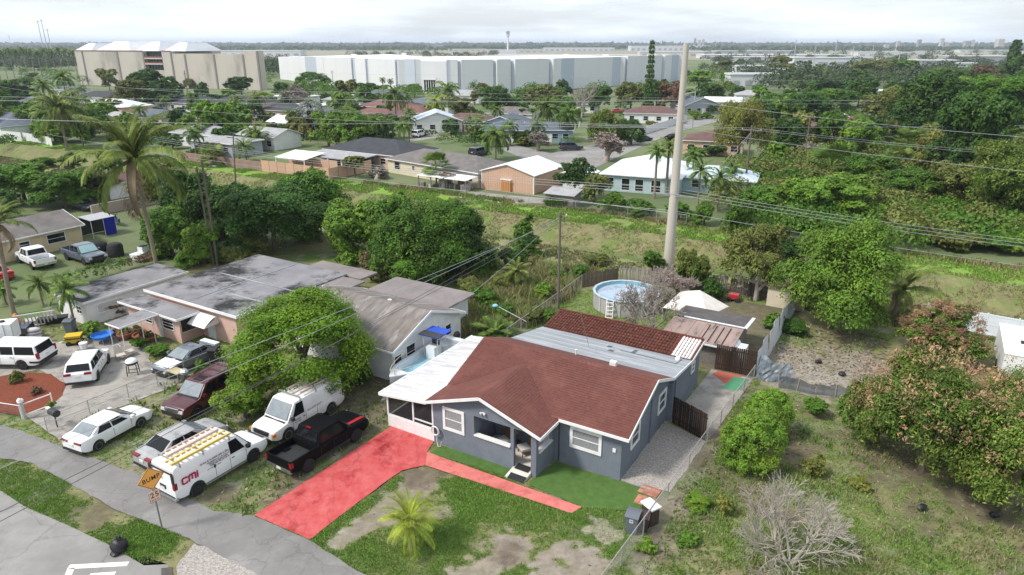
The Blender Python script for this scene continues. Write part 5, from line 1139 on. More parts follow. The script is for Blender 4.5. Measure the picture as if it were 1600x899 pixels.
h = empty('house', lot(-49.5, .8), ANG, 'pink house with stained flat roofs behind the grey coupe', 'house')
mb = MB(); mb.box(.4, 12.6, .3, 13, -.1, 3.0).box(12.6, 15.6, 9.6, 12.6, -.1, 2.9).box(-.3, 7.6, -1.9, .297, -.1, 2.45); mb.obj('wall', PINKW, h)
for i, (x0, x1, y0, y1) in enumerate(((-.3, 6.2, 0, 7.0), (6.22, 13.2, 0, 7.0), (-.3, 6.2, 7.02, 13.6), (6.22, 13.2, 7.02, 13.6))): B(x0, x1, y0, y1, 3.0, 3.16).obj('roof_section', FROOF, h)
B(13.2, 16.2, 9.3, 13.0, 2.9, 3.05).obj('roof_section', FROOF2, h); B(7, 15, 13.62, 16.2, 2.7, 2.9).obj('roof_section', FROOF2, h)
B(-.8, 8.1, -2.4, -.06, 2.46, 2.6).obj('roof_section', FROOF, h)
mb = MB(); mb.bar((-.35, -.06, 3.06), (13.25, -.06, 3.06), .06, .26).bar((13.25, -.06, 3.06), (13.25, 9.2, 3.06), .06, .26).bar((-.85, -2.44, 2.52), (8.15, -2.44, 2.52), .05, .2).bar((8.15, -2.44, 2.52), (8.15, -.1, 2.52), .05, .2); mb.obj('fascia', TRIM, h)
mb = MB(); mb.bar((2, 6.99, 3.2), (13, 6.99, 3.2), .12, .05).bar((6.2, 1, 3.19), (6.2, 13, 3.19), .1, .04).bar((8, 3.5, 3.17), (13, 3.5, 3.17), .25, .03); mb.obj('roof_seam', GREYR, h)
window(h, 5.9, -1.905, 1.0, 1.7, 1.3, 0, rows=4, gm=DGLASS, trim=.07); window(h, 3.0, -1.905, 1.0, 1.2, 1.2, 0, rows=4, gm=DGLASS, trim=.07); window(h, 7.605, -.9, .95, 1.9, 1.4, R90, rows=1, gm=DGLASS, trim=.06)
B(4.5, 4.9, -2.0, -1.9, 0, 2.45).obj('pier', TRIM, h); B(7.4, 7.7, -1.98, -1.80, 0, 2.45).obj('pier', PINKW, h)
window(h, 12.605, 4.6, .9, 1.6, 1.4, R90, rows=4, trim=.1); door(h, 9.0, .295, 0, .9, 2.1, TRIM)
mb = MB(); vs = []
for k in range(7):
    t = math.pi / 2 * k / 6
    for x in (7.9, 10.3): vs.append((x, -.05 + 1.3 * (math.sin(t) - 1) * 1.0 + .3 - .3, 2.55 - .75 * (1 - math.cos(math.pi / 2 - t)) if False else 2.55 - .75 * (1 - math.sin(t)) ** 1.5))
mb.add(vs, [(2 * k, 2 * k + 1, 2 * k + 3, 2 * k + 2) for k in range(6)]); mb.add([(7.9, -1.35, 1.8), (7.9, .25, 1.8), (7.9, .25, 2.55)], [(0, 1, 2)]); mb.add([(10.3, -1.35, 1.8), (10.3, .25, 1.8), (10.3, .25, 2.55)], [(0, 1, 2)]); mb.obj('awning', mat('awning_white', (.70, .69, .68), (.58, .56, .55), rough=.6, scale=4, stretch=(6, 1, 1)), h)
mb = MB(); mb.slab([(3.3, -6.0, 2.52), (5.5, -6.0, 2.52), (5.6, -2.45, 2.62), (3.3, -2.45, 2.62)], .12); o = mb.obj('canopy', FROOF, h); mb = MB()
for x, y in ((3.45, -5.8), (5.35, -5.8), (5.35, -4.0), (5.35, -3)): mb.tube([(x, y, 0), (x, y, 2.45)], .035, 6)
mb.obj('canopy_post', TRIM, h); mb = MB(); mb.bar((3.3, -6.02, 2.5), (5.5, -6.02, 2.5), .04, .13); mb.bar((5.52, -6.02, 2.5), (5.62, -2.45, 2.6), .04, .13); mb.obj('canopy_trim', TRIM, h)
h = empty('garage', lot(-53.2, -3.2), ANG, 'long white flat roofed outbuilding left of the pink house', 'outbuilding')
B(-5, 0, 0, 10.5, -.1, 2.35).obj('wall', wallmat('white'), h); B(-5.3, .25, -.3, 10.8, 2.37, 2.52).obj('roof', FROOF, h); mb = MB(); mb.bar((.28, -.3, 2.45), (.28, 10.8, 2.45), .05, .22).bar((-5.3, -.33, 2.45), (.28, -.33, 2.45), .05, .22); mb.obj('fascia', TRIM, h)
window(h, -1.2, -.005, 1.0, 1.0, .9, 0, rows=2, cols=2, gm=DGLASS, trim=.1); window(h, .005, 2.3, .9, 2.6, 1.0, R90, rows=1, gm=mat('faded_board', (.52, .50, .48)), trim=.08)
h = house(lot(-82.6, -6), ANG + R90, 18.2, 9.0, 'yellow house with grey shingle roof beside the parked pickups', 'yellow', 'grey', 'gablex', wh=2.6, sl=.30, ov=.45, wins=(('F', 15.0, 1.0, 2.3, 1.3), ('F', 11.2, 1.2, 1.3, .9)), name='house')
TARP = mat('blue_tarp', (.008, .012, .22), (.012, .02, .30), rough=.35, scale=1.5, bump=.3, bscale=3)
o = empty('canopy_tent', lot(-84.4, 14.6), ANG + R90, 'open canopy with blue tarp walls at the end of the yellow house', 'canopy')
mb = MB(); mb.slab([(-.2, -.2, 2.55), (3.3, -.2, 2.55), (3.3, 2.8, 2.75), (-.2, 2.8, 2.75)], .06); mb.obj('roof', mat('tarp_grey', (.40, .40, .42)), o)
mb = MB(); mb.box(1.6, 3.2, -.15, -.1, .05, 2.48); mb.obj('tarp_wall', TARP, o); mb = MB(); mb.box(-.1, 3.2, 2.7, 2.75, .05, 2.6); mb.obj('tarp_back', DARKM, o); mb = MB()
for x in (-.1, 1.6, 3.2): mb.tube([(x, -.12, 0), (x, -.12, 2.5)], .035, 6)
mb.obj('pole', TRIM, o)
# ---------------------------------------------------------------- fences
FENCEM = mat('fence_steel', (.42, .41, .39), (.30, .29, .27), rough=.5, metal=.3, scale=8)
def chainlink(name, pts, h, label, every=3.1, rad=.0026, pitch=.18, top=True, post=.038, group=None, m=None):
    m = m or FENCEM; P_ = [Vector(p) for p in pts]; o = empty(name, P_[0], 0, label, 'fence', group); O = P_[0]; w = MB()
    pm = None
    for p, q in zip(P_, P_[1:]):
        L = (q - p).length; n = max(1, round(L / every)); d = (q - p) / L
        for i in range(n + (1 if q == P_[-1] else 0)):
            if pm is None: pm = MB().tube([(0, 0, -.1), (0, 0, h + .05)], post, 7).mesh('post', m, 50)
            link('post', pm, o, p + (q - p) * i / n - O)
        if top: MB().tube([p - O + Vector((0, 0, h)), q - O + Vector((0, 0, h))], post * .75, 6).obj('top_rail', m, o, 50)
        k = int(L / pitch)
        for i in range(-int(h / pitch), k + 1):
            for s in (1, -1):
                a0 = i * pitch; a1 = a0 + h * 1.0
                u0, u1 = (a0, a1) if s > 0 else (a1, a0); za, zb = .04, h
                if max(a0, a1) < 0 or min(a0, a1) > L: continue
                def cut(u, z, v, y):
                    if u < 0: t = (0 - u) / (v - u); return 0, z + (y - z) * t
                    if u > L: t = (L - u) / (v - u); return L, z + (y - z) * t
                    return u, z
                c0 = cut(u0, za, u1, zb); c1 = cut(u1, zb, u0, za); w.bar(p - O + d * c0[0] + Vector((0, 0, c0[1])), p - O + d * c1[0] + Vector((0, 0, c1[1])), rad * 2)
    q = w.obj('chain_mesh', mat('chain_wire', (.20, .195, .185), rough=.6), o); q['kind'] = 'stuff'; return o
chainlink('chain_link_fence', [lot(2.65, -12.5), lot(3.05, -4), lot(3.45, 7), lot(4.0, 18.3)], 1.25, 'chain link fence with thin top rail right of the grey house', every=3.2)
chainlink('chain_link_fence', [lot(-36.4, -15.3), lot(-36.3, -9.5), lot(-36.1, -2.5)], 1.15, 'thin chain link fence between the concrete yard and the parked white sedan', every=2.6, rad=.003, post=.03)
chainlink('chain_link_fence', [lot(-50, -18.4), lot(-39.9, -15.3)], 1.1, 'chain link fence with white rail along the red mulch bed', every=2.2, rad=.003, m=TRIM)
chainlink('chain_link_fence', [lot(-16.7, 14), lot(-17.1, 24.7), lot(-17.4, 31)], 1.5, 'chain link fence between the weeds and the backyard lawn', every=3)
chainlink('chain_link_fence', [lot(-52, 64.6), lot(-30, 64.2), lot(-16, 64.0)], 1.6, 'chain link fence along the bright canal bank below the white roofed house', every=4.5, rad=.004, pitch=.22)
o = empty('yard_gate', lot(-39.7, -15.2), ANG, 'white pipe gate standing open on a thick post at the mulch bed', 'gate')
MB().tube([(0, 0, 0), (0, 0, 1.55)], .13, 10).obj('gate_post', mat('post_paint', (.45, .45, .44)), o, 50); MB().ball((0, 0, 1.5), .2, 7, 5, .3).obj('post_wrap', TRIM, o); mb = MB()
mb.bar((.05, .1, 1.2), (.15, 1.9, 1.2), .06).bar((.05, .1, .35), (.15, 1.9, .35), .06).bar((.15, 1.9, .1), (.15, 1.9, 1.3), .07); mb.obj('gate_frame', TRIM, o)
def planks(name, cat, p, q, h, label, m, pw=.15, gap=.012, tilt=.0, jag=.06, rails=True, th=.03, seed=1, lean=0.0, part='plank', group=None, sag=0.0):
    p, q = Vector(p), Vector(q); L = (q - p).length; d = (q - p) / L; o = empty(name, p, math.atan2(d.y, d.x), label, cat, group); r = random.Random(seed); n = int(L / pw); vm = []
    for k in range(4): a = r.uniform(-jag, jag); vm.append(B(-pw / 2 + gap, pw / 2 - gap, -th / 2, th / 2, 0, h + a).mesh(part, m))
    for i in range(n): u = (i + .5) * L / n; link(part, vm[r.randrange(4)], o, (u, r.uniform(-.008, .008), sag * math.sin(math.pi * u / L)), (lean + r.uniform(-tilt, tilt), r.uniform(-tilt, tilt), 0))
    if rails:
        mb = MB(); mb.box(0, L, th * .6, th * .6 + .05, h * .2, h * .2 + .09).box(0, L, th * .6, th * .6 + .05, h * .8, h * .8 + .09); mb.obj('rail', m, o)
    return o
DKW = mat('dark_fence_wood', (.045, .026, .017), (.024, .015, .011), rough=.85, scale=4, stretch=(6, 6, .5), rnd=.3)
planks('wood_gate', 'gate', lot(.5, 8.45), lot(3.25, 7.25), 2.1, 'dark brown plank gate at the back of the gravel strip', DKW, pw=.16, jag=.05, seed=3)
planks('wood_gate', 'gate', lot(.75, 18.6), lot(4.0, 18.75), 2.3, 'dark brown plank fence across the rear of the painted concrete pad', DKW, pw=.16, jag=.08, seed=4)
PICK = mat('old_picket', (.30, .27, .25), (.17, .15, .14), rough=.95, scale=3, stretch=(6, 6, .6), rnd=.25)
planks('picket_fence', 'fence', lot(-14.8, 35.6), lot(-3.2, 37.9), 1.75, 'weathered grey picket fence behind the round pool', PICK, pw=.19, gap=.03, tilt=.04, jag=.16, seed=5)
planks('picket_fence', 'fence', lot(-3.0, 38.0), lot(5.2, 37.2), 1.6, 'dark weathered picket fence in the corner behind the tent', mat('old_picket_dark', (.12, .105, .095), (.07, .06, .055), rough=.95, scale=3, rnd=.25), pw=.19, gap=.03, tilt=.05, jag=.2, seed=6)
planks('reed_fence', 'fence', lot(-17.4, 31), lot(-14.9, 35.5), 1.6, 'brown reed fence left of the pool', mat('reed', (.20, .16, .12), (.13, .10, .075), rough=1, scale=6, rnd=.2), pw=.2, gap=.0, tilt=.03, jag=.1, seed=8)
CORR = mat('corrugated_white', (.62, .64, .66), (.46, .48, .50), rough=.5, scale=1.5, stretch=(1, 1, .4), c3=(.72, .73, .74), s3=1.0, rnd=.12)
def corrpanel(w, h, name='sheet', m=CORR, pit=.18, amp=.03):
    mb = MB(); n = int(w / pit * 4); vs = []
    for i in range(n + 1): x = w * i / n; y = amp * math.sin(2 * math.pi * x / pit); vs += [(x, y, 0), (x, y, h)]
    mb.add(vs, [(2 * i, 2 * i + 2, 2 * i + 3, 2 * i + 1) for i in range(n)]); return mb.mesh(name, m, 60)
o = empty('corrugated_fence', lot(4.15, 18.9), ANG + R90, 'leaning fence of whitish corrugated sheets beside the sandy lot', 'fence'); r = random.Random(4)
for i in range(16):
    me = corrpanel(1.15, r.uniform(2.0, 2.5)); link('sheet', me, o, (i * 1.12, .02 * (i % 2) + .02, -.05), (r.uniform(-.06, .03) - .06, r.uniform(-.05, .05), r.uniform(-.03, .03)))
BLUET = mat('clear_sheet', (.20, .24, .28), (.11, .14, .17), rough=.35, scale=2.5, stretch=(3, 3, .5), alpha=.8)
o = empty('plastic_sheet', lot(4.1, 19.2), ANG, 'crumpled bluish plastic sheeting draped over the near end of the corrugated fence', 'tarp'); r = random.Random(9); mb = MB(); n, m_ = 14, 7; vs = []
for i in range(n + 1):
    for j in range(m_ + 1): t = i / n; vs.append((t * 2.6 + r.uniform(-.03, .03), -.25 * math.sin(t * 5) - .5 * (1 - j / m_) + r.uniform(-.07, .07), (1.9 - .7 * t + .15 * math.sin(t * 9)) * j / m_ + .02))
mb.add(vs, [(i * (m_ + 1) + j, (i + 1) * (m_ + 1) + j, (i + 1) * (m_ + 1) + j + 1, i * (m_ + 1) + j + 1) for i in range(n) for j in range(m_)]); mb.obj('sheet', BLUET, o)
CLOTH = mat('shade_cloth', (.085, .10, .115), (.15, .165, .18), rough=.9, scale=1.2, stretch=(2, 2, .3), alpha=.78)
o = empty('shade_cloth_fence', lot(6.0, 17.8), ANG, 'sagging dark shade cloth fence in front of the sandy lot', 'fence'); mb = MB(); n = 24; vs = []
for i in range(n + 1): x = 5.4 * i / n; z = .95 + .1 * math.sin(x * 1.7) + .06 * math.sin(x * 5); y = .10 * math.sin(x * 2.2) + .15 * x; vs += [(x, y, 0), (x + .03, y + .07, z * .5), (x, y, z)]
mb.add(vs, [(3 * i + j, 3 * i + 3 + j, 3 * i + 4 + j, 3 * i + 1 + j) for i in range(n) for j in (0, 1)]); mb.obj('cloth', CLOTH, o); pmesh = MB().tube([(0, 0, 0), (.02, 0, 1.1)], .03, 6).mesh('stake', DEADWOOD)
for i in range(5): link('stake', pmesh, o, (5.4 * i / 4, .15 * 5.4 * i / 4, 0), (0, random.uniform(-.1, .1), 0))
PVC = mat('vinyl', (.70, .74, .79), (.62, .66, .72), rough=.4, scale=1)
o = empty('vinyl_fence', lot(15.5, 38.9), math.atan2(-1.0 * CA + 0, 1) * 0 + ANG - .06, 'tall pale vinyl panel fence at the right edge below the canal path', 'fence')
pn = MB().box(.08, 2.32, -.03, .03, .15, 1.95).mesh('panel', PVC); pr = MB().box(.06, 2.34, -.05, .05, .05, .17).box(.06, 2.34, -.05, .05, 1.93, 2.06).box(.06, 2.34, -.045, .045, 1.0, 1.1).mesh('rail', PVC); pp = MB().box(-.07, .07, -.07, .07, 0, 2.15).mesh('post', PVC)
for i in range(5): link('panel', pn, o, (i * 2.4, 0, 0)); link('rail', pr, o, (i * 2.4, 0, 0)); link('post', pp, o, (i * 2.4, 0, 0))
o = empty('storage_box', lot(20.9, 27.9), ANG, 'white flat roofed box trailer at the right picture edge', 'trailer'); B(0, 3.2, 0, 7.2, .35, 2.5).obj('body', TRIM, o); B(-.05, 3.25, -.05, 7.25, 2.5, 2.56).obj('roof', WHITE, o); B(1.2, 1.6, 2.8, 3.2, 2.56, 2.72).obj('roof_vent', PLASTIC, o)
for x in (0.05, 3.15): MB().lathe([(.2, -.1), (.34, -.08), (.34, .08), (.2, .1)], 14, axis='x').obj('wheel', BLACK, o, 40, loc=(x, 3.4, .34))
# ---------------------------------------------------------------- backyard
o = empty('swimming_pool', lot(-11.1, 28.3), 0, 'round above ground pool with grey panel wall and drained blue liner', 'pool'); r0 = 3.25; n = 18; a0 = 2 * math.pi / n
PANEL = mat('pool_panel', (.42, .40, .38), (.33, .315, .30), rough=.6, scale=2, stretch=(1, 1, 5), rnd=.06); LINER = mat('pool_liner', (.16, .40, .50), (.22, .48, .57), rough=.4, scale=3)
pm = B(-r0 * math.tan(a0 / 2) + .05, r0 * math.tan(a0 / 2) - .05, -.03, .03, 0, 1.6).mesh('wall_panel', PANEL); pq = B(-.09, .09, -.07, .05, 0, 1.64).mesh('upright', mat('pool_upright', (.50, .52, .54))); rm_ = MB().box(-r0 * math.tan(a0 / 2) - .02, r0 * math.tan(a0 / 2) + .02, -.14, .12, 1.62, 1.70).mesh('top_rail', mat('pool_rail', (.46, .53, .58)))
for k in range(n):
    t = k * a0; link('wall_panel', pm, o, (r0 * math.cos(t), r0 * math.sin(t), 0), (0, 0, t + R90)); link('top_rail', rm_, o, (r0 * math.cos(t), r0 * math.sin(t), 0), (0, 0, t + R90)); t2 = t + a0 / 2; rr = r0 / math.cos(a0 / 2); link('upright', pq, o, (rr * math.cos(t2), rr * math.sin(t2), 0), (0, 0, t2 + R90))
mb = MB(); vs = []
for z, rr in ((1.6, 3.16), (.95, 3.15)): vs += [(rr * math.cos(2 * math.pi * k / 48), rr * math.sin(2 * math.pi * k / 48), z) for k in range(48)]
mb.add(vs, [((k + 1) % 48, k, 48 + k, 48 + (k + 1) % 48) for k in range(48)]); mb.obj('liner', LINER, o, 60)
mb = MB(); mb.add([(3.14 * math.cos(2 * math.pi * k / 48), 3.14 * math.sin(2 * math.pi * k / 48), 1.32) for k in range(48)], [tuple(range(48))]); mb.obj('cover', mat('pool_cover', (.34, .41, .50), (.42, .49, .57), rough=.25, scale=.9, c3=(.27, .33, .40), s3=.8), o)
mb = MB(); vs = [(3.12 * math.cos(t), 3.12 * math.sin(t), 1.60) for t in (3.5, 3.7, 3.9, 4.1, 4.3)] + [(1.9 * math.cos(3.9), 1.9 * math.sin(3.9), 1.34)]; mb.add(vs, [(0, 1, 5), (1, 2, 5), (2, 3, 5), (3, 4, 5)]); mb.obj('liner_flap', LINER, o)
o = empty('pool_ladder', lot(-11.3, 24.55), ANG + .35, 'white a frame ladder leaning on the pool wall', 'ladder')
for x in (-.32, .32): mb = MB(); mb.bar((x, -.55, 0), (x, .35, 1.75), .07).bar((x, .75, .9), (x, .35, 1.75), .06); mb.obj('rail', TRIM, o)
st = B(-.32, .32, -.07, .07, -.02, .02).mesh('step', TRIM)
for k in range(5): link('step', st, o, (0, -.5 + .17 * k, .15 + .33 * k))
tag(B(-.5, .5, -.3, .3, 0, .06).obj('paving_slab', CONC, None, loc=lot(-12.6, 22.8, .0), rot=(0, 0, ANG + .3)), 'pale paving slab on the backyard lawn before the pool ladder', 'slab')
o = empty('pool_net', lot(-16.6, 17.3), ANG + 1.9, 'pool skimmer net with blue head on a long white pole over the fence', 'pool net'); MB().tube([(0, 0, 1.0), (-.3, 2.6, 2.4)], .03, 6).obj('pole', TRIM, o); MB().ball((-.35, 2.9, 2.5), (.25, .3, .16), 8, 5).obj('net', LINER, o)
tag(MB().ball((0, 0, .35), (.55, .4, .38), 9, 6, .25).obj('blue_bundle', mat('blue_cloth', (.05, .09, .32), (.45, .48, .55), rough=.9, scale=2, lo=.45, hi=.55), None, 40, loc=lot(-14.7, 17.7)), 'bundle of blue and white cloth by the lawn fence', 'bundle')
o = empty('shed', lot(-4.1, 19.0), ANG, 'low shed with rusty pinkish sheet roof behind the grey house', 'shed'); B(.2, 5.8, .2, 6.4, 0, 1.9).obj('wall', mat('shed_wall', (.20, .18, .17), (.12, .11, .10)), o)
RUST = mat('rusty_sheet', (.33, .24, .215), (.22, .165, .15), rough=.85, scale=.9, stretch=(2, .5, 1), c3=(.10, .075, .065), s3=.9, lo3=.56, hi3=.64); DKR = mat('dark_roofing', (.115, .105, .105), (.07, .065, .065), rough=.9, scale=.8, c3=(.24, .23, .22), s3=1.5, lo3=.62, hi3=.7)
for i in range(6): x0 = -.1 + i * 1.03; MB().slab([(x0, -.25, 1.95), (x0 + 1.01, -.25, 1.95), (x0 + 1.01, 3.6, 2.35 + .01 * (i % 2)), (x0, 3.6, 2.35 + .01 * (i % 2))], .05).obj('roof_sheet', RUST, o)
mb = MB(); mb.slab([(-.1, 3.8, 2.42), (6.1, 3.8, 2.42), (6.1, 7.0, 2.25), (-.1, 7.0, 2.25)], .06); mb.obj('back_roof', DKR, o); mb = MB(); mb.bar((.8, 3.7, 2.44), (6.15, 3.7, 2.44), .22, .06).bar((-.15, -.3, 1.93), (6.1, -.3, 1.93), .12, .1).bar((6.15, 3.7, 2.4), (6.2, 6.9, 2.28), .3, .05); mb.obj('flashing', CORR, o)
mb = MB()
for x in (3.3, 3.9, 4.5, 5.1): mb.bar((x, .2, 2.02), (x, 3.2, 2.34), .07, .05)
mb.obj('batten', DKW, o)
o = empty('white_cabinet', lot(1.9, 19.6), ANG, 'white rounded appliance at the right end of the shed', 'appliance'); B(0, .9, 0, 1.4, 0, 1.75).obj('body', CORR, o); mb = MB(); mb.tube([(-.05, .0, 1.7), (-.05, 1.5, 1.7)], .3, 10); mb.obj('hood', CORR, o, 40)
o = empty('tent', lot(-6.6, 26.6), ANG, 'off white canvas tent roof behind the shed', 'tent'); CAN = mat('canvas', (.66, .62, .58), (.54, .50, .46), rough=.9, scale=1.5)
mb = MB(); mb.add([(0, 0, 1.3), (2.6, 3.2, 2.6), (.2, 5.0, 1.5), (5.4, 3.8, 1.25), (4.4, .2, 1.2)], [(0, 4, 1), (0, 1, 2), (4, 3, 1), (1, 3, 2)]); mb.obj('canvas', CAN, o); mb = MB()
for x, y, z in ((0, 0, 1.3), (.2, 5, 1.5), (5.4, 3.8, 1.25), (4.4, .2, 1.2)): mb.tube([(x, y, 0), (x, y, z)], .03, 5)
mb.obj('pole', TRIM, o)
h = empty('outbuilding', lot(1.3, 36.0), ANG, 'small cream outbuilding with brown tiled roof at the back fence', 'outbuilding'); B(0, 3.6, 0, 3.0, 0, 2.2).obj('wall', wallmat('cream'), h); mb = MB(); mb.slab([(-.3, -.3, 2.3), (3.9, -.3, 2.3), (3.9, 3.3, 3.0), (-.3, 3.3, 3.0)], .14); mb.obj('roof', roofmat('brown'), h)
mb = MB()
for i in range(14): x = -.2 + i * .3; mb.tube([(x, -.3, 2.32), (x, 3.3, 3.02)], .09, 5)
mb.obj('roof_tile', roofmat('brown'), h)['kind'] = 'stuff'
o = empty('red_mower', lot(-1.9, 35.6), ANG, 'red garden machine half hidden by the back fence', 'mower'); B(-.5, .5, -.4, .4, .3, .8).obj('body', PRED, o); mb = MB()
for x in (-.4, .4): mb.lathe([(.1, -.08), (.25, -.07), (.25, .07), (.1, .08)], 10, (x, -.42, .25), axis='y')
mb.obj('wheel', BLACK, o); mb = MB(); mb.tube([(-.4, .2, .7), (-1.0, .3, 1.2)], .03, 5); mb.obj('handle', DARKM, o)
# ---------------------------------------------------------------- boat on its trailer
GEL = mat('gelcoat', (.72, .74, .75), (.62, .64, .65), rough=.3, scale=1.2, coat=.2); AQUA = mat('aqua_deck', (.24, .48, .60), (.30, .56, .68), rough=.6, scale=1.6, c3=(.44, .63, .70), s3=1.3)
bo = empty('boat', lot(-18.95, 5.0), ANG - R90 + .03, 'white centre console boat with aqua deck and blue t top between the houses', 'boat'); n = 18; rings = []
for i in range(n + 1):
    x = -4.3 + 8.8 * i / n; t = max(0, (x - .5) / 4.0); w = 1.32 * (1 - t ** 2.4) + .02; z1 = 1.75 + .28 * t ** 1.5; k = .55 + .75 * t ** 2.2
    rings.append([(x, 0, k), (x, w * .72, k + .35 * (1 - t * .3)), (x, w, z1 - .1), (x, w * 1.02, z1), (x, w - .26 if w > .35 else w * .4, z1 + .02), (x, max(w - .30, .02) if w > .35 else w * .35, 1.25 if -3.6 < x < 3.0 else z1 + .01), (x, 0, 1.25 if -3.6 < x < 3.0 else z1 + .03)])
mb = MB(); K = 12
for q_ in rings: mb.v += q_ + [(x, -y, z) for x, y, z in q_[-2:0:-1]]
for i in range(n):
    for k in range(K): mb.f.append((i * K + k, i * K + (k + 1) % K, (i + 1) * K + (k + 1) % K, (i + 1) * K + k))
mb.f.append(tuple(range(K - 1, -1, -1))); mb.m = [0] * len(mb.f); mb.obj('hull', GEL, bo, 35)
mb = MB(); mb.add([(-3.0, -.95, 1.262), (1.6, -.95, 1.262), (2.9, -.55, 1.262), (2.9, .55, 1.262), (1.6, .95, 1.262), (-3.0, .95, 1.262)], [tuple(range(6))]); mb.obj('deck', AQUA, bo)
B(-1.7, -.7, -.42, .42, 1.262, 2.35).obj('console', GEL, bo); B(-2.5, -1.95, -.5, .5, 1.262, 2.0).obj('leaning_post', GEL, bo); B(-1.6, -1.5, -.35, .35, 2.35, 2.75).obj('console_windshield', GLASS, bo)
mb = MB(); mb.slab([(-2.5, -.95, 3.42), (-.5, -.95, 3.42), (-.5, .95, 3.42), (-2.5, .95, 3.42)], .07); tt = mb.obj('t_top', mat('blue_canvas', (.02, .07, .42), (.03, .09, .50), rough=.6), bo); B(-1.4, -.48, -.97, .97, 3.425, 3.45).obj('dark_half', DARKM, tt)
mb = MB()
for x, y in ((-1.9, -.6), (-1.9, .6), (-.8, -.6), (-.8, .6)): mb.tube([(x, y, 1.26), (x, y * 1.2, 3.36)], .035, 6)
mb.obj('t_top_frame', ALU, bo); mb = MB()
for s in (-1, 1):
    pts = [(x, s * (1.30 * (1 - max(0, (x - .5) / 4.0) ** 2.4) - .1), 2.25 + .2 * max(0, (x - .5) / 4.0)) for x in (.8, 1.8, 2.8, 3.6, 4.1)] + ([(4.38, 0, 2.5)]); mb.tube(pts, .028, 6)
    for p_ in pts[:-1:2]: mb.tube([p_, (p_[0], p_[1], 1.8)], .022, 5)
mb.obj('bow_rail', ALU, bo)
mb = MB(); mb.ball((0, 0, 1.95), (.42, .26, .36), 10, 7); mb.box(-.12, .12, -.14, .14, .6, 1.7); mb.obj('outboard_motor', PLASTIC, bo, 40, loc=(-4.6, 0, 0)); B(-4.2, -3.65, -1.0, 1.0, 1.4, 1.95).obj('stern_seat', GEL, bo)
o = empty('boat_trailer', lot(-18.95, 5.0), ANG - R90 + .03, 'galvanised boat trailer under the white boat', 'trailer'); mb = MB(); mb.bar((-4.2, -.8, .5), (2.6, -.8, .5), .12).bar((-4.2, .8, .5), (2.6, .8, .5), .12).bar((2.6, -.8, .5), (5.6, 0, .5), .1).bar((2.6, .8, .5), (5.6, 0, .5), .1).bar((5.2, 0, .5), (5.2, 0, 1.4), .1)
for x in (-3.5, -1.5, 1.0): mb.bar((x, -.85, .5), (x, .85, .5), .1)
mb.obj('frame', METAL, o)
tw = MB().lathe([(.16, -.12), (.36, -.1), (.36, .1), (.16, .12)], 16, axis='y').mesh('wheel', BLACK, 40)
for x in (-2.2, -1.2):
    for y in (-1.25, 1.25): link('wheel', tw, o, (x, y, .36))
# ---------------------------------------------------------------- street objects
o = empty('bump_sign', at(254, 828), ANG + R90, 'orange diamond BUMP sign above a 25 plate on a leaning grey post', 'road sign'); o.rotation_euler = (0.0, -.02, ANG + R90 - .12)
SORANGE = mat('sign_orange', (.85, .40, .09), (.78, .36, .08), rough=.5, scale=3); SBLK = mat('sign_black', (.02, .02, .02), rough=.6); SPALE = mat('sign_pale', (.80, .55, .42), (.75, .50, .37), rough=.5, scale=3)
mb = MB(); mb.box(-.035, .035, -.02, .02, 0, 4.05); mb.obj('sign_post', mat('sign_steel', (.22, .23, .22), rough=.6, metal=.4), o)
d = .72; mb = MB(); mb.add([(0, -.05, 3.42 - d), (d, -.05, 3.42), (0, -.05, 3.42 + d), (-d, -.05, 3.42), (0, -.03, 3.42 - d), (d, -.03, 3.42), (0, -.03, 3.42 + d), (-d, -.03, 3.42)], [(0, 1, 2, 3), (7, 6, 5, 4), (4, 5, 1, 0), (5, 6, 2, 1), (6, 7, 3, 2), (7, 4, 0, 3)]); sp = mb.obj('sign_plate', SORANGE, o)
mb = MB(); e = d - .04
for k in range(4): c = [(0, -e), (e, 0), (0, e), (-e, 0)]; p_, q_ = c[k], c[(k + 1) % 4]; mb.bar((p_[0], -.053, 3.42 + p_[1]), (q_[0], -.053, 3.42 + q_[1]), .004, .022, up=(q_[1], 0, -q_[0]))
mb.obj('border', SBLK, sp); text('lettering', 'BUMP', .36, SBLK, sp, (0, -.053, 3.41), (R90, 0, 0), .003, 'CENTER', .95, .005)
mb = MB(); mb.box(-.31, .31, -.05, -.03, 1.95, 2.62); sp = mb.obj('speed_plate', SPALE, o); text('lettering', '25', .44, SBLK, sp, (0, -.054, 2.37), (R90, 0, 0), .003, 'CENTER', 1.0, .004); text('lettering', 'M.P.H.', .15, SBLK, sp, (0, -.054, 2.08), (R90, 0, 0), .003)
mb = MB()
for p_, q_ in (((-.29, 1.97), (.29, 1.97)), ((.29, 1.97), (.29, 2.6)), ((.29, 2.6), (-.29, 2.6)), ((-.29, 2.6), (-.29, 1.97))): mb.bar((p_[0], -.053, p_[1]), (q_[0], -.053, q_[1]), .004, .018, up=(q_[1] - p_[1], 0, p_[0] - q_[0]))
mb.obj('border', SBLK, sp)
BAG = mat('bag_plastic', (.012, .012, .014), (.02, .02, .023), rough=.45, spec=.35, scale=3, bump=.8, bscale=5)
r = random.Random(12); mb = MB(); mb.ball((0, 0, .40), (.46, .42, .42), 14, 9, .09, r); mb.ball((.05, .02, .86), (.13, .12, .16), 8, 5, .3, r); mb.ball((-.1, -.2, .1), (.3, .3, .14), 8, 5, .2, r); o = mb.obj('rubbish_bag', BAG, None, 50, loc=at(188, 862)); tag(o, 'black tied rubbish bag at the street edge of the verge', 'rubbish bag')
BING = mat('bin_grey', (.13, .145, .165), (.11, .125, .145), rough=.55, scale=3)
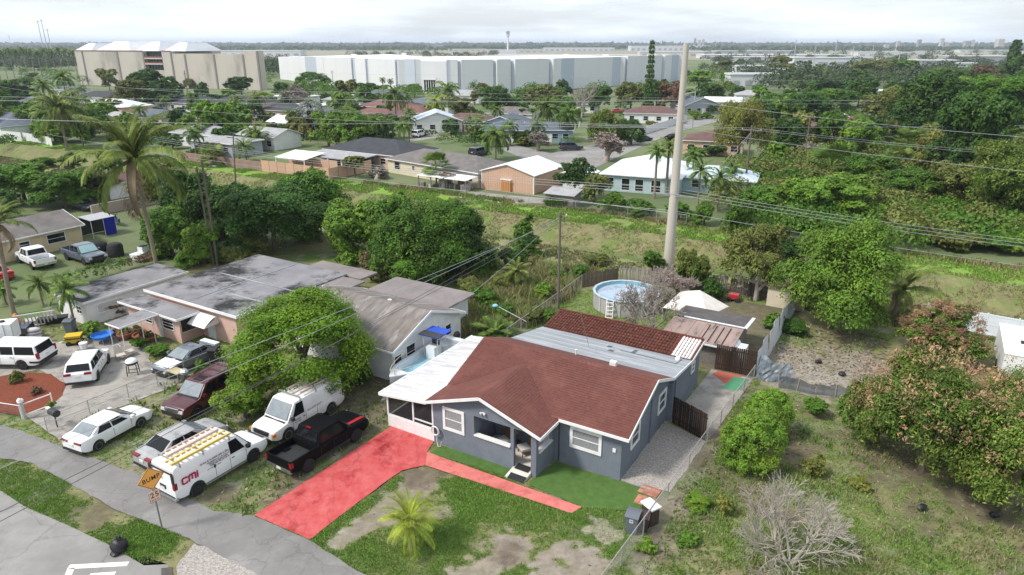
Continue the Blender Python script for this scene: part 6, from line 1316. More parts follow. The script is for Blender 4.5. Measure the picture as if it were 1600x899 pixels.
def wheelie(loc, rz, label, m=BING, group=None, mark=False, sc=1.18):
    o = empty('wheelie_bin', loc, rz, label, 'bin', group); o.scale = (sc,) * 3
    MB().hexa([(-.24, -.28, .06), (.24, -.28, .06), (.24, .26, .06), (-.24, .26, .06), (-.31, -.36, 1.0), (.31, -.36, 1.0), (.31, .36, 1.0), (-.31, .36, 1.0)]).obj('body', m, o)
    mb = MB(); n = 8; vs = []
    for i in range(n + 1): y = -.40 + .82 * i / n; z = 1.01 + .09 * math.sin(math.pi * i / n); vs += [(-.33, y, z), (.33, y, z)]
    mb.add(vs, [(2 * i, 2 * i + 1, 2 * i + 3, 2 * i + 2) for i in range(n)]); mb.box(-.33, .33, -.40, .42, .97, 1.015); mb.obj('lid', m, o, 40)
    MB().tube([(-.26, .42, .96), (.26, .42, .96)], .025, 6).obj('handle', m, o)
    for x in (-.26, .26): MB().lathe([(.03, -.04), (.12, -.035), (.12, .035), (.03, .04)], 12, axis='x').obj('wheel', BLACK, o, 40, loc=(x, .26, .12))
    if mark:
        mb = MB(); mb.box(-.09, .09, -.352, -.30, .70, .90); mb.obj('emblem', mat('emblem', (.55, .56, .57)), o); mb = MB(); mb.box(-.05, .05, -.358, -.30, .77, .83); mb.obj('emblem_core', m, o)
    return o
wheelie(at(988, 830), ANG + .1, 'grey wheeled bin with pale emblem beside the chain link fence', mark=True)
BRN = mat('bin_brown', (.075, .05, .045), rough=.6); wheelie(at(1005, 828), ANG + .2, 'brown bin tucked between the grey wheeled bin and the fence', BRN, sc=1.0)
o = empty('foam_box', at(1015, 815), ANG - .5, 'white foam lid leaning behind the grey wheeled bin', 'box lid'); B(-.5, .5, -.35, .35, 1.1, 1.2).obj('lid', TRIM, o); B(-.4, .4, -.3, .3, 0, 1.1).obj('crate', BRN, o)
BRICKM = mat('brick_paver', (.42, .19, .13), (.32, .14, .10), rough=.85, scale=5, rnd=.25)
def paver(px, py, rz, nx, ny, label):
    o = empty('brick_pad', at(px, py), rz, label, 'paving', 'brick pads by the gravel strip'); bm_ = B(-.145, .145, -.07, .07, 0, .055).mesh('brick', BRICKM); B(-nx * .15, nx * .15, -ny * .075, ny * .075, 0, .03).obj('bed', mat('sand_bed', (.30, .22, .17)), o)
    for i in range(nx):
        for j in range(ny): link('brick', bm_, o, ((i - nx / 2 + .5) * .30, (j - ny / 2 + .5) * .15, random.uniform(.0, .012)))
paver(1015, 768, ANG - .05, 4, 6, 'brick pad at the corner of the gravel strip'); paver(1005, 783, ANG + .02, 3, 6, 'brick pad between turf and the grey wheeled bin')
tag(B(-1.1, 1.1, -.08, .08, 0, .09).obj('kerb_edge', mat('old_edge', (.36, .34, .32), (.22, .2, .19)), None, loc=lot(.9, .12), rot=(0, 0, ANG - .04)), 'broken concrete edging at the front of the gravel strip', 'edging')
o = empty('mailbox', at(90, 668), ANG, 'black mailbox with white flag on a thin post beside the lane', 'mailbox'); MB().tube([(0, 0, 0), (0, 0, 1.0)], .045, 6).obj('post', DARKM, o); mb = MB(); mb.tube([(-.4, 0, 1.2), (.4, 0, 1.2)], .26, 12); mb.obj('box', DARKM, o, 40); B(-.9, -.38, -.12, .12, 1.32, 1.37).obj('flag', TRIM, o)
# ================================================================ clutter in the left yard
YEL = mat('yellow_plastic', (.62, .42, .03), (.52, .35, .03), rough=.5); ORG = mat('orange_plastic', (.60, .24, .02), rough=.5); BLUEP = mat('pool_blue', (.02, .13, .50), (.04, .20, .58), rough=.5, scale=6)
wheelie(at(112, 520), ANG + .6, 'grey wheeled bin in the cluttered yard behind the white suv', BING, sc=1.25)
o = empty('toy_cart', at(118, 538), .3, 'yellow toy cart beside the grey wheeled bin', 'cart'); MB().hexa([(-.5, -.4, .25), (.5, -.4, .25), (.5, .4, .25), (-.5, .4, .25), (-.65, -.5, .95), (.65, -.5, .95), (.65, .5, .95), (-.65, .5, .95)]).obj('body', YEL, o); B(-.62, .62, -.52, .52, .66, .74).obj('band', BLACK, o); mb = MB()
for x in (-.4, .4): mb.lathe([(.08, -.48), (.22, -.47), (.22, .47), (.08, .48)], 12, (x, 0, .22), axis='y')
mb.obj('wheel', BLACK, o, 40)
o = empty('basin', at(162, 535), 0, 'round blue basin on a low frame in the pink house yard', 'basin'); MB().lathe([(.1, .5), (.8, .5), (.95, .8), (.9, .82), (.75, .56), (.1, .56)], 22).obj('bowl', BLUEP, o, 40); mb = MB()
for k in range(6): t = k * 1.047; mb.tube([(math.cos(t), math.sin(t), 0), (.8 * math.cos(t), .8 * math.sin(t), .52)], .03, 5)
mb.obj('leg', METAL, o)
o = empty('cooler', at(132, 546), .2, 'small white lidded bucket by the yellow toy cart', 'bucket'); MB().lathe([(.25, 0), (.32, .55), (.35, .55), (.35, .65), (.1, .7)], 14).obj('tub', TRIM, o, 40); MB().tube([(-.3, 0, .6), (0, 0, .95), (.3, 0, .6)], .02, 5).obj('handle', METAL, o)
def lounge(p, rz, label, fm, sm_):
    o = empty('yard_chair', p, rz, label, 'chair', 'yard chairs on the concrete'); mb = MB(); mb.slab([(-.35, -.35, .5), (.35, -.35, .5), (.35, .35, .47), (-.35, .35, .47)], .05); mb.obj('seat', sm_, o); mb = MB(); mb.hexa([(-.35, .35, .47), (.35, .35, .47), (.35, .42, .47), (-.35, .42, .47), (-.33, .62, 1.2), (.33, .62, 1.2), (.33, .67, 1.2), (-.33, .67, 1.2)]); mb.obj('backrest', sm_, o)
    for x in (-.32, .32):
        for y in (-.3, .38): B(x - .025, x + .025, y - .025, y + .025, 0, .5).obj('leg', fm, o)
lounge(at(190, 562), .8, 'pale yard chair left of the barbecue', METAL, mat('chair_pale', (.55, .50, .45))); lounge(at(203, 556), 2.4, 'pale yard chair nearest the terracotta pots', METAL, mat('chair_pale', (.55, .5, .45)))
o = empty('barbecue', at(209, 585), .3, 'barbecue with white domed lid on a black stand', 'barbecue'); mb = MB(); 
for x, y in ((-.35, -.3), (.35, -.3), (.35, .3), (-.35, .3)): mb.tube([(x * 1.15, y * 1.1, 0), (x, y, .95)], .04, 5)
mb.bar((-.38, -.32, .3), (.38, -.32, .3), .04); mb.bar((-.38, .32, .3), (.38, .32, .3), .04); mb.obj('stand', DARKM, o); MB().lathe([(.05, .85), (.42, .95), (.48, 1.12), (.45, 1.15), (.1, 1.16)], 16).obj('bowl', DARKM, o, 40); MB().lathe([(.46, 1.16), (.40, 1.32), (.22, 1.42), (.02, 1.45)], 16).obj('lid', WHITE, o, 60)
TERR = mat('terracotta', (.30, .12, .07), (.22, .085, .05), rough=.85, scale=5)
for k, (px, py, s) in enumerate(((184, 524, .55), (196, 530, .65), (207, 527, .5), (222, 532, .7), (235, 534, .6), (215, 520, .45), (192, 516, .4))):
    o = empty('flower_pot', at(px, py), 0, None, None); tag(o, ['terracotta pot with dry plants leftmost under the canopy', 'wide terracotta pot second from left by the canopy', 'terracotta pot between two wider pots under the canopy', 'widest terracotta pot before the pink wall pier', 'terracotta pot nearest the grey coupe', 'small terracotta pot against the pink wall', 'smallest terracotta pot by the canopy post'][k], 'flower pot', 'terracotta pots by the pink house')
    MB().lathe([(s * .6, 0), (s, s * .8), (s * 1.08, s * .8), (s * 1.05, s * .95), (s * .9, s * .92), (s * .85, s * .7)], 14).obj('pot', TERR, o, 40); v, f = leaf_cloud([(0, 0, s * 1.1, s * .8, s * .8, s * .7)], 130, .22, 30 + k); link('plant', npmesh('plant', v, f, None), o, mat=LM[('brown', 'mid', 'straw', 'brown', 'olive', 'mid', 'brown')[k]])
o = empty('bed_frame', at(60, 510), .5, 'white slatted frame leaning on junk by the palm trunk', 'frame'); sl_ = B(-.05, .05, -.03, .03, 0, 1.7).mesh('slat', WHITE)
for i in range(11): link('slat', sl_, o, (-1.5 + i * .3, 0, .15), (.5, 0, 0))
mb = MB(); mb.bar((-1.6, .0, .18), (1.6, 0, .18), .1).bar((-1.6, -.8, 1.6), (1.6, -.8, 1.6), .1).bar((-1.6, 0, .15), (-1.6, -.8, 1.6), .1).bar((1.6, 0, .15), (1.6, -.8, 1.6), .1); mb.obj('rail', WHITE, o); mb = MB(); mb.box(-2.6, -1.7, -.3, 1.0, 0, .9).box(-1.4, 1.3, .3, 1.4, 0, .5); mb.obj('backing', mat('junk_white', (.50, .49, .47), (.32, .31, .30), scale=2), o)
o = empty('trailer_box', at(12, 528), .25, 'dark utility trailer holding a white cube tank behind the white suv', 'trailer'); B(-1.8, 2.0, -.9, .9, .5, 1.1).obj('bed', PDARK, o)
for y in (-1.0, 1.0): MB().lathe([(.2, -.1), (.36, -.08), (.36, .08), (.2, .1)], 14, axis='y').obj('wheel', BLACK, o, 40, loc=(.2, y, .36))
o = empty('water_tank', at(10, 528, 1.1), .25, 'white plastic cube tank standing on the dark trailer', 'tank'); B(-.9, .9, -.75, .75, .0, 1.5).obj('tank', TRIM, o); MB().lathe([(.2, 1.5), (.2, 1.62), (.02, 1.64)], 12).obj('cap', PLASTIC, o); mb = MB()
for x in (-.92, -.3, .3, .92): mb.bar((x, -.77, 0), (x, -.77, 1.5), .04)
mb.obj('cage', METAL, o)
o = empty('orange_slide', at(28, 516), .2, 'curved orange plastic slide beside the cube tank', 'slide'); mb = MB(); vs = []
for i in range(10): t = i / 9; vs += [(t * 1.3, -.3, 1.6 - 1.5 * t ** .6 + .2 * math.sin(t * 6)), (t * 1.3, .3, 1.6 - 1.5 * t ** .6 + .2 * math.sin(t * 6))]
mb.add(vs, [(2 * i, 2 * i + 2, 2 * i + 3, 2 * i + 1) for i in range(9)]); mb.obj('chute', ORG, o, 60); B(-.1, .1, -.3, .3, 0, 1.6).obj('ladder', ORG, o)
def stack(px, py, label, cols, w, d_, hh, m):
    o = empty('bag_stack', at(px, py), .2, label, 'sacks')
    for i in range(cols): MB().ball((0, 0, 0), (w, d_, hh * .62), 10, 6, .06, random.Random(i)).obj('sack', m, o, 60, loc=(random.uniform(-.05, .05), 0, hh * (i + .5)))
stack(54, 527, 'two pale sacks stacked behind the roof of the white suv', 3, .75, .45, .3, mat('sack', (.55, .54, .55), (.45, .44, .46)))
o = empty('planter_trough', at(84, 505), .35, 'long black trough lying near the slatted frame', 'trough'); mb = MB(); mb.hexa([(-1.1, -.35, 0), (1.1, -.35, 0), (1.1, .35, 0), (-1.1, .35, 0), (-1.25, -.45, .6), (1.25, -.45, .6), (1.25, .45, .6), (-1.25, .45, .6)]); mb.obj('body', BLACK, o); B(-1.27, 1.27, -.47, .47, .58, .64).obj('rim', PLASTIC, o)
o = empty('covered_grill', at(152, 395), .3, 'long grill under a black cover beside the grey pickup', 'covered grill'); MB().ball((0, 0, .75), (1.5, .8, .85), 12, 7, .08, random.Random(3)).obj('cover', BLACK, o, 60)
o = empty('covered_grill', at(182, 400), .3, 'rounded black covered barrel right of the longer covered grill', 'covered grill'); MB().lathe([(.95, 0), (.95, 1.3), (.7, 1.65), (.05, 1.75)], 14).obj('cover', BLACK, o, 40)
o = empty('jet_ski', at(181, 352), -.7, 'blue and white watercraft behind the blue tarp', 'watercraft'); mb = MB(); mb.hexa([(-1.6, -.5, .5), (1.6, -.1, .6), (1.6, .1, .6), (-1.6, .5, .5), (-1.5, -.55, 1.0), (1.7, -.15, 1.2), (1.7, .15, 1.2), (-1.5, .55, 1.0)]); mb.obj('hull', PBLUE, o); B(-1.1, .3, -.2, .2, 1.0, 1.4).obj('seat', BLACK, o); mb = MB(); mb.bar((.5, -.35, 1.7), (.5, .35, 1.7), .06).bar((.8, 0, 1.1), (.5, 0, 1.7), .12); mb.obj('handlebar', PLASTIC, o)
o = empty('small_boat', at(228, 405), 1.2, 'small white boat half hidden by bushes at the end of the hedge', 'boat'); mb = MB(); mb.hexa([(-1.6, -.5, .3), (1.8, -.05, .4), (1.8, .05, .4), (-1.6, .5, .3), (-1.6, -.8, 1.0), (2.0, -.1, 1.15), (2.0, .1, 1.15), (-1.6, .8, 1.0)]); mb.obj('hull', GEL, o); B(-.6, .4, -.4, .4, 1.0, 1.7).obj('cabin', GEL, o); B(-.5, .3, -.35, .35, 1.7, 1.78).obj('roof', BLACK, o)
o = empty('workbench', at(278, 594), ANG, 'small wooden workbench with a rusty machine by the maroon suv', 'workbench'); B(-.75, .75, -.4, .4, .78, .86).obj('top', mat('bench_top', (.50, .42, .25)), o); mb = MB()
for x in (-.6, .6):
    for y in (-.3, .3): mb.box(x - .04, x + .04, y - .04, y + .04, 0, .78)
mb.obj('leg', WOODW, o); MB().ball((.9, .1, .9), (.45, .3, .3), 8, 5, .2).obj('machine', METAL, o)
wheelie(at(336, 566), ANG + .5, 'dark wheeled bin at the tail of the grey coupe', PLASTIC, sc=1.25)
# ================================================================ poles and wires
POLEW = mat('pole_wood', (.17, .14, .115), (.11, .09, .075), rough=.95, scale=3, stretch=(5, 5, .4)); CONP = mat('pole_concrete', (.50, .46, .40), (.42, .385, .335), rough=.9, scale=.6, stretch=(1, 1, .25), c3=(.36, .33, .29), s3=.35, lo3=.55, hi3=.7)
WIRE = mat('wire', (.33, .35, .36), (.27, .29, .30), rough=.4, metal=.3, scale=.1); WIRED = mat('wire_dark', (.10, .10, .10), rough=.6)
def pole(px, pyb, pyt, r0, r1, label, m=POLEW, arms=(), name='utility_pole', p=None, h=None, lean=(0, 0)):
    p = at(px, pyb) if p is None else p; h = hgt(px, pyb, pyt) if h is None else h; o = empty(name, p, ANG, label, 'utility pole')
    MB().tube([(0, 0, -.2), (lean[0] * .5, lean[1] * .5, h * .5), (lean[0], lean[1], h)], [r0, (r0 + r1) / 2, r1], 12).obj('shaft', m, o, 40)
    for z, w, ax in arms:
        mb = MB(); mb.bar((0 if ax != 'S' else -w, .12, z), (w, .12, z), .13, .16) if ax in ('R', 'S') else mb.bar((.12, -w, z), (.12, w, z), .12, .14)
        a = mb.obj('crossarm', m if m is POLEW else METAL, o); mb = MB()
        for u in ((w, -w) if ax == 'S' else (w,)): mb.lathe([(.03, -.0), (.09, .06), (.05, .12), (.09, .18), (.03, .26)], 8, (u, .12, z + .08) if ax in ('R', 'S') else (.12, u, z + .07))
        mb.obj('insulator', mat('insulator', (.55, .55, .54)), a)
    return o, h
def line(name, pts, label, rad=.018, sag=.6, m=None, group=None, n=14):
    mb = MB(); o0 = Vector(pts[0]); P_ = []
    for p, q in zip(pts, pts[1:]):
        p, q = Vector(p), Vector(q); s = sag if not hasattr(sag, '__len__') else sag[0]
        for i in range(n + (1 if q == Vector(pts[-1]) else 0)): t = i / n; P_.append(p + (q - p) * t - Vector((0, 0, 4 * s * t * (1 - t))) - o0)
    o = mb.tube(P_, rad, 4, False).obj(name, m or WIRE, None, loc=o0); tag(o, label, 'power line', group); return o
cp_, ch = pole(1044, 420, 68, .66, .30, 'huge pale concrete transmission pole behind the pool', CONP, name='transmission_pole'); cb = tolot(cp_.location)
mb = MB(); mb.bar((-2.1, -.35, 9.0), (2.4, -.35, 9.0), .16, .2); mb.bar((.3, -.2, 17.4), (1.5, -.2, 17.6), .12, .14).bar((.3, -.2, 20.3), (1.5, -.2, 20.6), .12, .14).bar((1.5, -.2, 17.6), (1.5, -.2, 16.6), .1).bar((1.5, -.2, 20.6), (1.5, -.2, 19.6), .1); mb.obj('bracket', METAL, cp_)
mb = MB()
for z in (4, 7, 10, 13, 16, 19, 22): mb.tube([(-.66 + z * .013, 0, z), (-.75 + z * .013, 0, z)], .05, 5)
mb.obj('step_bolt', METAL, cp_)
wp, wh_ = pole(872, 482, 332, .15, .10, 'thin dark wooden pole beside the weeds and pool fence', arms=((9.6, .6, 'R'),))
lp, lh = pole(340, 415, 250, .17, .12, 'dark wooden pole standing between the bushes and the flat roofs', arms=()); mb = MB(); mb.tube([(0, 0, 11.2), (1.2, 0, 12.2), (1.9, 0, 12.3)], .05, 5).box(1.8, 2.4, -.12, .12, 12.22, 12.34); mb.obj('lamp_arm', METAL, lp)
tag(lp, None, 'utility pole'); pole(334, 415, 262, .12, .10, 'thinner dark pole leaning close to the lamp pole', lean=(-.4, 0))
k1, _ = pole(1163, 300, 196, .2, .15, 'wooden pole with pale crossarm and guy wires beyond the canal', arms=((11.0, 1.6, 'S'),)); kp = k1.location
POLES = [(368, 285, 210, 'thin leaning pole at the tan fence beyond the canal', (1.2, 0)), (300, 190, 110, 'slim pole among the roofs before the stained warehouse', (0, 0)), (216, 175, 130, 'wooden pole left of the dark tree clump', (0, 0)), (138, 172, 128, 'dark pole behind the curly palm on the left', (0, 0)), (375, 250, 222, 'short dark post on the patio with tan fence', (0, 0)), (478, 218, 165, 'dark pole beside the silver tree', (0, 0)), (640, 222, 155, 'pole beside the royal palm of the far street', (0, 0)), (522, 150, 110, 'thin pole in front of the white warehouse left end', (0, 0)), (1255, 262, 178, 'dark pole with crossarm in the right hand thicket', (0, 0)), (1300, 205, 165, 'grey lamp pole in the green thicket', (0, 0)), (1378, 155, 130, 'dark pole by the white low roof in the far right trees', (0, 0)), (1188, 135, 105, 'slim pole left of the spreading pine', (0, 0))]
for px, pb, pt, lab, ln in POLES: pole(px, pb, pt, .16, .11, lab, arms=((hgt(px, pb, pt) * .93, .9, 'S'),), lean=ln)
for i, (px, pb, pt) in enumerate(((70, 78, 33), (76, 78, 31), (82, 78, 46), (17, 62, 55), (1210, 95, 78), (1240, 88, 62), (1330, 92, 72), (1303, 90, 62), (1270, 100, 68), (1432, 108, 95), (1436, 108, 92), (1441, 108, 96), (1402, 100, 80), (1360, 96, 70))):
    p = at(px, pb + 8); o = empty('mast', p, 0, ['tall lattice floodlight mast left of a pair above the palms', 'tall lattice floodlight mast right of the taller pair', 'shorter leaning floodlight mast by the pair', 'small mast on the far left horizon'][i] if i < 4 else 'thin pale mast rising over the far right trees and roofs', 'mast', None if i < 4 else 'thin masts over the far right')
    h = hgt(px, pb + 8, pt); d_ = depth(p); MB().tube([(0, 0, 0), (0, 0, h)], [d_ * .0007 + .1, d_ * .00035 + .05], 6).obj('shaft', mat('mast_grey', (.42, .45, .48)), o)
    if i < 3: B(-2.2, 2.2, -.4, .4, h - 2.4, h).obj('lamp_panel', mat('mast_grey', (.42, .45, .48)), o)
za = 9.1
def along(a0, a1, b, z, lab, sag=1.4, mid=None, rad=.02):
    mid = cb[0] if mid is None else mid; line('power_line', [lot(a0, b, z), lot(mid, b, z), lot(a1, b, z)], lab, rad, sag, group='power lines strung along the canal')
for off, z, lab in ((-.55, 9.25, 'power line on the concrete pole crossarm, lowest of the bundle'), (0.1, 9.45, 'power line on the concrete pole crossarm, middle of the bundle'), (.7, 9.65, 'power line on the concrete pole crossarm, farthest from the house')): along(-130, 62, cb[1] + off, z, lab)
along(-150, 70, cb[1] - .3, 7.2, 'single lower power line along the canal', 1.2)
along(-170, 80, cb[1] + .4, 16.6, 'lower high voltage line on the concrete pole bracket', 2.2, rad=.02); along(-170, 80, cb[1] + .5, 19.6, 'upper high voltage line on the concrete pole bracket', 2.2, rad=.02)
kb = tolot(kp)
for off, z in ((-1.3, 11.3), (1.3, 11.3)): line('power_line', [lot(-190, kb[1] + 4 + off, 10.6), lot(kb[0], kb[1] + off, z), lot(95, kb[1] - 2 + off, 11.5)], 'power line over the houses beyond the canal on the crossarm pole' if off < 0 else 'rear power line over the houses beyond the canal', .022, 1.6, group='power lines beyond the canal')
for dx, lab in ((-4.5, 'left guy wire of the crossarm pole'), (-3.2, 'middle guy wire of the crossarm pole'), (-2.0, 'right guy wire of the crossarm pole')): line('guy_wire', [lot(kb[0] - .1, kb[1], 10.6), lot(kb[0] + dx * 1.6, kb[1] - 6, 0)], lab, .02, 0.0, n=2)
for yl, yr, zz, lab in ((150, 153, 9, 'wire crossing the far neighbourhood before the white warehouse'), (156, 158, 9, 'second wire crossing the far neighbourhood just below the first'), (184, 195, 9, 'wire crossing behind the black hip roofed house'), (130, 158, 10, 'wire from the upper left over the far roofs'), (104, 128, 10, 'uppermost wire over the palms at left')):
    line('power_line', [at(-60, yl, zz), at(760, (yl + yr) / 2 + 2, zz), at(1660, yr, zz)], lab, .032, .8)
top = wp.location + Vector((0, 0, wh_ - .25))
for i, (px, py, z, lab) in enumerate(((-40, 836, 5.4, 'dark service cable over the lane and parked vans'), (-30, 745, 6.8, 'service cable over the white sedan'), (-30, 700, 7.4, 'service cable over the red mulch bed'), (-30, 815, 5.6, 'thin service cable just above the dark one'))):
    line('service_cable', [at(px, py, z), top - Vector((0, 0, .25 * i))], lab, .02, .35, WIRED if i in (0, 3) else WIRE, group='service cables to the thin wooden pole', n=24)
line('service_cable', [top, lot(-21, 11, 3.2)], 'service drop from the thin pole to the white gable house', .018, .3, WIRE); line('service_cable', [top - Vector((0, 0, .3)), lot(-6, 8, 4.6)], 'service drop from the thin pole to the red roof', .016, .3, WIRED)
# ================================================================ beyond the canal
def hz(pxl, pyl, z=0): return at(pxl, pyl, z)
TANF = mat('tan_fence', (.56, .36, .25), (.48, .30, .205), rough=.8, scale=1, stretch=(1, 1, 4), rnd=.06)
o = empty('panel_fence', lot(-107.3, 62.6), ANG, 'tan panel fence along the canal bank before the patio', 'fence'); pn = B(.05, 2.4, -.04, .04, 0, 2.35).mesh('panel', TANF); pp = B(-.07, .07, -.07, .07, 0, 2.5).mesh('post', mat('tan_post', (.40, .25, .17)))
for i in range(8): link('panel', pn, o, (i * 2.47, 0, 0)); link('post', pp, o, (i * 2.47, 0, 0))
for i in range(5): link('panel', pn, o, (19.76 + .0, i * 2.45 + .05, 0), (0, 0, R90)); link('post', pp, o, (19.76, i * 2.45, 0))
o = empty('panel_fence', lot(-107.3, 70), ANG, 'tan inner fence behind the white shade roof', 'fence')
for i in range(6): link('panel', pn, o, (i * 2.47, 0, 0)); link('post', pp, o, (i * 2.47, 0, 0))
o = empty('masonry_wall', lot(-136, 62.8), ANG, 'old red brown masonry wall left of the tan panel fence', 'wall'); B(0, 28.5, -.12, .12, 0, 1.9).obj('wall', mat('old_wall', (.30, .20, .165), (.22, .15, .125), rough=.95, scale=.6), o)
o = empty('masonry_wall', lot(-97.5, 21.6), ANG + R90, 'long beige garden wall behind the yellow house', 'wall'); B(0, 17, -.12, .12, 0, 1.75).obj('wall', mat('beige_wall', (.47, .38, .32), (.40, .325, .275), rough=.95, scale=.6), o)
house(lot(-107, 30), ANG + R90, 9, 6, 'white board shed beyond the long garden wall', 'white', 'brown', 'gablex', wh=2.6, sl=.3, name='shed', cat='shed')
o = empty('shade_roof', lot(-107, 66), ANG, 'white sheet shade roof behind the tan fence', 'shade roof'); mb = MB(); mb.slab([(0, 0, 2.6), (9, 0, 2.6), (9, 6, 3.4), (0, 6, 3.4)], .1); mb.obj('roof', WHITE, o); mb = MB()
for x, y in ((.2, .2), (8.8, .2), (.2, 5.8), (8.8, 5.8)): mb.box(x - .08, x + .08, y - .08, y + .08, 0, 2.6)
mb.obj('post', TRIM, o)
o = empty('patio_cover', lot(-104, 70.5), ANG, 'flat grey patio cover with white posts beside the tan fence', 'patio cover'); mb = MB(); mb.slab([(0, 0, 2.75), (16, 0, 2.75), (16, 8, 3.1), (0, 8, 3.1)], .2); mb.obj('roof', roofmat('lightgrey'), o); mb = MB()
for x in (.2, 4, 8, 12, 15.8): mb.box(x - .12, x + .12, .1, .34, 0, 2.7)
mb.obj('post', TRIM, o); B(0, 16, 6, 6.2, 0, 2.75).obj('back_wall', mat('shade_wall', (.09, .08, .08), (.2, .18, .17), scale=.8), o)
HS = [
 (lot(-104, 78), ANG, 22, 13, 'white walled house with black hip roof behind the patio cover', 'peach', 'black', 'hip', 3.0, [('F', 17, 1, 1.6, 1.3), ('F', 20, 1, 1.4, 1.3)]),
 (lot(-83.6, 75.6), ANG - .17, 26, 11, 'long cream house with dark grey roof facing the canal', 'cream', 'grey', 'hip', 2.8, [('F', 3, .9, 1.8, 1.6), ('F', 8, 1.3, .9, .9), ('F', 13, .3, .9, 2), ('F', 15, .3, .9, 2), ('F', 20, 1, 1.5, 1.4), ('F', 24, 1.0, 1.2, 1.3)]),
 (lot(-37.5, 81.5), ANG + .15, 14, 17, 'white roofed house with aqua walls and screened porch', 'teal', 'white', 'hip', 3.0, [('F', 1.6, .9, 1.5, 1.6), ('F', 4.5, .3, 1.6, 2.2), ('F', 7.0, .3, 1.6, 2.2), ('F', 10, .3, 1.8, 2.2)]),
 (lot(-25, 88), ANG + .15, 13, 9, 'pale blue white roofed wing right of the concrete pole', 'teal', 'blueish', 'hip', 2.6, [('F', 3, .9, 1.5, 1.4)]),
]
for l_, a_, W__, D__, lab, wa, ro_, kd, wh__, wi in HS: house(l_, a_, W__, D__, lab, wa, ro_, kd, wh=wh__, sl=.33, wins=wi)
TS = mat('tan_siding', (.58, .38, .27), (.53, .345, .245), rough=.6, scale=.5); o = empty('metal_shed', lot(-57.2, 71.3), ANG + .02, 'tan metal building with white gable roof and wooden pallet', 'metal shed'); W_, D_ = 11, 11.5
mb = MB(); mb.box(0, W_, 0, D_, 0, 3.4); mb.add([(0, 0, 3.4), (W_, 0, 3.4), (W_ / 2, 0, 4.9), (0, D_, 3.4), (W_, D_, 3.4), (W_ / 2, D_, 4.9)], [(0, 1, 2), (5, 4, 3), (0, 2, 5, 3), (1, 4, 5, 2)]); mb.obj('wall', TS, o)
mb = MB()
for i in range(1, 23): x = i * W_ / 23; mb.box(x - .05, x + .05, -.04, 0, 0, 3.4 + 1.5 * (1 - abs(x - W_ / 2) / (W_ / 2)) - .1)
for i in range(1, 23): y = i * D_ / 23; mb.box(W_, W_ + .04, y - .05, y + .05, 0, 3.35)
mb.obj('siding_rib', TS, o); mb = MB(); mb.slab([(-.3, -.3, 3.4), (W_ / 2, -.3, 5.02), (W_ / 2, D_ + .3, 5.02), (-.3, D_ + .3, 3.4)], .12).slab([(W_ / 2, -.3, 5.02), (W_ + .3, -.3, 3.4), (W_ + .3, D_ + .3, 3.4), (W_ / 2, D_ + .3, 5.02)], .12); mb.obj('roof', roofmat('white'), o); mb = MB(); mb.box(-.06, .12, -.06, .12, 0, 3.4).box(W_ - .12, W_ + .06, -.06, .12, 0, 3.4); mb.obj('corner_trim', TRIM, o)
o = empty('pallet_crate', at(790, 300), ANG, 'orange wooden slatted crate against the tan metal building', 'crate'); sm_ = B(-.09, .09, -.03, .03, 0, 2.0).mesh('slat', mat('crate_wood', (.55, .27, .10), (.45, .21, .08), scale=4))
for i in range(6): link('slat', sm_, o, (-.9 + i * .36, 0, .1))
B(-1.0, 1.0, .03, 1.2, 0, 2.1).obj('box', mat('crate_wood', (.55, .27, .10)), o); B(-1.1, 1.1, -.1, 1.3, 2.12, 2.25).obj('lid', TRIM, o)
o = empty('carport', lot(-68.5, 66.2), ANG, 'low white carport roof with dry palm leaves over stored junk', 'carport'); mb = MB(); mb.slab([(0, 0, 2.3), (6, 0, 2.3), (6, 4.5, 2.5), (0, 4.5, 2.5)], .1).slab([(6.2, .3, 2.2), (11, .3, 2.2), (11, 4.2, 2.4), (6.2, 4.2, 2.4)], .1); mb.obj('roof', WHITE, o); mb = MB()
for x in (.1, 3, 5.9, 8.5, 10.9): mb.box(x - .07, x + .07, .35, .5, 0, 2.25)
mb.obj('post', WOODW, o); mb = MB(); r = random.Random(2)
for i in range(14): x, y = r.uniform(.3, 10.5), r.uniform(.8, 3.5); s = r.uniform(.3, .8); mb.box(x - s, x + s, y - s * .6, y + s * .6, 0, r.uniform(.5, 1.6))
mb.obj('stored_junk', mat('junk', (.16, .14, .13), (.40, .38, .36), scale=.6, lo=.45, hi=.55), o); v, f = leaf_cloud([(5.6, 2, 2.6, 1.8, 1.4, .3)], 300, .6, 8, aspect=.2); link('dry_leaves', npmesh('dry_leaves', v, f, None), o, mat=LM['brown'])
o = empty('garden_shed', at(852, 322), ANG + .05, 'small grey shed with vines below the round dark tree', 'shed'); B(0, 5, 0, 3.2, 0, 2.2).obj('wall', mat('shed_grey', (.22, .20, .19), (.15, .14, .13)), o); mb = MB(); mb.slab([(-.3, -.3, 2.2), (5.3, -.3, 2.2), (5.3, 3.5, 2.75), (-.3, 3.5, 2.75)], .1); mb.obj('roof', roofmat('lightgrey'), o); v, f = leaf_cloud([(2, -.2, .9, 2.1, .35, .95)], 900, .3, 12); link('vine', npmesh('vine', v, f, None), o, mat=LM['mid'])
house(lot(-44.2, 79), ANG + .05, 5, 4.5, 'small white shed right of the tan metal building', 'white', 'white', 'gabley', wh=2.8, sl=.3, name='shed', cat='shed')
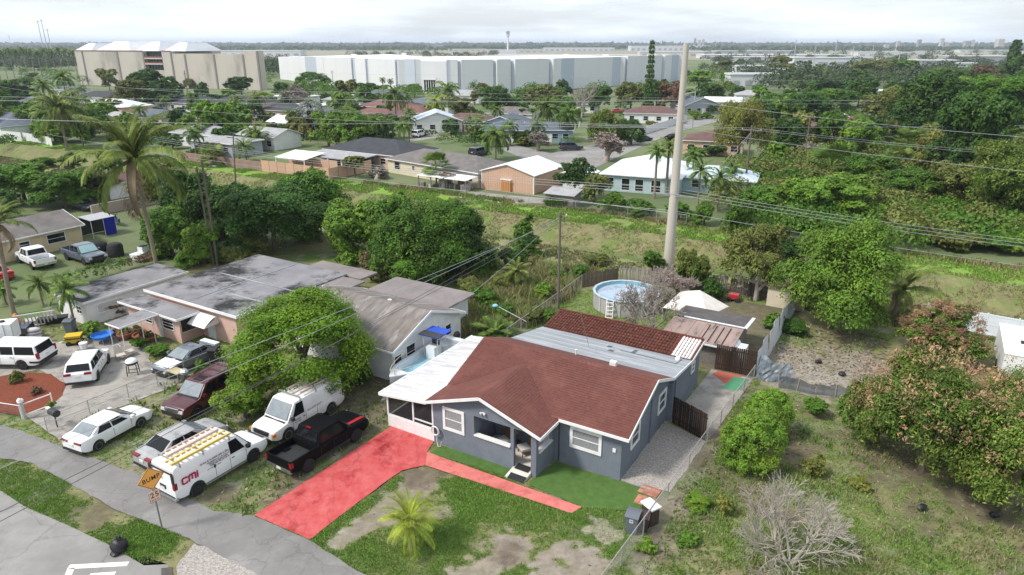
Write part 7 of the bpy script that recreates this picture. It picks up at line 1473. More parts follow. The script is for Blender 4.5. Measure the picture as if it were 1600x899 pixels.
# ---------------------------------------------------------------- far street, houses and big buildings
def stripg(name, pts, z, m):
    mb = MB(); mb.sheet([at(px, py, z) for px, py in pts]); me = mb.mesh(name, m); o = link(name, me)
    if me.polygons[0].normal.z < 0: me.flip_normals()
    o['kind'] = 'structure'; return o
stripg('far_street', [(850, 262), (930, 262), (1050, 208), (1130, 188), (1110, 182), (1040, 192), (985, 212), (900, 232), (860, 240), (800, 225), (780, 232)], .02, ASPH)
stripg('far_street', [(400, 222), (520, 205), (470, 185), (452, 187), (470, 200), (395, 212)], .02, ASPH); stripg('driveway', [(640, 222), (690, 214), (672, 202), (640, 205)], .02, CONC)
stripg('driveway', [(730, 300), (850, 310), (850, 318), (700, 318)], .02, CONC)
FH = [  # px, py of the front left foot, rotation, W, D, label, wall, roof, kind
 (-60, 208, -.55, 26, 16, 'black hip roofed house at the left edge beyond the canal', 'white', 'slate', 'hip'),
 (35, 206, -.55, 22, 13, 'grey brown hip roof house behind the white fence left', 'tan', 'tan', 'hip'),
 (138, 178, -.5, 22, 12, 'white porch house with pale columns left of the dark trees', 'peach', 'white', 'hip'),
 (120, 162, -.5, 24, 12, 'black roofed house behind the porch house', 'white', 'black', 'hip'),
 (85, 150, -.5, 16, 10, 'white house under the tall palms on the left', 'white', 'slate', 'hip'),
 (243, 172, -.45, 26, 14, 'white house with long black hip roof before the stained warehouse', 'white', 'black', 'hip'),
 (330, 172, -.45, 26, 13, 'second black hip roofed house behind the lime green tree', 'pink', 'black', 'hip'),
 (270, 226, -.52, 17, 10, 'white house with carport behind the tall coconut palm', 'white', 'lightgrey', 'hip'),
 (300, 240, -.52, 15, 9, 'flat grey roof house along the canal left of the tan fence', 'grey', 'lightgrey', 'flat'),
 (375, 230, -.52, 13, 9, 'grey roofed house facing the far street curve', 'white', 'lightgrey', 'gablex'),
 (405, 186, -.45, 18, 11, 'dark roofed house left of the silver tree', 'tan', 'black', 'hip'),
 (450, 178, -.45, 14, 10, 'white carport house behind the silver tree', 'white', 'white', 'flat'),
 (560, 180, -.4, 22, 13, 'maroon roofed house left of the royal palm', 'white', 'maroon', 'hip'),
 (560, 160, -.35, 20, 12, 'slate roofed house near the white warehouse', 'white', 'slate', 'hip'),
 (628, 176, -.35, 20, 12, 'blue grey roofed house behind the royal palm', 'white', 'slate', 'hip'),
 (645, 208, .15, 15, 12, 'white house with pale blue gable roof on the far street', 'white', 'blueish', 'gabley'),
 (688, 205, -.25, 16, 10, 'red gabled house with brown roof beside the blue house', 'red', 'brown', 'hip'),
 (738, 216, -.3, 17, 12, 'blue house with slate roof behind the weeping palm', 'blue', 'slate', 'gabley'),
 (820, 222, -.1, 13, 9, 'blue walled house with flat roof near the dark parked suv', 'blue', 'slate', 'gablex'),
 (770, 222, -.2, 10, 8, 'grey roofed garage left of the blue walled house', 'grey', 'slate', 'gablex'),
 (975, 192, -.25, 18, 11, 'white house with brown roof on the far corner', 'white', 'brown', 'hip'),
 (1068, 180, .3, 16, 11, 'grey blue house right of the concrete pole', 'grey', 'slate', 'gabley'),
 (1066, 240, -.35, 14, 10, 'peach house with brown roof right of the concrete pole', 'peach', 'brown', 'hip'),
 (1195, 218, -.35, 16, 11, 'brown hip roofed house amid the right thicket', 'tan', 'brown', 'hip'),
 (1310, 208, -.3, 9, 7, 'small house with reddish roof right of the thicket pole', 'white', 'maroon', 'hip'),
 (1330, 152, -.2, 26, 8, 'long low white roof building in the right hand trees', 'white', 'white', 'flat'),
 (1150, 160, -.2, 16, 10, 'grey roofed house behind the willowy tree', 'white', 'lightgrey', 'hip'),
 (690, 160, -.3, 18, 11, 'grey roofed house by the dark round tree', 'white', 'lightgrey', 'hip'),
 (760, 192, -.3, 16, 10, 'pale house between the dark tree and the palms', 'white', 'grey', 'hip'),
 (1100, 172, -.3, 14, 9, 'white garage behind the bright green tree', 'white', 'white', 'gablex'),
 (425, 162, -.4, 18, 11, 'white apartment house with balconies under the dark tree', 'white', 'white', 'flat'),
 (20, 172, -.5, 18, 11, 'slate roofed house under the dark left trees', 'white', 'slate', 'hip'),
 (150, 200, -.5, 15, 9, 'pale shingled house left of the coconut crown', 'white', 'lightgrey', 'hip'),
 (205, 196, -.5, 16, 10, 'cream house with slate roof below the olive tree', 'cream', 'slate', 'hip'),
 (420, 208, -.45, 14, 9, 'white shed roofed house by the clustered palms', 'white', 'white', 'gablex'),
 (300, 200, -.5, 18, 10, 'brown roofed house right of the porch house', 'tan', 'brown', 'hip'),
 (495, 196, -.4, 16, 10, 'dark roofed house right of the silver tree', 'white', 'black', 'hip'),
 (540, 196, -.4, 18, 11, 'brown brick house behind the fan palm', 'tan', 'maroon', 'hip'),
 (505, 168, -.4, 20, 11, 'pale roofed house before the warehouse left end', 'white', 'lightgrey', 'hip'),
 (600, 190, -.35, 16, 10, 'maroon hip house left of the royal palm trunk', 'pink', 'maroon', 'hip'),
 (870, 176, -.2, 16, 10, 'grey house below the pale bare branches', 'white', 'grey', 'hip'),
 (1240, 196, -.3, 16, 9, 'white roofed house inside the right trees', 'white', 'white', 'hip'),
]
for px, py, a_, W__, D__, lab, wa, ro_, kd in FH:
    ws = [('F', W__ * t, .9, 1.7, 1.5) for t in (.14, .4, .64, .86)]
    house(at(px, py), a_, W__, D__, lab, wa, ro_, kd, wh=3.2, sl=.34, wins=ws, doors=(('F', W__ * .52, 1.1, 2.2, TRIM),))
PVC2 = mat('white_wall', (.72, .72, .72), rough=.6)
def wallrun(pts, h, label, n=8, name='white_fence'):
    for (p, q) in zip(pts, pts[1:]):
        p, q = at(*p), at(*q); L = (q - p).length; d = q - p; o = empty(name, p, math.atan2(d.y, d.x), label, 'fence'); pn = B(.03, L / n - .03, -.05, .05, 0, h).mesh('panel', PVC2); pp = B(-.1, .1, -.1, .1, 0, h + .15).mesh('post', PVC2)
        for i in range(n): link('panel', pn, o, (i * L / n, 0, 0)); link('post', pp, o, (i * L / n, 0, 0))
wallrun([(1000, 212), (1072, 190)], 2.2, 'long white fence along the far street corner'); wallrun([(-10, 217), (35, 221), ], 2.4, 'white panel fence at the left beyond the canal', 6); wallrun([(38, 220), (82, 228)], 2.2, 'white picket like fence left of the brushy bank', 9)
FC = [(462, 197, 20, SEDAN, PWHITE, 'white car parked nearest the silver tree'), (472, 201, 20, SEDAN, PDARK, 'dark car just in front of the white car by the silver tree'), (487, 212, 15, SUV, PBLUE, 'blue suv parked beside the bushes on the far street'), (655, 211, 70, SUV, PWHITE, 'white suv on the driveway of the pale blue gable house'), (748, 240, 60, SUV, PDARK, 'dark suv beside the blue house wall'), (892, 232, 8, SUV, PDARK, 'black suv parked in front of the blue walled house'), (1005, 218, 30, SEDAN, PDARK, 'dark sedan on the far street beside the round trees'), (1052, 216, 35, SEDAN, PBLACK, 'black car on the far street left of the concrete pole'), (964, 174, 10, SEDAN, PRED, 'red car behind the brown roofed corner house'), (986, 173, 10, SEDAN, PBLUE, 'blue car behind the brown roofed corner house'), (1044, 176, 5, SUV, PSLATE, 'grey suv left of the concrete pole behind the white fence'), (72, 166, 30, SEDAN, PWHITE, 'white car by the house under the left palms')]
for px, py, a_, S_, pm_, lab in FC: vehicle(lab, 'car', 'parked_car', S_, pm_, at(px, py + 3), a_)
o = empty('motor_boat', at(385, 190), .2, 'white cabin cruiser boat parked between the far houses', 'boat'); mb = MB(); mb.hexa([(-4, -1, .8), (4, -.2, 1.2), (4, .2, 1.2), (-4, 1, .8), (-4.2, -1.4, 2.3), (4.6, -.3, 2.6), (4.6, .3, 2.6), (-4.2, 1.4, 2.3)]); mb.obj('hull', GEL, o); B(-2, 1.2, -.9, .9, 2.3, 3.7).obj('cabin', GEL, o); B(-1.8, 1.22, -.92, .92, 2.9, 3.4).obj('window', DGLASS, o); B(-2.2, 1.0, -1.0, 1.0, 3.7, 3.8).obj('roof', GEL, o)
# ---------------------------------------------------------------- the white warehouse
WHW = mat('warehouse_white', (.66, .665, .675), (.59, .595, .61), rough=.7, scale=.05, stretch=(1, 1, .2)); WHSH = mat('warehouse_shaded', (.46, .50, .57), (.42, .46, .53), rough=.7, scale=.05)  # blue grey copy: shaded faces of the white panels, painted into the colour
def seg(pxl, pyl, pxr, pyr):
    p, q = at(pxl, pyl), at(pxr, pyr); d = q - p; return p, d.length, math.atan2(d.y, d.x)
o = empty('warehouse', at(455, 128), 0, 'long white tilt panel warehouse beyond the neighbourhood', 'warehouse'); O = Vector(o.location)
SEG = [(438, 124, 455, 126, 16, WHW), (455, 126, 480, 131, 16.8, WHW), (480, 131, 497, 132, 17.2, WHSH), (497, 132, 508, 133, 17.2, WHW), (508, 133, 551, 137, 17.2, WHW), (551, 137, 557, 138, 16.4, WHSH), (557, 138, 573, 140, 17.2, WHW), (573, 140, 578, 141, 16.4, WHSH), (578, 141, 619, 144, 17.2, WHW), (619, 144, 625, 145, 16.4, WHSH), (625, 145, 634, 145, 17.2, WHW), (634, 145, 650, 146, 17.4, WHSH), (650, 146, 659, 146, 17.2, WHW), (659, 146, 699, 147, 16.6, WHW), (699, 147, 705, 147, 17.4, WHSH), (705, 147, 716, 147, 17.4, WHW), (716, 147, 722, 147, 16.6, WHSH), (722, 147, 771, 146, 17.4, WHW), (771, 146, 777, 146, 16.6, WHSH), (777, 146, 798, 145, 17.4, WHW), (798, 145, 805, 145, 16.6, WHSH), (805, 145, 857, 142, 17.4, WHW), (857, 142, 864, 142, 16.8, WHSH), (864, 142, 876, 141, 17.4, WHW), (876, 141, 896, 139, 17.4, WHSH), (896, 139, 906, 138, 17.4, WHW), (906, 138, 956, 135, 17.4, WHW), (956, 135, 968, 134, 17.4, WHSH), (968, 134, 975, 134, 17.4, WHW), (975, 134, 979, 133, 16.8, WHSH), (979, 133, 1033, 129, 17.8, WHW), (1033, 129, 1037, 129, 17.0, WHSH), (1037, 129, 1048, 128, 17.8, WHW), (1048, 128, 1058, 127, 17.8, WHSH), (1058, 127, 1064, 127, 17.8, WHW)]
for i, (a, b, c, d_, h, m) in enumerate(SEG):
    p, L_, t = seg(a, b, c, d_); nrm = Vector((-math.sin(t), math.cos(t), 0)); off = 1.2 if h < 17 and m is WHSH else (0 if i % 2 else .15)
    B(0, L_ + .02, 0, 4, 0, h).obj('wall_panel', m, o, loc=p + nrm * off - O, rot=(0, 0, t))
back = [at(a, b, 0) for a, b in ((440, 124), (620, 144.5), (720, 147), (900, 138.5), (1064, 127))]; rp = back + [back[-1] + Vector((-70, 110, 0)), back[2] + Vector((-40, 170, 0)), back[0] + Vector((60, 130, 0))]
mb = MB(); mb.sheet([p + Vector((0, 3, 15.8)) - O for p in rp]); q = mb.obj('roof', WHITE, o); mb = MB(); r = random.Random(6)
for k in range(16): p = back[r.randrange(4)].lerp(back[r.randrange(1, 5)], r.random()) + Vector((r.uniform(-10, 10), r.uniform(30, 90), 15.8)) - O; mb.box(p.x - 2, p.x + 2, p.y - 1.5, p.y + 1.5, p.z, p.z + 1.8)
mb.obj('roof_unit', TRIM, o)
for px in (648, 650.5, 663, 667, 671, 675): pass
g = MB(); p, L_, t = seg(664, 146.6, 682, 147); g.box(0, L_, -.5, .1, 1, 7.2); o2 = g.obj('entrance_glass', DGLASS, o, loc=p - O - Vector((0, .9, 0)), rot=(0, 0, t)); mb = MB()
for k in range(6): mb.box(L_ * k / 5 - .15, L_ * k / 5 + .15, -.7, -.5, 1, 7.2)
mb.box(-.5, L_ + .5, -1.2, .2, 7.2, 8.2); mb.obj('mullion', TRIM, o2)
# ---------------------------------------------------------------- the stained warehouse
CONW = mat('stained_concrete', (.50, .455, .40), (.41, .375, .335), rough=.9, scale=.03, stretch=(1, 1, .25), c3=(.28, .255, .23), s3=.05, lo3=.48, hi3=.64, detail=12); CONG = mat('concrete_groove', (.22, .205, .19), rough=.9); REDL = mat('red_line', (.40, .10, .08), rough=.7)
o = empty('warehouse', at(140, 133), 0, 'old beige concrete building with stained walls and domed white roofs', 'warehouse'); O = Vector(o.location)
def wq(x0, x1): return (133 + (x0 - 130) * .03, 133 + (x1 - 130) * .03)
xs_ = [127, 139, 193, 233, 261, 276, 297, 342, 387, 409]
for i, (a, b) in enumerate(zip(xs_, xs_[1:])):
    ya, yb = wq(a, b); p, L_, t = seg(a, ya, b, yb); hh = 21 if i < 5 else 19.6 if i < 8 else 21.5
    if i == 3: B(0, L_, 3, 14, 0, hh).obj('recess_wall', DARKM, o, loc=p - O, rot=(0, 0, t)); B(0, L_, 0, 3, 0, 10).obj('wall_panel', CONW, o, loc=p - O, rot=(0, 0, t)); mb = MB(); [mb.box(0, L_, -.2, 3, z, z + .8) for z in (13.2, 16.4)]; mb.obj('gallery_slab', CONW, o, loc=p - O, rot=(0, 0, t)); mb = MB(); [mb.box(L_ * k / 6 - .3, L_ * k / 6 + .3, .2, .6, 10, 20) for k in range(1, 6)]; mb.obj('mullion', DARKM, o, loc=p - O, rot=(0, 0, t)); mb = MB(); [mb.box(0, L_, -.3, -.1, z, z + .3) for z in (14.4, 17.6)]; mb.obj('railing', REDL, o, loc=p - O, rot=(0, 0, t))
    else: B(0.0, L_ - .0, 0, 40 if i < 5 else 5, 0, hh).obj('wall_panel', CONW, o, loc=p - O, rot=(0, 0, t)); B(L_ - .9, L_ + .3, -.25, .3, 0, hh - .2).obj('joint', CONG, o, loc=p - O, rot=(0, 0, t))
    if i < 5 and i != 3: B(0, L_, -.3, 0, hh, hh + .35).obj('red_edge', REDL, o, loc=p - O, rot=(0, 0, t))
for x0, x1, hh in ((124, 150, 4.6), (156, 210, 5.6), (218, 254, 5.4), (262, 296, 5)):
    ya, yb = wq(x0, x1); p, L_, t = seg(x0, ya, x1, yb); mb = MB(); mb.add([(0, 0, 21), (L_, 0, 21), (L_, 30, 21), (0, 30, 21), (L_ * .3, 8, 21 + hh), (L_ * .7, 8, 21 + hh), (L_ * .7, 22, 21 + hh), (L_ * .3, 22, 21 + hh)], [(0, 1, 5, 4), (1, 2, 6, 5), (2, 3, 7, 6), (3, 0, 4, 7), (4, 5, 6, 7)]); mb.obj('domed_roof', mat('pale_roof', (.62, .63, .65), (.50, .52, .54), rough=.6, scale=.2, stretch=(1, .2, 1)), o, loc=p - O + Vector((0, 2, 0)), rot=(0, 0, t))
PALE = [mat('pale_building', (.62, .63, .65), rough=.7), mat('pale_building_warm', (.60, .55, .50), rough=.7), mat('pale_building_dark', (.34, .35, .38), rough=.7)]
FB = [(330, 88, 470, 10, 0, 'pale long roofed hangar behind the stained building'), (270, 76, 400, 8, 0, 'low white building on the left horizon'), (640, 74, 720, 8, 0, 'white low hangar on the horizon left of the control tower'), (760, 82, 850, 7, 1, 'airport apron building below the control tower'), (700, 80, 760, 6, 1, 'low terminal block left of the control tower'), (850, 80, 960, 10, 0, 'long pale airport terminal right of the control tower'), (985, 80, 1110, 16, 0, 'large pale terminal behind the tall conifer'), (1000, 88, 1120, 8, 1, 'cargo shed in front of the large terminal'), (1110, 84, 1250, 6, 2, 'grey roofed hangar right of the concrete pole'), (1125, 100, 1250, 8, 0, 'white low warehouse behind the spreading pine'), (1240, 104, 1360, 9, 0, 'long white warehouse roof in the right distance'), (1340, 88, 1460, 7, 0, 'pale roofs of the right distance'), (1150, 118, 1230, 7, 0, 'white workshop with flat roof left of the spreading pine'), (1140, 136, 1215, 7, 0, 'white building with blue awning in the right trees'), (1480, 98, 1600, 8, 2, 'grey depot roof at the right edge distance'), (1500, 82, 1590, 6, 0, 'white roof line near the right horizon'), (1475, 112, 1530, 7, 0, 'white flat roof above the right thicket'), (1100, 92, 1330, 6, 0, 'long white roof strip across the right distance'), (1380, 108, 1500, 8, 2, 'grey roof behind the bare right trees')]
for px, py, px2, h, k, lab in FB:
    p, L_, t = seg(px, py, px2, py + .01); D_ = max(12, L_ * .22); o = empty('far_building', p, t, lab, 'building'); B(0, L_, 0, D_, 0, h).obj('wall', PALE[k], o); B(-.5, L_ + .5, -.5, D_ + .5, h, h + 1).obj('roof', PALE[0], o); mb = MB(); n = max(4, int(L_ / 18))
    for i in range(n): x = L_ * (i + .5) / n; mb.box(x - L_ / n * .25, x + L_ / n * .25, -.4, 0, h * .15, h * .55)
    mb.obj('door_bay', PALE[2], o)
o = empty('control_tower', at(793.5, 84.5), 0, 'airport control tower rising above the horizon', 'control tower'); h = hgt(793.5, 84.5, 48); s = h / 36; mb = MB(); mb.lathe([(2.2 * s, 0), (1.7 * s, 3), (1.5 * s, 27 * s)], 12); mb.obj('shaft', PALE[0], o, 40); MB().lathe([(1.6 * s, 26.5 * s), (3.2 * s, 28 * s), (3.2 * s, 30 * s)], 12).obj('gallery', PALE[0], o); MB().lathe([(2.6 * s, 30 * s), (3.1 * s, 33.5 * s)], 12).obj('cab_glass', PALE[2], o); MB().lathe([(3.3 * s, 33.5 * s), (3 * s, 35 * s), (.5, 36 * s)], 12).obj('cab_roof', PALE[2], o); B(-14 * s, 14 * s, -5, 8, 0, 6 * s).obj('base', PALE[0], o)
for i, (px, w_, hh) in enumerate(((1385, 6, 70), (1402, 4, 64), (1435, 5, 62), (1470, 5, 60), (1478, 7, 66), (1510, 7, 64), (1518, 5, 62), (1562, 9, 61), (1085, 3, 60), (1092, 4, 62), (1098, 3, 61), (680, 4, 68))):
    py = 80; p = at(px, py); d_ = depth(p); o = empty('tower_block', p, 0, 'hazy tower block on the far horizon', 'building', 'hazy tower blocks on the horizon'); W_ = w_ * d_ / FPX; h = hgt(px, py, hh); B(-W_ / 2, W_ / 2, 0, W_, 0, h).obj('wall', PALE[i % 3], o); mb = MB()
    for k in range(1, 8): mb.box(-W_ / 2 - .3, W_ / 2 + .3, -.5, W_, h * k / 8, h * k / 8 + h * .04)
    mb.obj('floor_band', PALE[2], o)
stripg('airfield', [(-300, 90), (1900, 96), (1900, 80), (-300, 78)], .05, mat('airfield_grass', (.27, .25, .18), (.22, .22, .15), rough=1, scale=.004, coord='World', stretch=(.3, 2, 1)))
stripg('runway', [(700, 86.5), (1120, 87), (1120, 85), (700, 84.5)], .12, mat('runway_grey', (.42, .42, .43), rough=.9))
# ================================================================ trees and shrubs
def hero_palm(p, h, R, kind, style, label, lean=(0, 0), r0=.2, n=26, dead=3, tm=None, skirt=0):
    o = empty('palm_tree', p, 0, label, 'palm tree'); curve_trunk(h, lean, r0, r0 * .7, 26, 10).obj('trunk', tm or PALMBARK, o, 40); rr = random.Random(int(h * 100))
    for i in range(n):
        e = min(5, int(6 * (i / n) ** 1.5)); c = link('frond', frond_mesh(kind, e), o, (lean[0], lean[1], h + .05), (rr.uniform(-.15, .15), rr.uniform(-.1, .1), i * 2.4 + rr.uniform(-.25, .25)), LM['deadfrond'] if i >= n - dead else LM[style]); s = R * rr.uniform(.88, 1.1); c.scale = (s, s, s)
    if kind == 'coco':
        mb = MB()
        for k in range(9): t = k * .7; mb.ball((lean[0] + .3 * math.cos(t), lean[1] + .3 * math.sin(t), h - .35 - .12 * (k % 3)), .17, 7, 5)
        mb.obj('coconut', mat('coconut', (.24, .17, .09), (.16, .10, .05)), o, 60)
    return o
p0 = at(247, 428); top = at(211, 268, 0); d0 = depth(p0)
H0 = hgt(247, 428, 250); lean = (-.5, 0)
hero_palm(p0, H0, 6.9, 'coco', 'coco', 'tall leaning coconut palm towering over the yellow house yard', lean, .24, 24, 2)
hero_palm(at(643, 856), 1.6, 1.85, 'phoenix', 'palmy', 'small yellow green palm with stubby trunk on the front lawn', (0, 0), .17, 30, 0, mat('stub_trunk', (.16, .12, .09), (.28, .24, .18), rough=.95, scale=14))
hero_palm(at(1397, 492), 2.6, 4.6, 'coco', 'coco', 'coconut palm beside the bright green mango in the right lot', (.2, 0), .22, 20, 3)
hero_palm(at(22, 492), hgt(22, 492, 352), 3.3, 'coco', 'coco', 'leaning coconut palm with browning fronds at the left edge', (.6, 0), .24, 22, 5)
palm(118, 512, 432, 66, 'areca', 'palm', 'young green palm beside the white outbuilding', skirt=False, r0=.12); palm(68, 478, 428, 46, 'areca', 'palm', 'smaller young palm left of the white outbuilding', skirt=False, r0=.1); palm(10, 476, 440, 40, 'areca', 'palm', 'small feathery palm behind the cube tank', skirt=False, r0=.09)
palm(808, 455, 408, 46, 'areca', 'coco', 'small ragged palm among the tall weeds behind the thin pole', skirt=True, r0=.12)
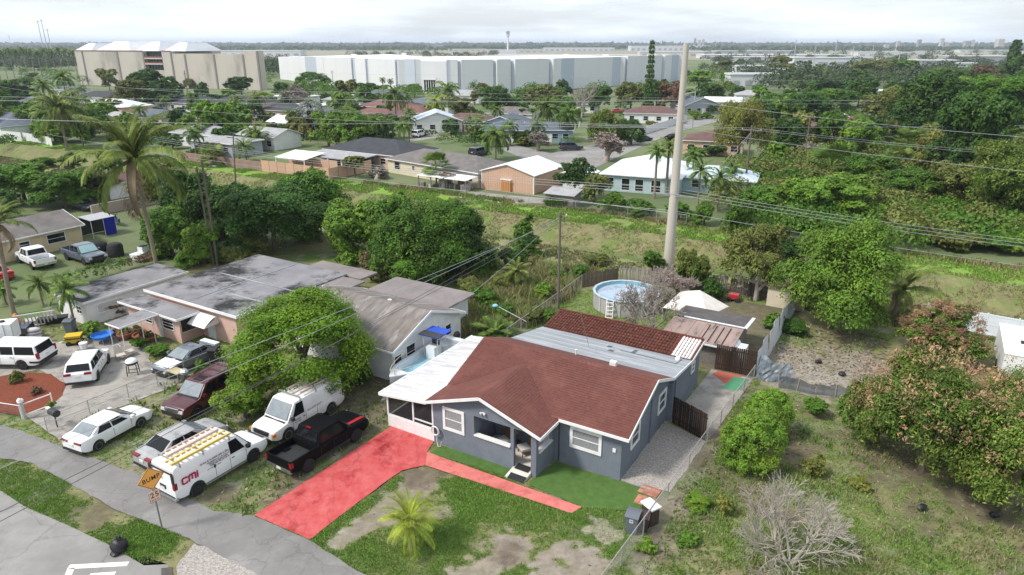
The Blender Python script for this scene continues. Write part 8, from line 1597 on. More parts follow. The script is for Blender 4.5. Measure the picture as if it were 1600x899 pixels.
T = [
 (480, 606, 456, 246, 'ficus', 'dome', 'large rounded green tree hiding the white gable house front', .10),
 (385, 652, 584, 120, 'bright', 'shrub', 'bushy green growth at the foot of the rounded tree by the maroon suv', .0),
 (430, 392, 282, 200, 'dark', 'loose', 'wide dark green tree behind the pink house', -.06), (495, 372, 258, 120, 'mid', 'loose', 'taller green crown rising right of the wide dark tree', -.06),
 (552, 405, 306, 120, 'bright', 'loose', 'bright yellow green tree left of the big central tree', -.06), (668, 432, 286, 200, 'mid', 'mango', 'big central green tree behind the flat roofs', -.06), (722, 432, 330, 120, 'dark', 'loose', 'dark green tree on the right flank of the big central tree', -.06), (620, 428, 300, 110, 'mid', 'loose', 'green tree between the bright one and the big central tree', -.06),
 (655, 452, 392, 110, 'mid', 'shrub', 'low bright bushes under the big central tree', .0), (755, 432, 372, 80, 'mid', 'shrub', 'leafy bushes right of the big central tree', .0), (580, 438, 388, 46, 'brown', 'shrub', 'reddish brown dead vine behind the flat roof corner', .0), (600, 445, 408, 40, 'olive', 'shrub', 'olive scrub at the flat roof rear corner', .0), (400, 400, 362, 80, 'olive', 'shrub', 'dull olive scrub behind the flat roof left part', .0),
 (822, 402, 340, 66, 'mid', 'column', 'conical green tree beside the canal path', .02), (800, 425, 385, 60, 'dark', 'shrub', 'dark scrub below the conical tree', .0),
 (270, 400, 318, 95, 'mid', 'loose', 'bushy green tree right of the coconut trunk', -.06), (318, 412, 345, 84, 'bright', 'loose', 'yellow green tree in front of the lamp pole', -.06), (368, 415, 378, 66, 'olive', 'shrub', 'yellowish bush behind the flat roof by the lamp pole', .0), (305, 372, 262, 110, 'dark', 'loose', 'tall dark tree behind the lamp pole', -.06), (350, 375, 280, 110, 'dark', 'loose', 'dark tree right of the lamp pole', -.06), (258, 330, 252, 100, 'olive', 'loose', 'olive tree left of the lamp pole beyond the grass', .12), (395, 352, 298, 90, 'mid', 'shrub', 'green bush behind the dark trees by the canal', .0), (240, 385, 340, 50, 'mid', 'shrub', 'small green bush at the coconut palm foot', .0),
 (40, 318, 252, 130, 'mid', 'loose', 'broad leafy tree at the left edge behind the yellow house', .08), (105, 326, 262, 100, 'mid', 'loose', 'leafy tree behind the ridge of the yellow house', .08), (150, 312, 258, 90, 'olive', 'loose', 'olive green tree left of the white board shed', .08), (0, 345, 296, 80, 'dark', 'loose', 'dark bush at the left edge by the garden wall', .05), (68, 262, 240, 60, 'mid', 'shrub', 'round bush on the canal bank far left', .0), (115, 262, 238, 60, 'palm', 'shrub', 'feathery green bush on the canal bank left', .0), (170, 268, 226, 50, 'mid', 'shrub', 'banana like green clump left of the coconut crown', .0),
 (1078, 458, 378, 66, 'mango', 'mango', 'small mango tree with golden bloom right of the concrete pole', .03), (1018, 425, 386, 50, 'mid', 'shrub', 'round green shrub left of the concrete pole base', .0), (1110, 470, 425, 56, 'dark', 'shrub', 'dark bush at the old picket fence corner', .0),
 (1172, 462, 335, 110, 'olive', 'mango', 'mango tree with rusty young leaves behind the outbuilding', .18), (1150, 372, 300, 60, 'mid', 'shrub', 'green bush on the canal bank right of the concrete pole', .0),
 (1298, 512, 334, 190, 'bright', 'loose', 'bright green mango tree in the sandy right hand lot', -.08), (1228, 440, 372, 70, 'dark', 'loose', 'dark green tree left of the bright mango', .05),
 (1210, 512, 480, 46, 'mid', 'shrub', 'green shrub by the corrugated fence', .0), (1240, 520, 500, 60, 'dark', 'shrub', 'low dark plants inside the corrugated fence', .0),
 (1172, 728, 640, 108, 'bright', 'dome', 'bright green wide bush beside the chain link fence', .0), (1196, 680, 606, 84, 'bright', 'dome', 'taller lobe of bright green bush behind the wide one by the fence', .0), (1198, 640, 600, 50, 'olive', 'shrub', 'small bush with orange tips at the end of the shade cloth', .0), (1270, 648, 618, 60, 'mid', 'shrub', 'low green plants before the shade cloth', .0),
 (1440, 735, 545, 230, 'mango', 'mango', 'large mango tree with pinkish bloom in the middle of the right lot', .02), (1465, 560, 474, 140, 'mango', 'mango', 'rear mango tree most covered in pink orange bloom', .02), (1570, 800, 598, 220, 'mango', 'mango', 'blooming mango tree at the right edge nearest the camera', .02), (1570, 700, 555, 150, 'mango', 'mango', 'blooming mango tree at the right edge below the white trailer', .03), (1360, 690, 570, 110, 'mango', 'mango', 'smaller leafy mango left of the large blooming one', .0),
 (560, 600, 540, 60, 'dark', 'shrub', 'dark shrubs between the dusty van and the white gable house', .0), (150, 500, 458, 40, 'dark', 'shrub', 'dark shrub against the white outbuilding wall', .0), (145, 528, 500, 42, 'bright', 'shrub', 'leafy bright bush by the yellow toy cart', .0), (218, 545, 525, 40, 'mid', 'shrub', 'green weeds around the terracotta pots', .0), (246, 556, 536, 56, 'mid', 'shrub', 'low weeds in front of the grey coupe', .0), (318, 590, 555, 34, 'mid', 'shrub', 'weedy clump at the side of the grey coupe', .0), (185, 490, 462, 60, 'brown', 'shrub', 'dry vine hedge along the white outbuilding', .0),
 (28, 598, 572, 26, 'olive', 'shrub', 'flowering shrub on the red mulch bed', .0), (80, 640, 626, 20, 'bright', 'shrub', 'small bright shrub at the mulch corner', .0), (58, 616, 600, 22, 'brown', 'shrub', 'dry tuft in the middle of the mulch bed', .0),
 (1090, 790, 770, 60, 'bright', 'shrub', 'yellow green weed clump right of the chain link fence', .0), (1130, 805, 772, 34, 'yellow', 'shrub', 'tall yellow weed in the right lot', .0), (1270, 745, 712, 46, 'yellow', 'shrub', 'yellow leaved sapling behind the dead tree', .0), (1340, 762, 742, 44, 'yellow', 'shrub', 'low yellow shrub right of the dead tree', .0), (1010, 862, 838, 40, 'bright', 'shrub', 'weed clump at the foot of the chain link fence', .0), (1075, 850, 830, 46, 'mid', 'shrub', 'weed patch in the lower middle of the right lot', .0),
 (760, 482, 446, 60, 'mid', 'shrub', 'green bush in the weeds left of the small ragged palm', .0), (850, 470, 440, 44, 'bright', 'shrub', 'bright bush left of the thin wooden pole', .0), (905, 436, 412, 46, 'mid', 'shrub', 'green bush right of the thin wooden pole', .0), (735, 470, 430, 60, 'olive', 'shrub', 'olive bush at the left of the weedy plot', .0), (830, 505, 478, 50, 'olive', 'shrub', 'olive scrub at the lawn fence', .0), (945, 432, 414, 36, 'bright', 'shrub', 'small bright bush by the reed fence', .0), (790, 500, 474, 40, 'mid', 'shrub', 'green bush behind the grass fountain', .0), (700, 500, 462, 50, 'mid', 'shrub', 'leafy bush at the rear corner of the white gable house', .0), (785, 455, 424, 60, 'olive', 'shrub', 'olive bush between the conical tree and the ragged palm', .0), (860, 505, 482, 34, 'mid', 'shrub', 'low bush along the fence near the thin wooden pole', .0), (930, 415, 396, 50, 'olive', 'shrub', 'olive brush on the canal path left of the concrete pole', .0), (870, 440, 420, 34, 'mid', 'shrub', 'small bush by the canal path right of the conical tree', .0),
 (555, 277, 240, 44, 'olive', 'round', 'small round yellowish tree on the far bank by the tan fence', .3), (898, 312, 246, 66, 'dark', 'loose', 'round dark tree right of the tan metal building', .22), (928, 318, 270, 56, 'olive', 'loose', 'olive tree before the aqua house wall', .1), (958, 330, 292, 60, 'mid', 'shrub', 'bushy hedge in front of the aqua house', .0), (1000, 336, 305, 70, 'mid', 'shrub', 'hedge below the aqua porch', .0), (1060, 345, 310, 60, 'mid', 'shrub', 'green hedge by the chain link at the canal', .0), (1100, 352, 312, 50, 'mid', 'shrub', 'green hedge right of the concrete pole at the canal', .0), (868, 322, 296, 34, 'mid', 'shrub', 'vine covered hump beside the grey garden shed', .0),
 (1152, 256, 150, 112, 'yellow', 'willow', 'willowy yellow green tree behind the crossarm pole', .12), (1208, 262, 216, 46, 'bright', 'round', 'bright green small tree right of the crossarm pole', .1), (1250, 238, 170, 46, 'yellow', 'loose', 'yellowish tree by the dark thicket pole', .1),
 (335, 225, 150, 62, 'lime', 'round', 'lime green round tree among the far roofs', .22), (372, 226, 186, 52, 'mid', 'round', 'green tree below the lime green one', .1), (232, 170, 105, 78, 'dark', 'loose', 'dark tree clump before the stained warehouse', .08), (262, 172, 118, 60, 'dark', 'loose', 'darkest tree right of the clump before the stained warehouse', .08), (205, 176, 122, 66, 'olive', 'loose', 'olive tree below the dark clump before the stained warehouse', .1), (172, 142, 105, 40, 'olive', 'loose', 'olive tree at the left wall of the stained warehouse', .1), (378, 150, 116, 52, 'dark', 'round', 'dark tree at the right end of the stained warehouse', .15),
 (25, 170, 122, 90, 'dark', 'loose', 'dense dark tree at the left edge before the palms', .05), (5, 175, 135, 60, 'mid', 'loose', 'green tree cut by the left edge behind the houses', .05),
 (490, 142, 112, 62, 'mid', 'dome', 'green domed tree before the white warehouse left part', .05), (440, 152, 125, 36, 'dark', 'round', 'small dark tree left of the green domed tree', .1), (545, 165, 122, 44, 'olive', 'loose', 'olive tree with orange bloom before the white warehouse', .1), (600, 218, 176, 66, 'dark', 'loose', 'dark trees behind the black hip roof', .05), (560, 216, 186, 50, 'dark', 'loose', 'dark green growth left of the black hip roof ridge', .05), (520, 216, 186, 44, 'yellow', 'loose', 'yellow green bush by the silver tree', .0), (488, 218, 150, 58, 'grey', 'round', 'silvery grey tree on the far street', .15),
 (772, 184, 128, 64, 'dark', 'round', 'large dark round tree before the white warehouse middle', .08), (805, 182, 148, 44, 'mid', 'loose', 'green tree right of the large dark round one', .1), (720, 184, 150, 56, 'olive', 'loose', 'thin olive tree left of the large dark round one', .1), (648, 152, 128, 30, 'mid', 'round', 'small green tree before the warehouse entrance', .1), (570, 152, 128, 50, 'dark', 'loose', 'low green trees along the white warehouse foot', .05), (590, 158, 132, 40, 'mid', 'loose', 'trees at the warehouse foot beside the thin palms', .05),
 (942, 228, 170, 60, 'gold', 'dome', 'round golden topped mango beside the far street', .02), (986, 226, 186, 48, 'dark', 'dome', 'dark rounded tree hiding part of the white corner fence', .02), (932, 176, 128, 60, 'dark', 'round', 'dark tree behind the pale bare branches', .05), (985, 172, 126, 56, 'olive', 'loose', 'olive tree left of the tall conifer', .08), (1025, 172, 122, 46, 'dark', 'loose', 'dark tree at the foot of the tall conifer', .05), (845, 178, 130, 70, 'olive', 'loose', 'airy olive tree before the white warehouse right part', .1), (880, 190, 150, 50, 'mid', 'loose', 'green tree left of the pale bare branches', .08), (822, 192, 168, 40, 'dark', 'loose', 'dark green tree above the blue walled house', .0),
 (1090, 150, 106, 64, 'bright', 'spread', 'bright green tree right of the concrete pole top', .1), (1110, 165, 128, 60, 'dark', 'loose', 'dark tree below the bright green one', .05), (1048, 176, 124, 50, 'brown', 'loose', 'brownish tree left of the concrete pole', .1), (1218, 130, 84, 62, 'olive', 'spread', 'spreading pine tree in the right distance', .2), (1130, 120, 92, 44, 'olive', 'spread', 'wide pine behind the bright green tree', .15),
]
for px, pb, pt, w_, st, sh, lab, br in T:
    bl = None
    if sh == 'mango' and 'bloom' in lab: bl = 'gold' if 'golden' in lab else 'blossom'
    if 'golden' in lab: bl = 'gold'
    sty = 'mango' if st == 'gold' else st
    nm, ct = ('shrub', 'shrub') if sh == 'shrub' else ('tree', 'tree')
    tree(px, pb, pt, w_, sty, sh, lab, nm, ct, bare=br, bloom=bl, bl_n=20000 if 'rear' in lab else 5000 if w_ > 100 else 3000)
rr = random.Random(77); TH = [
 (1565, 352, 196, 130, 'mango', 'mango', 'tall dark tree at the right edge above the canal'), (1500, 300, 130, 110, 'dark', 'loose', 'dark tree in the upper right thicket'), (1440, 225, 108, 100, 'dark', 'loose', 'large dark tree below the white flat roof on the right'), (1560, 215, 110, 120, 'mid', 'loose', 'bright green tree at the upper right edge'), (1500, 195, 118, 90, 'bright', 'loose', 'bright green crown in the upper right thicket'), (1590, 160, 74, 70, 'dark', 'spread', 'tall dark pine cut by the right edge'), (1575, 130, 62, 34, 'dark', 'norfolk', 'slim pine left of the tall edge pine'),
 (1545, 330, 240, 90, 'olive', 'mango', 'olive tree with pale new leaves at the right edge'), (1480, 330, 248, 90, 'olive', 'loose', 'olive tree above the vine thicket'), (1420, 330, 262, 80, 'mid', 'loose', 'vine covered tree right of the brush gap'), (1360, 300, 236, 90, 'mid', 'loose', 'bright vine covered tree right of the fan palm'), (1320, 345, 268, 100, 'bright', 'loose', 'bright yellow green vine mound behind the bright mango'), (1250, 345, 275, 90, 'bright', 'loose', 'leafy yellow green mound left of the bright mango crown'), (1190, 345, 288, 80, 'mid', 'loose', 'leafy mound near the canal right of the hedge'), (1380, 358, 320, 80, 'mid', 'shrub', 'dark vine tangle on the far canal bank'), (1450, 372, 330, 90, 'mid', 'shrub', 'green vine tangle further right on the canal bank'), (1530, 385, 345, 100, 'mid', 'shrub', 'bright low vines on the bank at the right'), (1590, 395, 352, 80, 'bright', 'shrub', 'bright green vines at the right edge bank'), (1495, 392, 362, 60, 'olive', 'shrub', 'olive weeds on the bank before the low vines'),
 (1220, 190, 142, 70, 'mid', 'loose', 'green tree crown behind the willowy tree'), (1262, 200, 140, 70, 'dark', 'loose', 'dark crown left of the grey lamp pole'), (1300, 180, 136, 70, 'mid', 'loose', 'green crown behind the grey lamp pole'), (1340, 168, 120, 60, 'dark', 'loose', 'dark crown above the long low white roof'), (1300, 238, 170, 50, 'mid', 'loose', 'slim green tree below the grey lamp pole'), (1330, 252, 182, 60, 'bright', 'loose', 'bright tree right of the small reddish roofed house'), (1400, 210, 130, 70, 'olive', 'loose', 'olive crown with yellow tips left of the large dark tree'), (1365, 190, 145, 60, 'olive', 'loose', 'pale olive crown in the middle of the thicket'), (1400, 120, 88, 60, 'mid', 'round', 'round green tree by the car park in the right distance'), (1365, 125, 92, 60, 'olive', 'loose', 'bare looking olive tree in the right distance'), (1470, 140, 104, 70, 'mid', 'loose', 'green tree below the grey depot roof'), (1530, 140, 100, 60, 'brown', 'loose', 'brownish crown among the right thicket tops'), (1290, 150, 120, 50, 'dark', 'loose', 'dark low trees before the long white warehouse roof'), (1340, 132, 106, 44, 'mid', 'loose', 'small green crown before the long white roof'), (1450, 285, 200, 60, 'yellow', 'loose', 'yellow green crown in the heart of the thicket'), (1245, 300, 262, 60, 'mid', 'loose', 'green crown left of the fan palm'), (1560, 290, 205, 90, 'olive', 'mango', 'broad olive crown at the right edge middle')]
for px, pb, pt, w_, st, sh, lab in TH: tree(px, pb, pt, w_ * 1.22, st, sh, lab, 'shrub' if sh == 'shrub' else 'tree', 'shrub' if sh == 'shrub' else 'tree', bare=.02 if sh != 'norfolk' else .05)
tree(1012, 176, 62, 26, 'dark', 'norfolk', 'tall slim conifer standing over the white warehouse', bare=.04, dens='mid')
PL = [(105, 234, 138, 84, 'coco', 'coco', 'curly palm with hanging dead fronds left of the coconut palm', True), (80, 196, 120, 34, 'queen', 'palm', 'slim palm in front of the left houses', False), (108, 172, 106, 38, 'queen', 'palm', 'green palm behind the curly palm', False), (620, 206, 130, 50, 'queen', 'palm', 'royal palm with full crown before the white warehouse', False), (700, 178, 124, 46, 'queen', 'palm', 'palm clump left part beside the dark round tree', False), (682, 190, 146, 40, 'queen', 'palmy', 'yellow green palm at the palm clump', False), (545, 224, 166, 40, 'fan', 'palm', 'fan palm with hanging brown skirt behind the black hip roof', True), (608, 222, 182, 36, 'queen', 'palm', 'drooping palm left of the pale blue gable house', False), (590, 224, 178, 34, 'queen', 'palm', 'drooping palm second left of the pale blue gable house', False), (632, 226, 186, 34, 'queen', 'palm', 'drooping palm nearest the pale blue gable house', False), (775, 250, 192, 58, 'queen', 'palm', 'weeping palm behind the tan metal building', False), (855, 212, 150, 50, 'coco', 'palm', 'palm with brown trunk before the blue walled house', True), (888, 222, 164, 44, 'coco', 'palm', 'palm right of the brown trunked one', True), (405, 186, 140, 34, 'queen', 'coco', 'palm before the dark roofed house by the cabin cruiser', True), (405, 236, 196, 40, 'areca', 'coco', 'grey green palm group beside the tan fence', False), (385, 252, 216, 40, 'areca', 'palm', 'feathery palm by the old wall', False), (682, 290, 236, 46, 'fan', 'palm', 'fan palm against the long cream house wall', False), (335, 260, 224, 44, 'fan', 'coco', 'ragged fan palm top by the lamp pole', False), (1022, 310, 222, 40, 'areca', 'palm', 'clustered slim palms before the white roofed house', False), (1040, 306, 216, 40, 'areca', 'coco', 'second cluster of slim palms right by the concrete pole', False), (1090, 320, 252, 44, 'areca', 'palm', 'palm with drooping fronds right of the concrete pole', False), (1120, 330, 262, 44, 'areca', 'palm', 'palm at the crossarm pole foot', False), (1080, 290, 230, 38, 'queen', 'palm', 'small palm over the pale blue roof', False), (1140, 300, 250, 40, 'areca', 'palm', 'palm left of the guy wires', False), (1295, 285, 222, 84, 'fan', 'palm', 'big fan palm in the right thicket', True), (1375, 218, 184, 54, 'fan', 'palm', 'fan palm crown in the middle of the right thicket', False), (1420, 240, 196, 54, 'fan', 'palm', 'grey green fan palm crown right of the middle one', False), (1460, 232, 184, 50, 'fan', 'palm', 'fan palm crown beside the dark tree on the right', False), (1345, 222, 176, 50, 'fan', 'palm', 'fan palm crown above the reddish roofed house', False), (1400, 268, 228, 50, 'fan', 'coco', 'dusty fan palm crown low in the right thicket', False), (1300, 112, 96, 14, 'fan', 'palm', 'small palm before the white workshop in the right distance', False), (600, 162, 120, 12, 'queen', 'palm', 'leftmost of three thin palms before the white warehouse', False), (612, 162, 122, 12, 'queen', 'palm', 'middle of three thin palms before the white warehouse', False), (740, 158, 128, 12, 'queen', 'palm', 'thin palm before the white warehouse middle', False)]
for px, pb, pt, w_, k_, st, lab, sk in PL: palm(px, pb, pt, w_, k_, st, lab, skirt=sk)
for i in range(13): px = -10 + i * 11; palm(px, 122 + (i % 3), 72 + (i * 7) % 5, 17, 'queen', 'palm', 'tall palm of the row left of the stained warehouse', group='row of tall palms at the left', skirt=False)
def bare(px, pb, pt, wpx, label, m, seed, p=None, name='bare_tree', **k):
    p = at(px, pb) if p is None else p; h = hgt(px, pb, pt); o = empty(name, p, 0, label, 'tree'); me = bare_mesh('branches', m, seed, **k); z = max(v.co.z for v in me.vertices); w = max(max(abs(v.co.x), abs(v.co.y)) for v in me.vertices); c = link('branches', me, o); s = wpx * depth(p) / FPX / 2 / w; c.scale = (s, s, h / z); return o
bare(1232, 880, 758, 215, 'pale leafless dead tree in the lower right lot', DEADWOOD, 11, levels=4, nk=4, r0=.02, spread=.55, up=.1, trunk=.36, twig=.0024, shrink=.74, stems=7)
bare(1005, 528, 425, 150, 'leafless grey tree between the pool and the tiled roof', TWIG, 5, levels=6, nk=3, r0=.024, spread=.8, up=.25, trunk=.24, twig=.0022, shrink=.74, stems=3)
bare(1050, 470, 412, 90, 'leafless pinkish twiggy tree right of the pool', PINKTWIG, 15, levels=6, nk=3, r0=.018, spread=.75, up=.35, trunk=.2, twig=.0022, shrink=.74, stems=4)
bare(905, 200, 128, 60, 'tall pale leafless tree before the white warehouse', DEADWOOD, 7, levels=6, nk=3, r0=.03, spread=.7, up=.4, trunk=.3, twig=.003)
bare(946, 252, 206, 64, 'leafless pinkish round tree on the far street corner', PINKTWIG, 8, levels=6, nk=4, r0=.05, spread=.85, up=.35, trunk=.2, twig=.006, shrink=.7)
bare(840, 236, 204, 46, 'leafless twiggy bush tree beside the dark suv', TWIG, 9, levels=6, nk=4, r0=.05, spread=.85, up=.35, trunk=.15, twig=.007, shrink=.7)
bare(590, 280, 258, 50, 'leafless shrub on the far bank before the cream house', TWIG, 10, levels=5, nk=4, r0=.04, spread=.9, up=.2, trunk=.1, twig=.006, shrink=.7)
bare(1265, 255, 222, 60, 'leafless tangle beside the thicket pole', TWIG, 12, levels=5, nk=4, r0=.04, spread=.9, up=.3, trunk=.15, twig=.006, shrink=.72)
bare(1180, 470, 400, 70, 'dead branches leaning by the small outbuilding', DEADWOOD, 13, levels=5, nk=3, r0=.04, spread=.8, up=.2, trunk=.2, twig=.004)
bare(1240, 400, 372, 40, 'grey brush pile on the canal bank', TWIG, 14, levels=5, nk=5, r0=.03, spread=1.0, up=.0, trunk=.05, twig=.006, name='brush_pile'); bare(460, 172, 130, 60, 'leafless brownish tree left of the green domed tree', TWIG, 16, levels=6, nk=4, r0=.05, spread=.8, up=.4, trunk=.2, twig=.007, shrink=.7)
o = empty('ornamental_grass', at(772, 528), 0, 'pale green fountain of long grass blades in the weeds behind the gable house', 'grass clump')
for k in range(2): c = link('blades', palm_crown('phoenix', k), o, (0, 0, .1), (0, 0, k * 1.3), LM['palm']); c.scale = (2.4, 2.4, 2.2)
def hedge(pts, w, h, st, label, n=900):
    P_ = [at(*p) for p in pts]; o = empty('hedge', P_[0], 0, label, 'hedge'); bl = []
    for p, q in zip(P_, P_[1:]):
        L = (q - p).length; k = max(2, int(L / (w * .7)))
        for i in range(k): c = p.lerp(q, (i + .5) / k) - P_[0]; bl.append((c.x, c.y, h * .5, w * .62, w * .62, h * .55))
    v, f = leaf_cloud(bl, n * len(bl) // 4, .22, 5, nsub=14, sub=.4); link('foliage', npmesh('foliage', v, f, None), o, mat=LM[st]); return o
hedge([(88, 452), (150, 436), (205, 420)], 1.3, 1.7, 'mid', 'clipped green hedge below the grey pickup'); hedge([(205, 420), (242, 412)], 1.3, 1.5, 'brown', 'dry brown end of the hedge by the coconut trunk'); hedge([(875, 222), (905, 224)], 1.6, 1.6, 'bright', 'short clipped hedge beside the black suv')
rr = random.Random(123); n = 0; FT = []; used = set(); HP = [(tolot(at(px, py)), px, py, re.split(r' (?:beside|behind|left|right|at|amid|on|in|near|under|among|facing|with|before|along|by|between|opposite|above)\b', lab)[0]) for px, py, a_, W__, D__, lab, wa, ro_, kd in FH]
for k in range(2600):
    px, py = rr.uniform(-20, 1620), rr.uniform(100, 250)
    if n >= 150: break
    lim = 250 if px > 1190 else 232 if px < 620 else 176
    if py > lim or (410 < px < 1070 and py < 150) or (120 < px < 415 and py < 138) or (860 < px < 1120 and py > 168): continue
    if any(abs(px - a) < 11 and abs(py - b) < 4 for a, b in FT): continue
    if any(abs(px - q[1] - 14) < 22 and -3 < py - q[2] < 5 for q in HP): continue
    FT.append((px, py)); d_ = depth(at(px, py)); w = rr.uniform(6, 13) * FPX / d_; hh = rr.uniform(4.5, 10); st = rr.choice(('mid', 'dark', 'mid', 'olive', 'bright', 'bright', 'yellow')); sh = rr.choice(('round', 'loose', 'loose', 'dome', 'shrub'))
    q = min(HP, key=lambda q: math.hypot(px - q[1] - 12, (py - q[2]) * 4)); dx, dy = px - q[1] - 12, (py - q[2]) * 4; rel = ('left of' if dx < 0 else 'right of') if abs(dx) > abs(dy) else ('behind' if dy < 0 else 'in front of')
    lab = ('tall ' if hh > 8 else 'low ' if hh < 6 else '') + {'mid': 'green', 'dark': 'dark green', 'olive': 'olive', 'bright': 'bright green', 'yellow': 'yellowish'}[st] + {'round': ' rounded', 'loose': ' irregular', 'dome': ' domed', 'shrub': ' bushy'}[sh] + ' tree ' + rel + ' the ' + q[3]
    if lab in used: lab = lab.replace(' tree ', ' tree set farther ' if dy < 0 else ' tree standing nearer ', 1)
    if lab in used: continue
    used.add(lab); tree(px, py, 0, w, st, sh, lab, group='trees scattered through the far neighbourhood', h=hh, bare=.03, dens='mid' if w > 60 else 'far' if w > 14 else 'vfar'); n += 1
for i, (hp, hx, hy, hn) in enumerate(HP):
    for k in (0, 1, 3) if hx < 900 else (0, 1):
        px, py = hx + rr.uniform(-8, 52), hy + rr.uniform(3, 7); d_ = depth(at(px, py)); w = rr.uniform(4, 8) * FPX / d_; hh = rr.uniform(2.4, 5); st = rr.choice(('mid', 'dark', 'olive', 'bright', 'mid')); pos = ('left end', 'left half', 'right half', 'right end')[min(3, max(0, int((px - hx + 8) / 15)))]
        lab = {'mid': 'green', 'dark': 'dark green', 'olive': 'olive', 'bright': 'bright green'}[st] + (' palm' if k == 3 else ' bush' if hh < 3.6 else ' tree') + ' before the ' + pos + ' of the ' + hn
        if lab in used: continue
        used.add(lab)
        if k == 3: palm(px, py, 0, w, 'queen', 'palm', lab, group='palms before the far houses', skirt=False, h=hh + 3.5, w=5.5)
        else: tree(px, py, 0, w, st, 'shrub' if hh < 3.6 else 'loose', lab, 'shrub' if hh < 3.6 else 'tree', 'shrub' if hh < 3.6 else 'tree', 'planting before the far houses', h=hh, bare=.0, dens='far' if w > 14 else 'vfar')
def wood(name, rows, m, seed, per=260, size=(6, 10), hh=(8, 14)):
    r = np.random.default_rng(seed); cs = []
    for px0, px1, py0, py1, n_ in rows:
        px = r.uniform(px0, px1, n_); py = r.uniform(py0, py1, n_)
        u = (px - 800) / FPX; v = (py - 449.5) / FPX; t = CAMH / (SP + v * CP); cs.append(np.stack([u * t, (CP - v * SP) * t], 1))
    c = np.concatenate(cs); n_ = len(c); R = r.uniform(size[0], size[1], n_); Hh = r.uniform(hh[0], hh[1], n_); k = per; d = r.normal(0, 1, (n_, k, 3)); d /= np.linalg.norm(d, axis=2)[:, :, None]; d[:, :, 2] = np.abs(d[:, :, 2]) * 1.0 - .1
    jr = r.uniform(.72, 1.12, (n_, k, 1)); p = d * jr * np.stack([R, R, Hh * .6], 1)[:, None, :]; p[:, :, :2] += c[:, None, :]; p[:, :, 2] += (Hh * .4)[:, None]
    nn = d + r.normal(0, .5, d.shape); nn /= np.linalg.norm(nn, axis=2)[:, :, None]; t = np.cross(nn, r.normal(0, 1, d.shape)); t /= np.linalg.norm(t, axis=2)[:, :, None]; b = np.cross(nn, t); s = (R[:, None] * r.uniform(.20, .42, (n_, k)))[:, :, None]
    s = s * min(1, 2.4 / per ** .4)
    v = np.stack([p - t * s, p - b * s * .7, p + t * s, p + b * s * .7], 2).reshape(-1, 3); f = np.arange(n_ * k)[:, None] * 4 + np.array([[0, 1, 2, 3]]); o = link(name, npmesh(name, v, f, m)); o['kind'] = 'stuff'; tag(o, None); return o
wood('far_wood', [(-40, 125, 84, 112, 150), (410, 450, 100, 122, 30), (540, 780, 88, 92, 40), (1100, 1640, 84, 122, 150), (1180, 1500, 120, 150, 60)], LM['hill'], 3, 150)
wood('far_wood', [(-60, 800, 76.5, 80, 420), (800, 1100, 76, 78, 90), (1080, 1660, 76, 82, 300)], LM['hill'], 4, 34, (16, 30), (11, 17))
wood('underbrush', [(1195, 1640, 178, 330, 150), (1130, 1300, 250, 345, 30), (1380, 1640, 330, 385, 50)], LM['olive'], 18, 380, (2.2, 4), (2.4, 5))
wood('underbrush', [(1195, 1640, 178, 330, 150), (1130, 1300, 250, 345, 30), (1150, 1320, 335, 368, 40), (1300, 1640, 340, 394, 80)], LM['mid'], 8, 380, (2.2, 4.2), (2.2, 4.4))
wood('underbrush', [(-20, 420, 150, 232, 120), (420, 760, 176, 228, 70), (780, 1000, 165, 200, 30)], LM['dark'], 9, 160, (1.4, 2.8), (1.4, 3.0))
wood('distant_trees', [(-20, 425, 104, 142, 50), (425, 1060, 150, 160, 40), (1070, 1640, 112, 150, 70)], LM['mid'], 11, 260, (3, 5.5), (5, 9))
wood('far_wood', [(-80, 1680, 70.6, 74.5, 700)], LM['hill'], 5, 30, (50, 110), (16, 24))
def weeds(name, a0, a1, b0, b1, n, h, w, cols, seed, zf=None, nb=4, poly=None, lean=.6):
    r = np.random.default_rng(seed); a = r.uniform(a0, a1, n); b = r.uniform(b0, b1, n)
    keep = inview(a, b, 30, 400) & (fbm(a, b, 3.0, seed) > .42)
    if poly is not None: keep &= inpoly(a, b, poly)
    a, b = a[keep], b[keep]; q = fbm(a, b, 2.4, seed + 5); cols = np.array(cols); k = np.clip((q - .3) * 2.5 * len(cols) + r.normal(0, .7, len(a)), 0, len(cols) - 1).astype(int)
    o = link(name, blades(name, a, b, h * (.4 + 1.1 * fbm(a, b, 1.6, seed + 9)), np.full(len(a), w), cols[k], nb, lean, seed, zf)); o['kind'] = 'stuff'; return o
WILD = PX((700, 530), (740, 450), (700, 435), (770, 408), (860, 418), (930, 432), (900, 445), (870, 480), (815, 520), (760, 545))
weeds('tall_weeds', -34, -15, 13, 44, 16000, 1.15, .04, [(.12, .17, .04), (.19, .17, .07), (.28, .23, .13), (.17, .21, .06), (.14, .20, .05)], 61, poly=WILD, nb=5, lean=.9)
weeds('bank_weeds', -150, 60, 44.6, 57.4, 22000, .26, .035, [(.24, .19, .11), (.17, .20, .06), (.15, .22, .05), (.28, .23, .13)], 62, canal_z, 4, lean=.9)
weeds('bank_grass', -200, 62, 36.5, 44.2, 24000, .28, .05, [(.19, .17, .09), (.12, .15, .05), (.15, .17, .06)], 63, canal_z, 4)
weeds('bank_grass', -200, 62, 57, 63.5, 26000, .3, .06, [(.14, .25, .04), (.17, .28, .045), (.20, .24, .07)], 64, canal_z, 4)
weeds('edge_weeds', -130, 45, 63.2, 65.5, 6000, .5, .06, [(.12, .19, .04), (.17, .19, .06), (.26, .21, .11)], 65, None, 5)
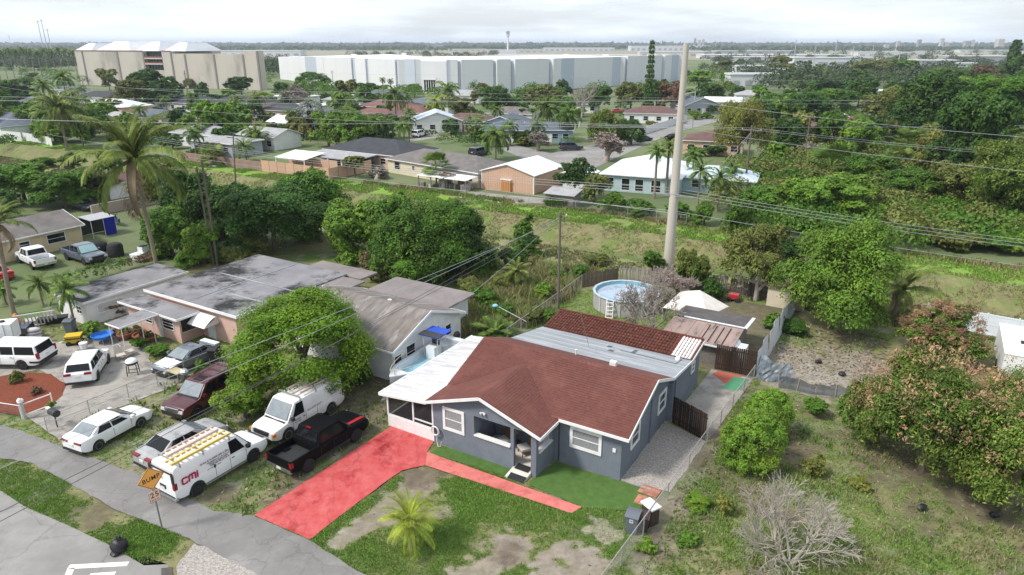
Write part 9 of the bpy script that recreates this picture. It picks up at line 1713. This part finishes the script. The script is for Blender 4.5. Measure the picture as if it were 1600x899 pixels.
weeds('lot_weeds', 4, 30, -14, 12, 7000, .27, .026, [(.09, .16, .03), (.15, .22, .05), (.20, .20, .09)], 66, None, 6, lean=.8)
weeds('yard_weeds', -36, -17, -14, 3, 900, .35, .04, [(.09, .15, .03), (.12, .18, .04)], 67, None, 6, lean=.8)
def litter(name, a0, a1, b0, b1, n, seed, cols, s0=.05, s1=.16):
    r = np.random.default_rng(seed); a, b, _ = pick(a0, a1, b0, b1, n, seed); k = inview(a, b); a, b = a[k], b[k]; n = len(a); t = r.uniform(0, 6.28, n); l = r.uniform(s0, s1, n); w = l * r.uniform(.15, .6, n); c = lotnp(a, b, near_z(a, b) + .03)
    u = np.stack([np.cos(t), np.sin(t), r.normal(0, .25, n)], 1) * l[:, None]; q = np.stack([-np.sin(t), np.cos(t), r.normal(0, .3, n)], 1) * w[:, None]; v = np.stack([c - u, c - q, c + u, c + q], 1).reshape(-1, 3); o = link(name, npmesh(name, v, np.arange(n)[:, None] * 4 + np.array([[0, 1, 2, 3]]), GB)); set_col(o.data, np.repeat(np.array(cols)[r.integers(0, len(cols), n)], 4, 0)); o['kind'] = 'stuff'
LC = [(.24, .19, .13), (.16, .11, .07), (.30, .26, .20), (.10, .08, .06), (.20, .19, .09)]
litter('leaf_litter', 3.6, 28, -14, 30, 9000, 71, LC); litter('leaf_litter', -36, -16.6, -16, 12, 5000, 72, LC); litter('debris', 4.4, 13, 19, 33, 1500, 73, LC + [(.05, .05, .06)], .06, .26); litter('leaf_litter', -60, 3, -21, -.5, 4000, 74, LC, .03, .09); litter('debris', -60, -38, -8, 6, 1600, 75, LC + [(.5, .5, .5), (.04, .04, .05)], .06, .3)
for px, py, lab in ((1440, 797, 'crumpled black bag on the grass in the right lot, left of the other'), (1553, 808, 'crumpled black bag on the grass near the right edge'), (1278, 568, 'black bucket on the sand behind the shade cloth'), (1315, 587, 'second black bucket on the sand nearer the mango')):
    o = MB().ball((0, 0, .18), (.28, .23, .17), 9, 6, .3, random.Random(px)).obj('black_bag', BAG, None, 50, loc=at(px, py)); tag(o, lab, 'bag')
# ---------------------------------------------------------------- air
hzm = bpy.data.materials.new('haze'); hzm.use_nodes = True; nt = hzm.node_tree; nt.nodes.remove(nt.nodes['Principled BSDF']); pv = nt.nodes.new('ShaderNodeVolumePrincipled'); pv.inputs['Color'].default_value = (.80, .88, 1, 1); pv.inputs['Density'].default_value = .00011; pv.inputs['Anisotropy'].default_value = .1
nt.links.new(pv.outputs[0], nt.nodes['Material Output'].inputs['Volume'])
if HAZE:
    o = B(-9000, 9000, -700, 13500, -3.2, 75).obj('haze', hzm); o['kind'] = 'stuff'
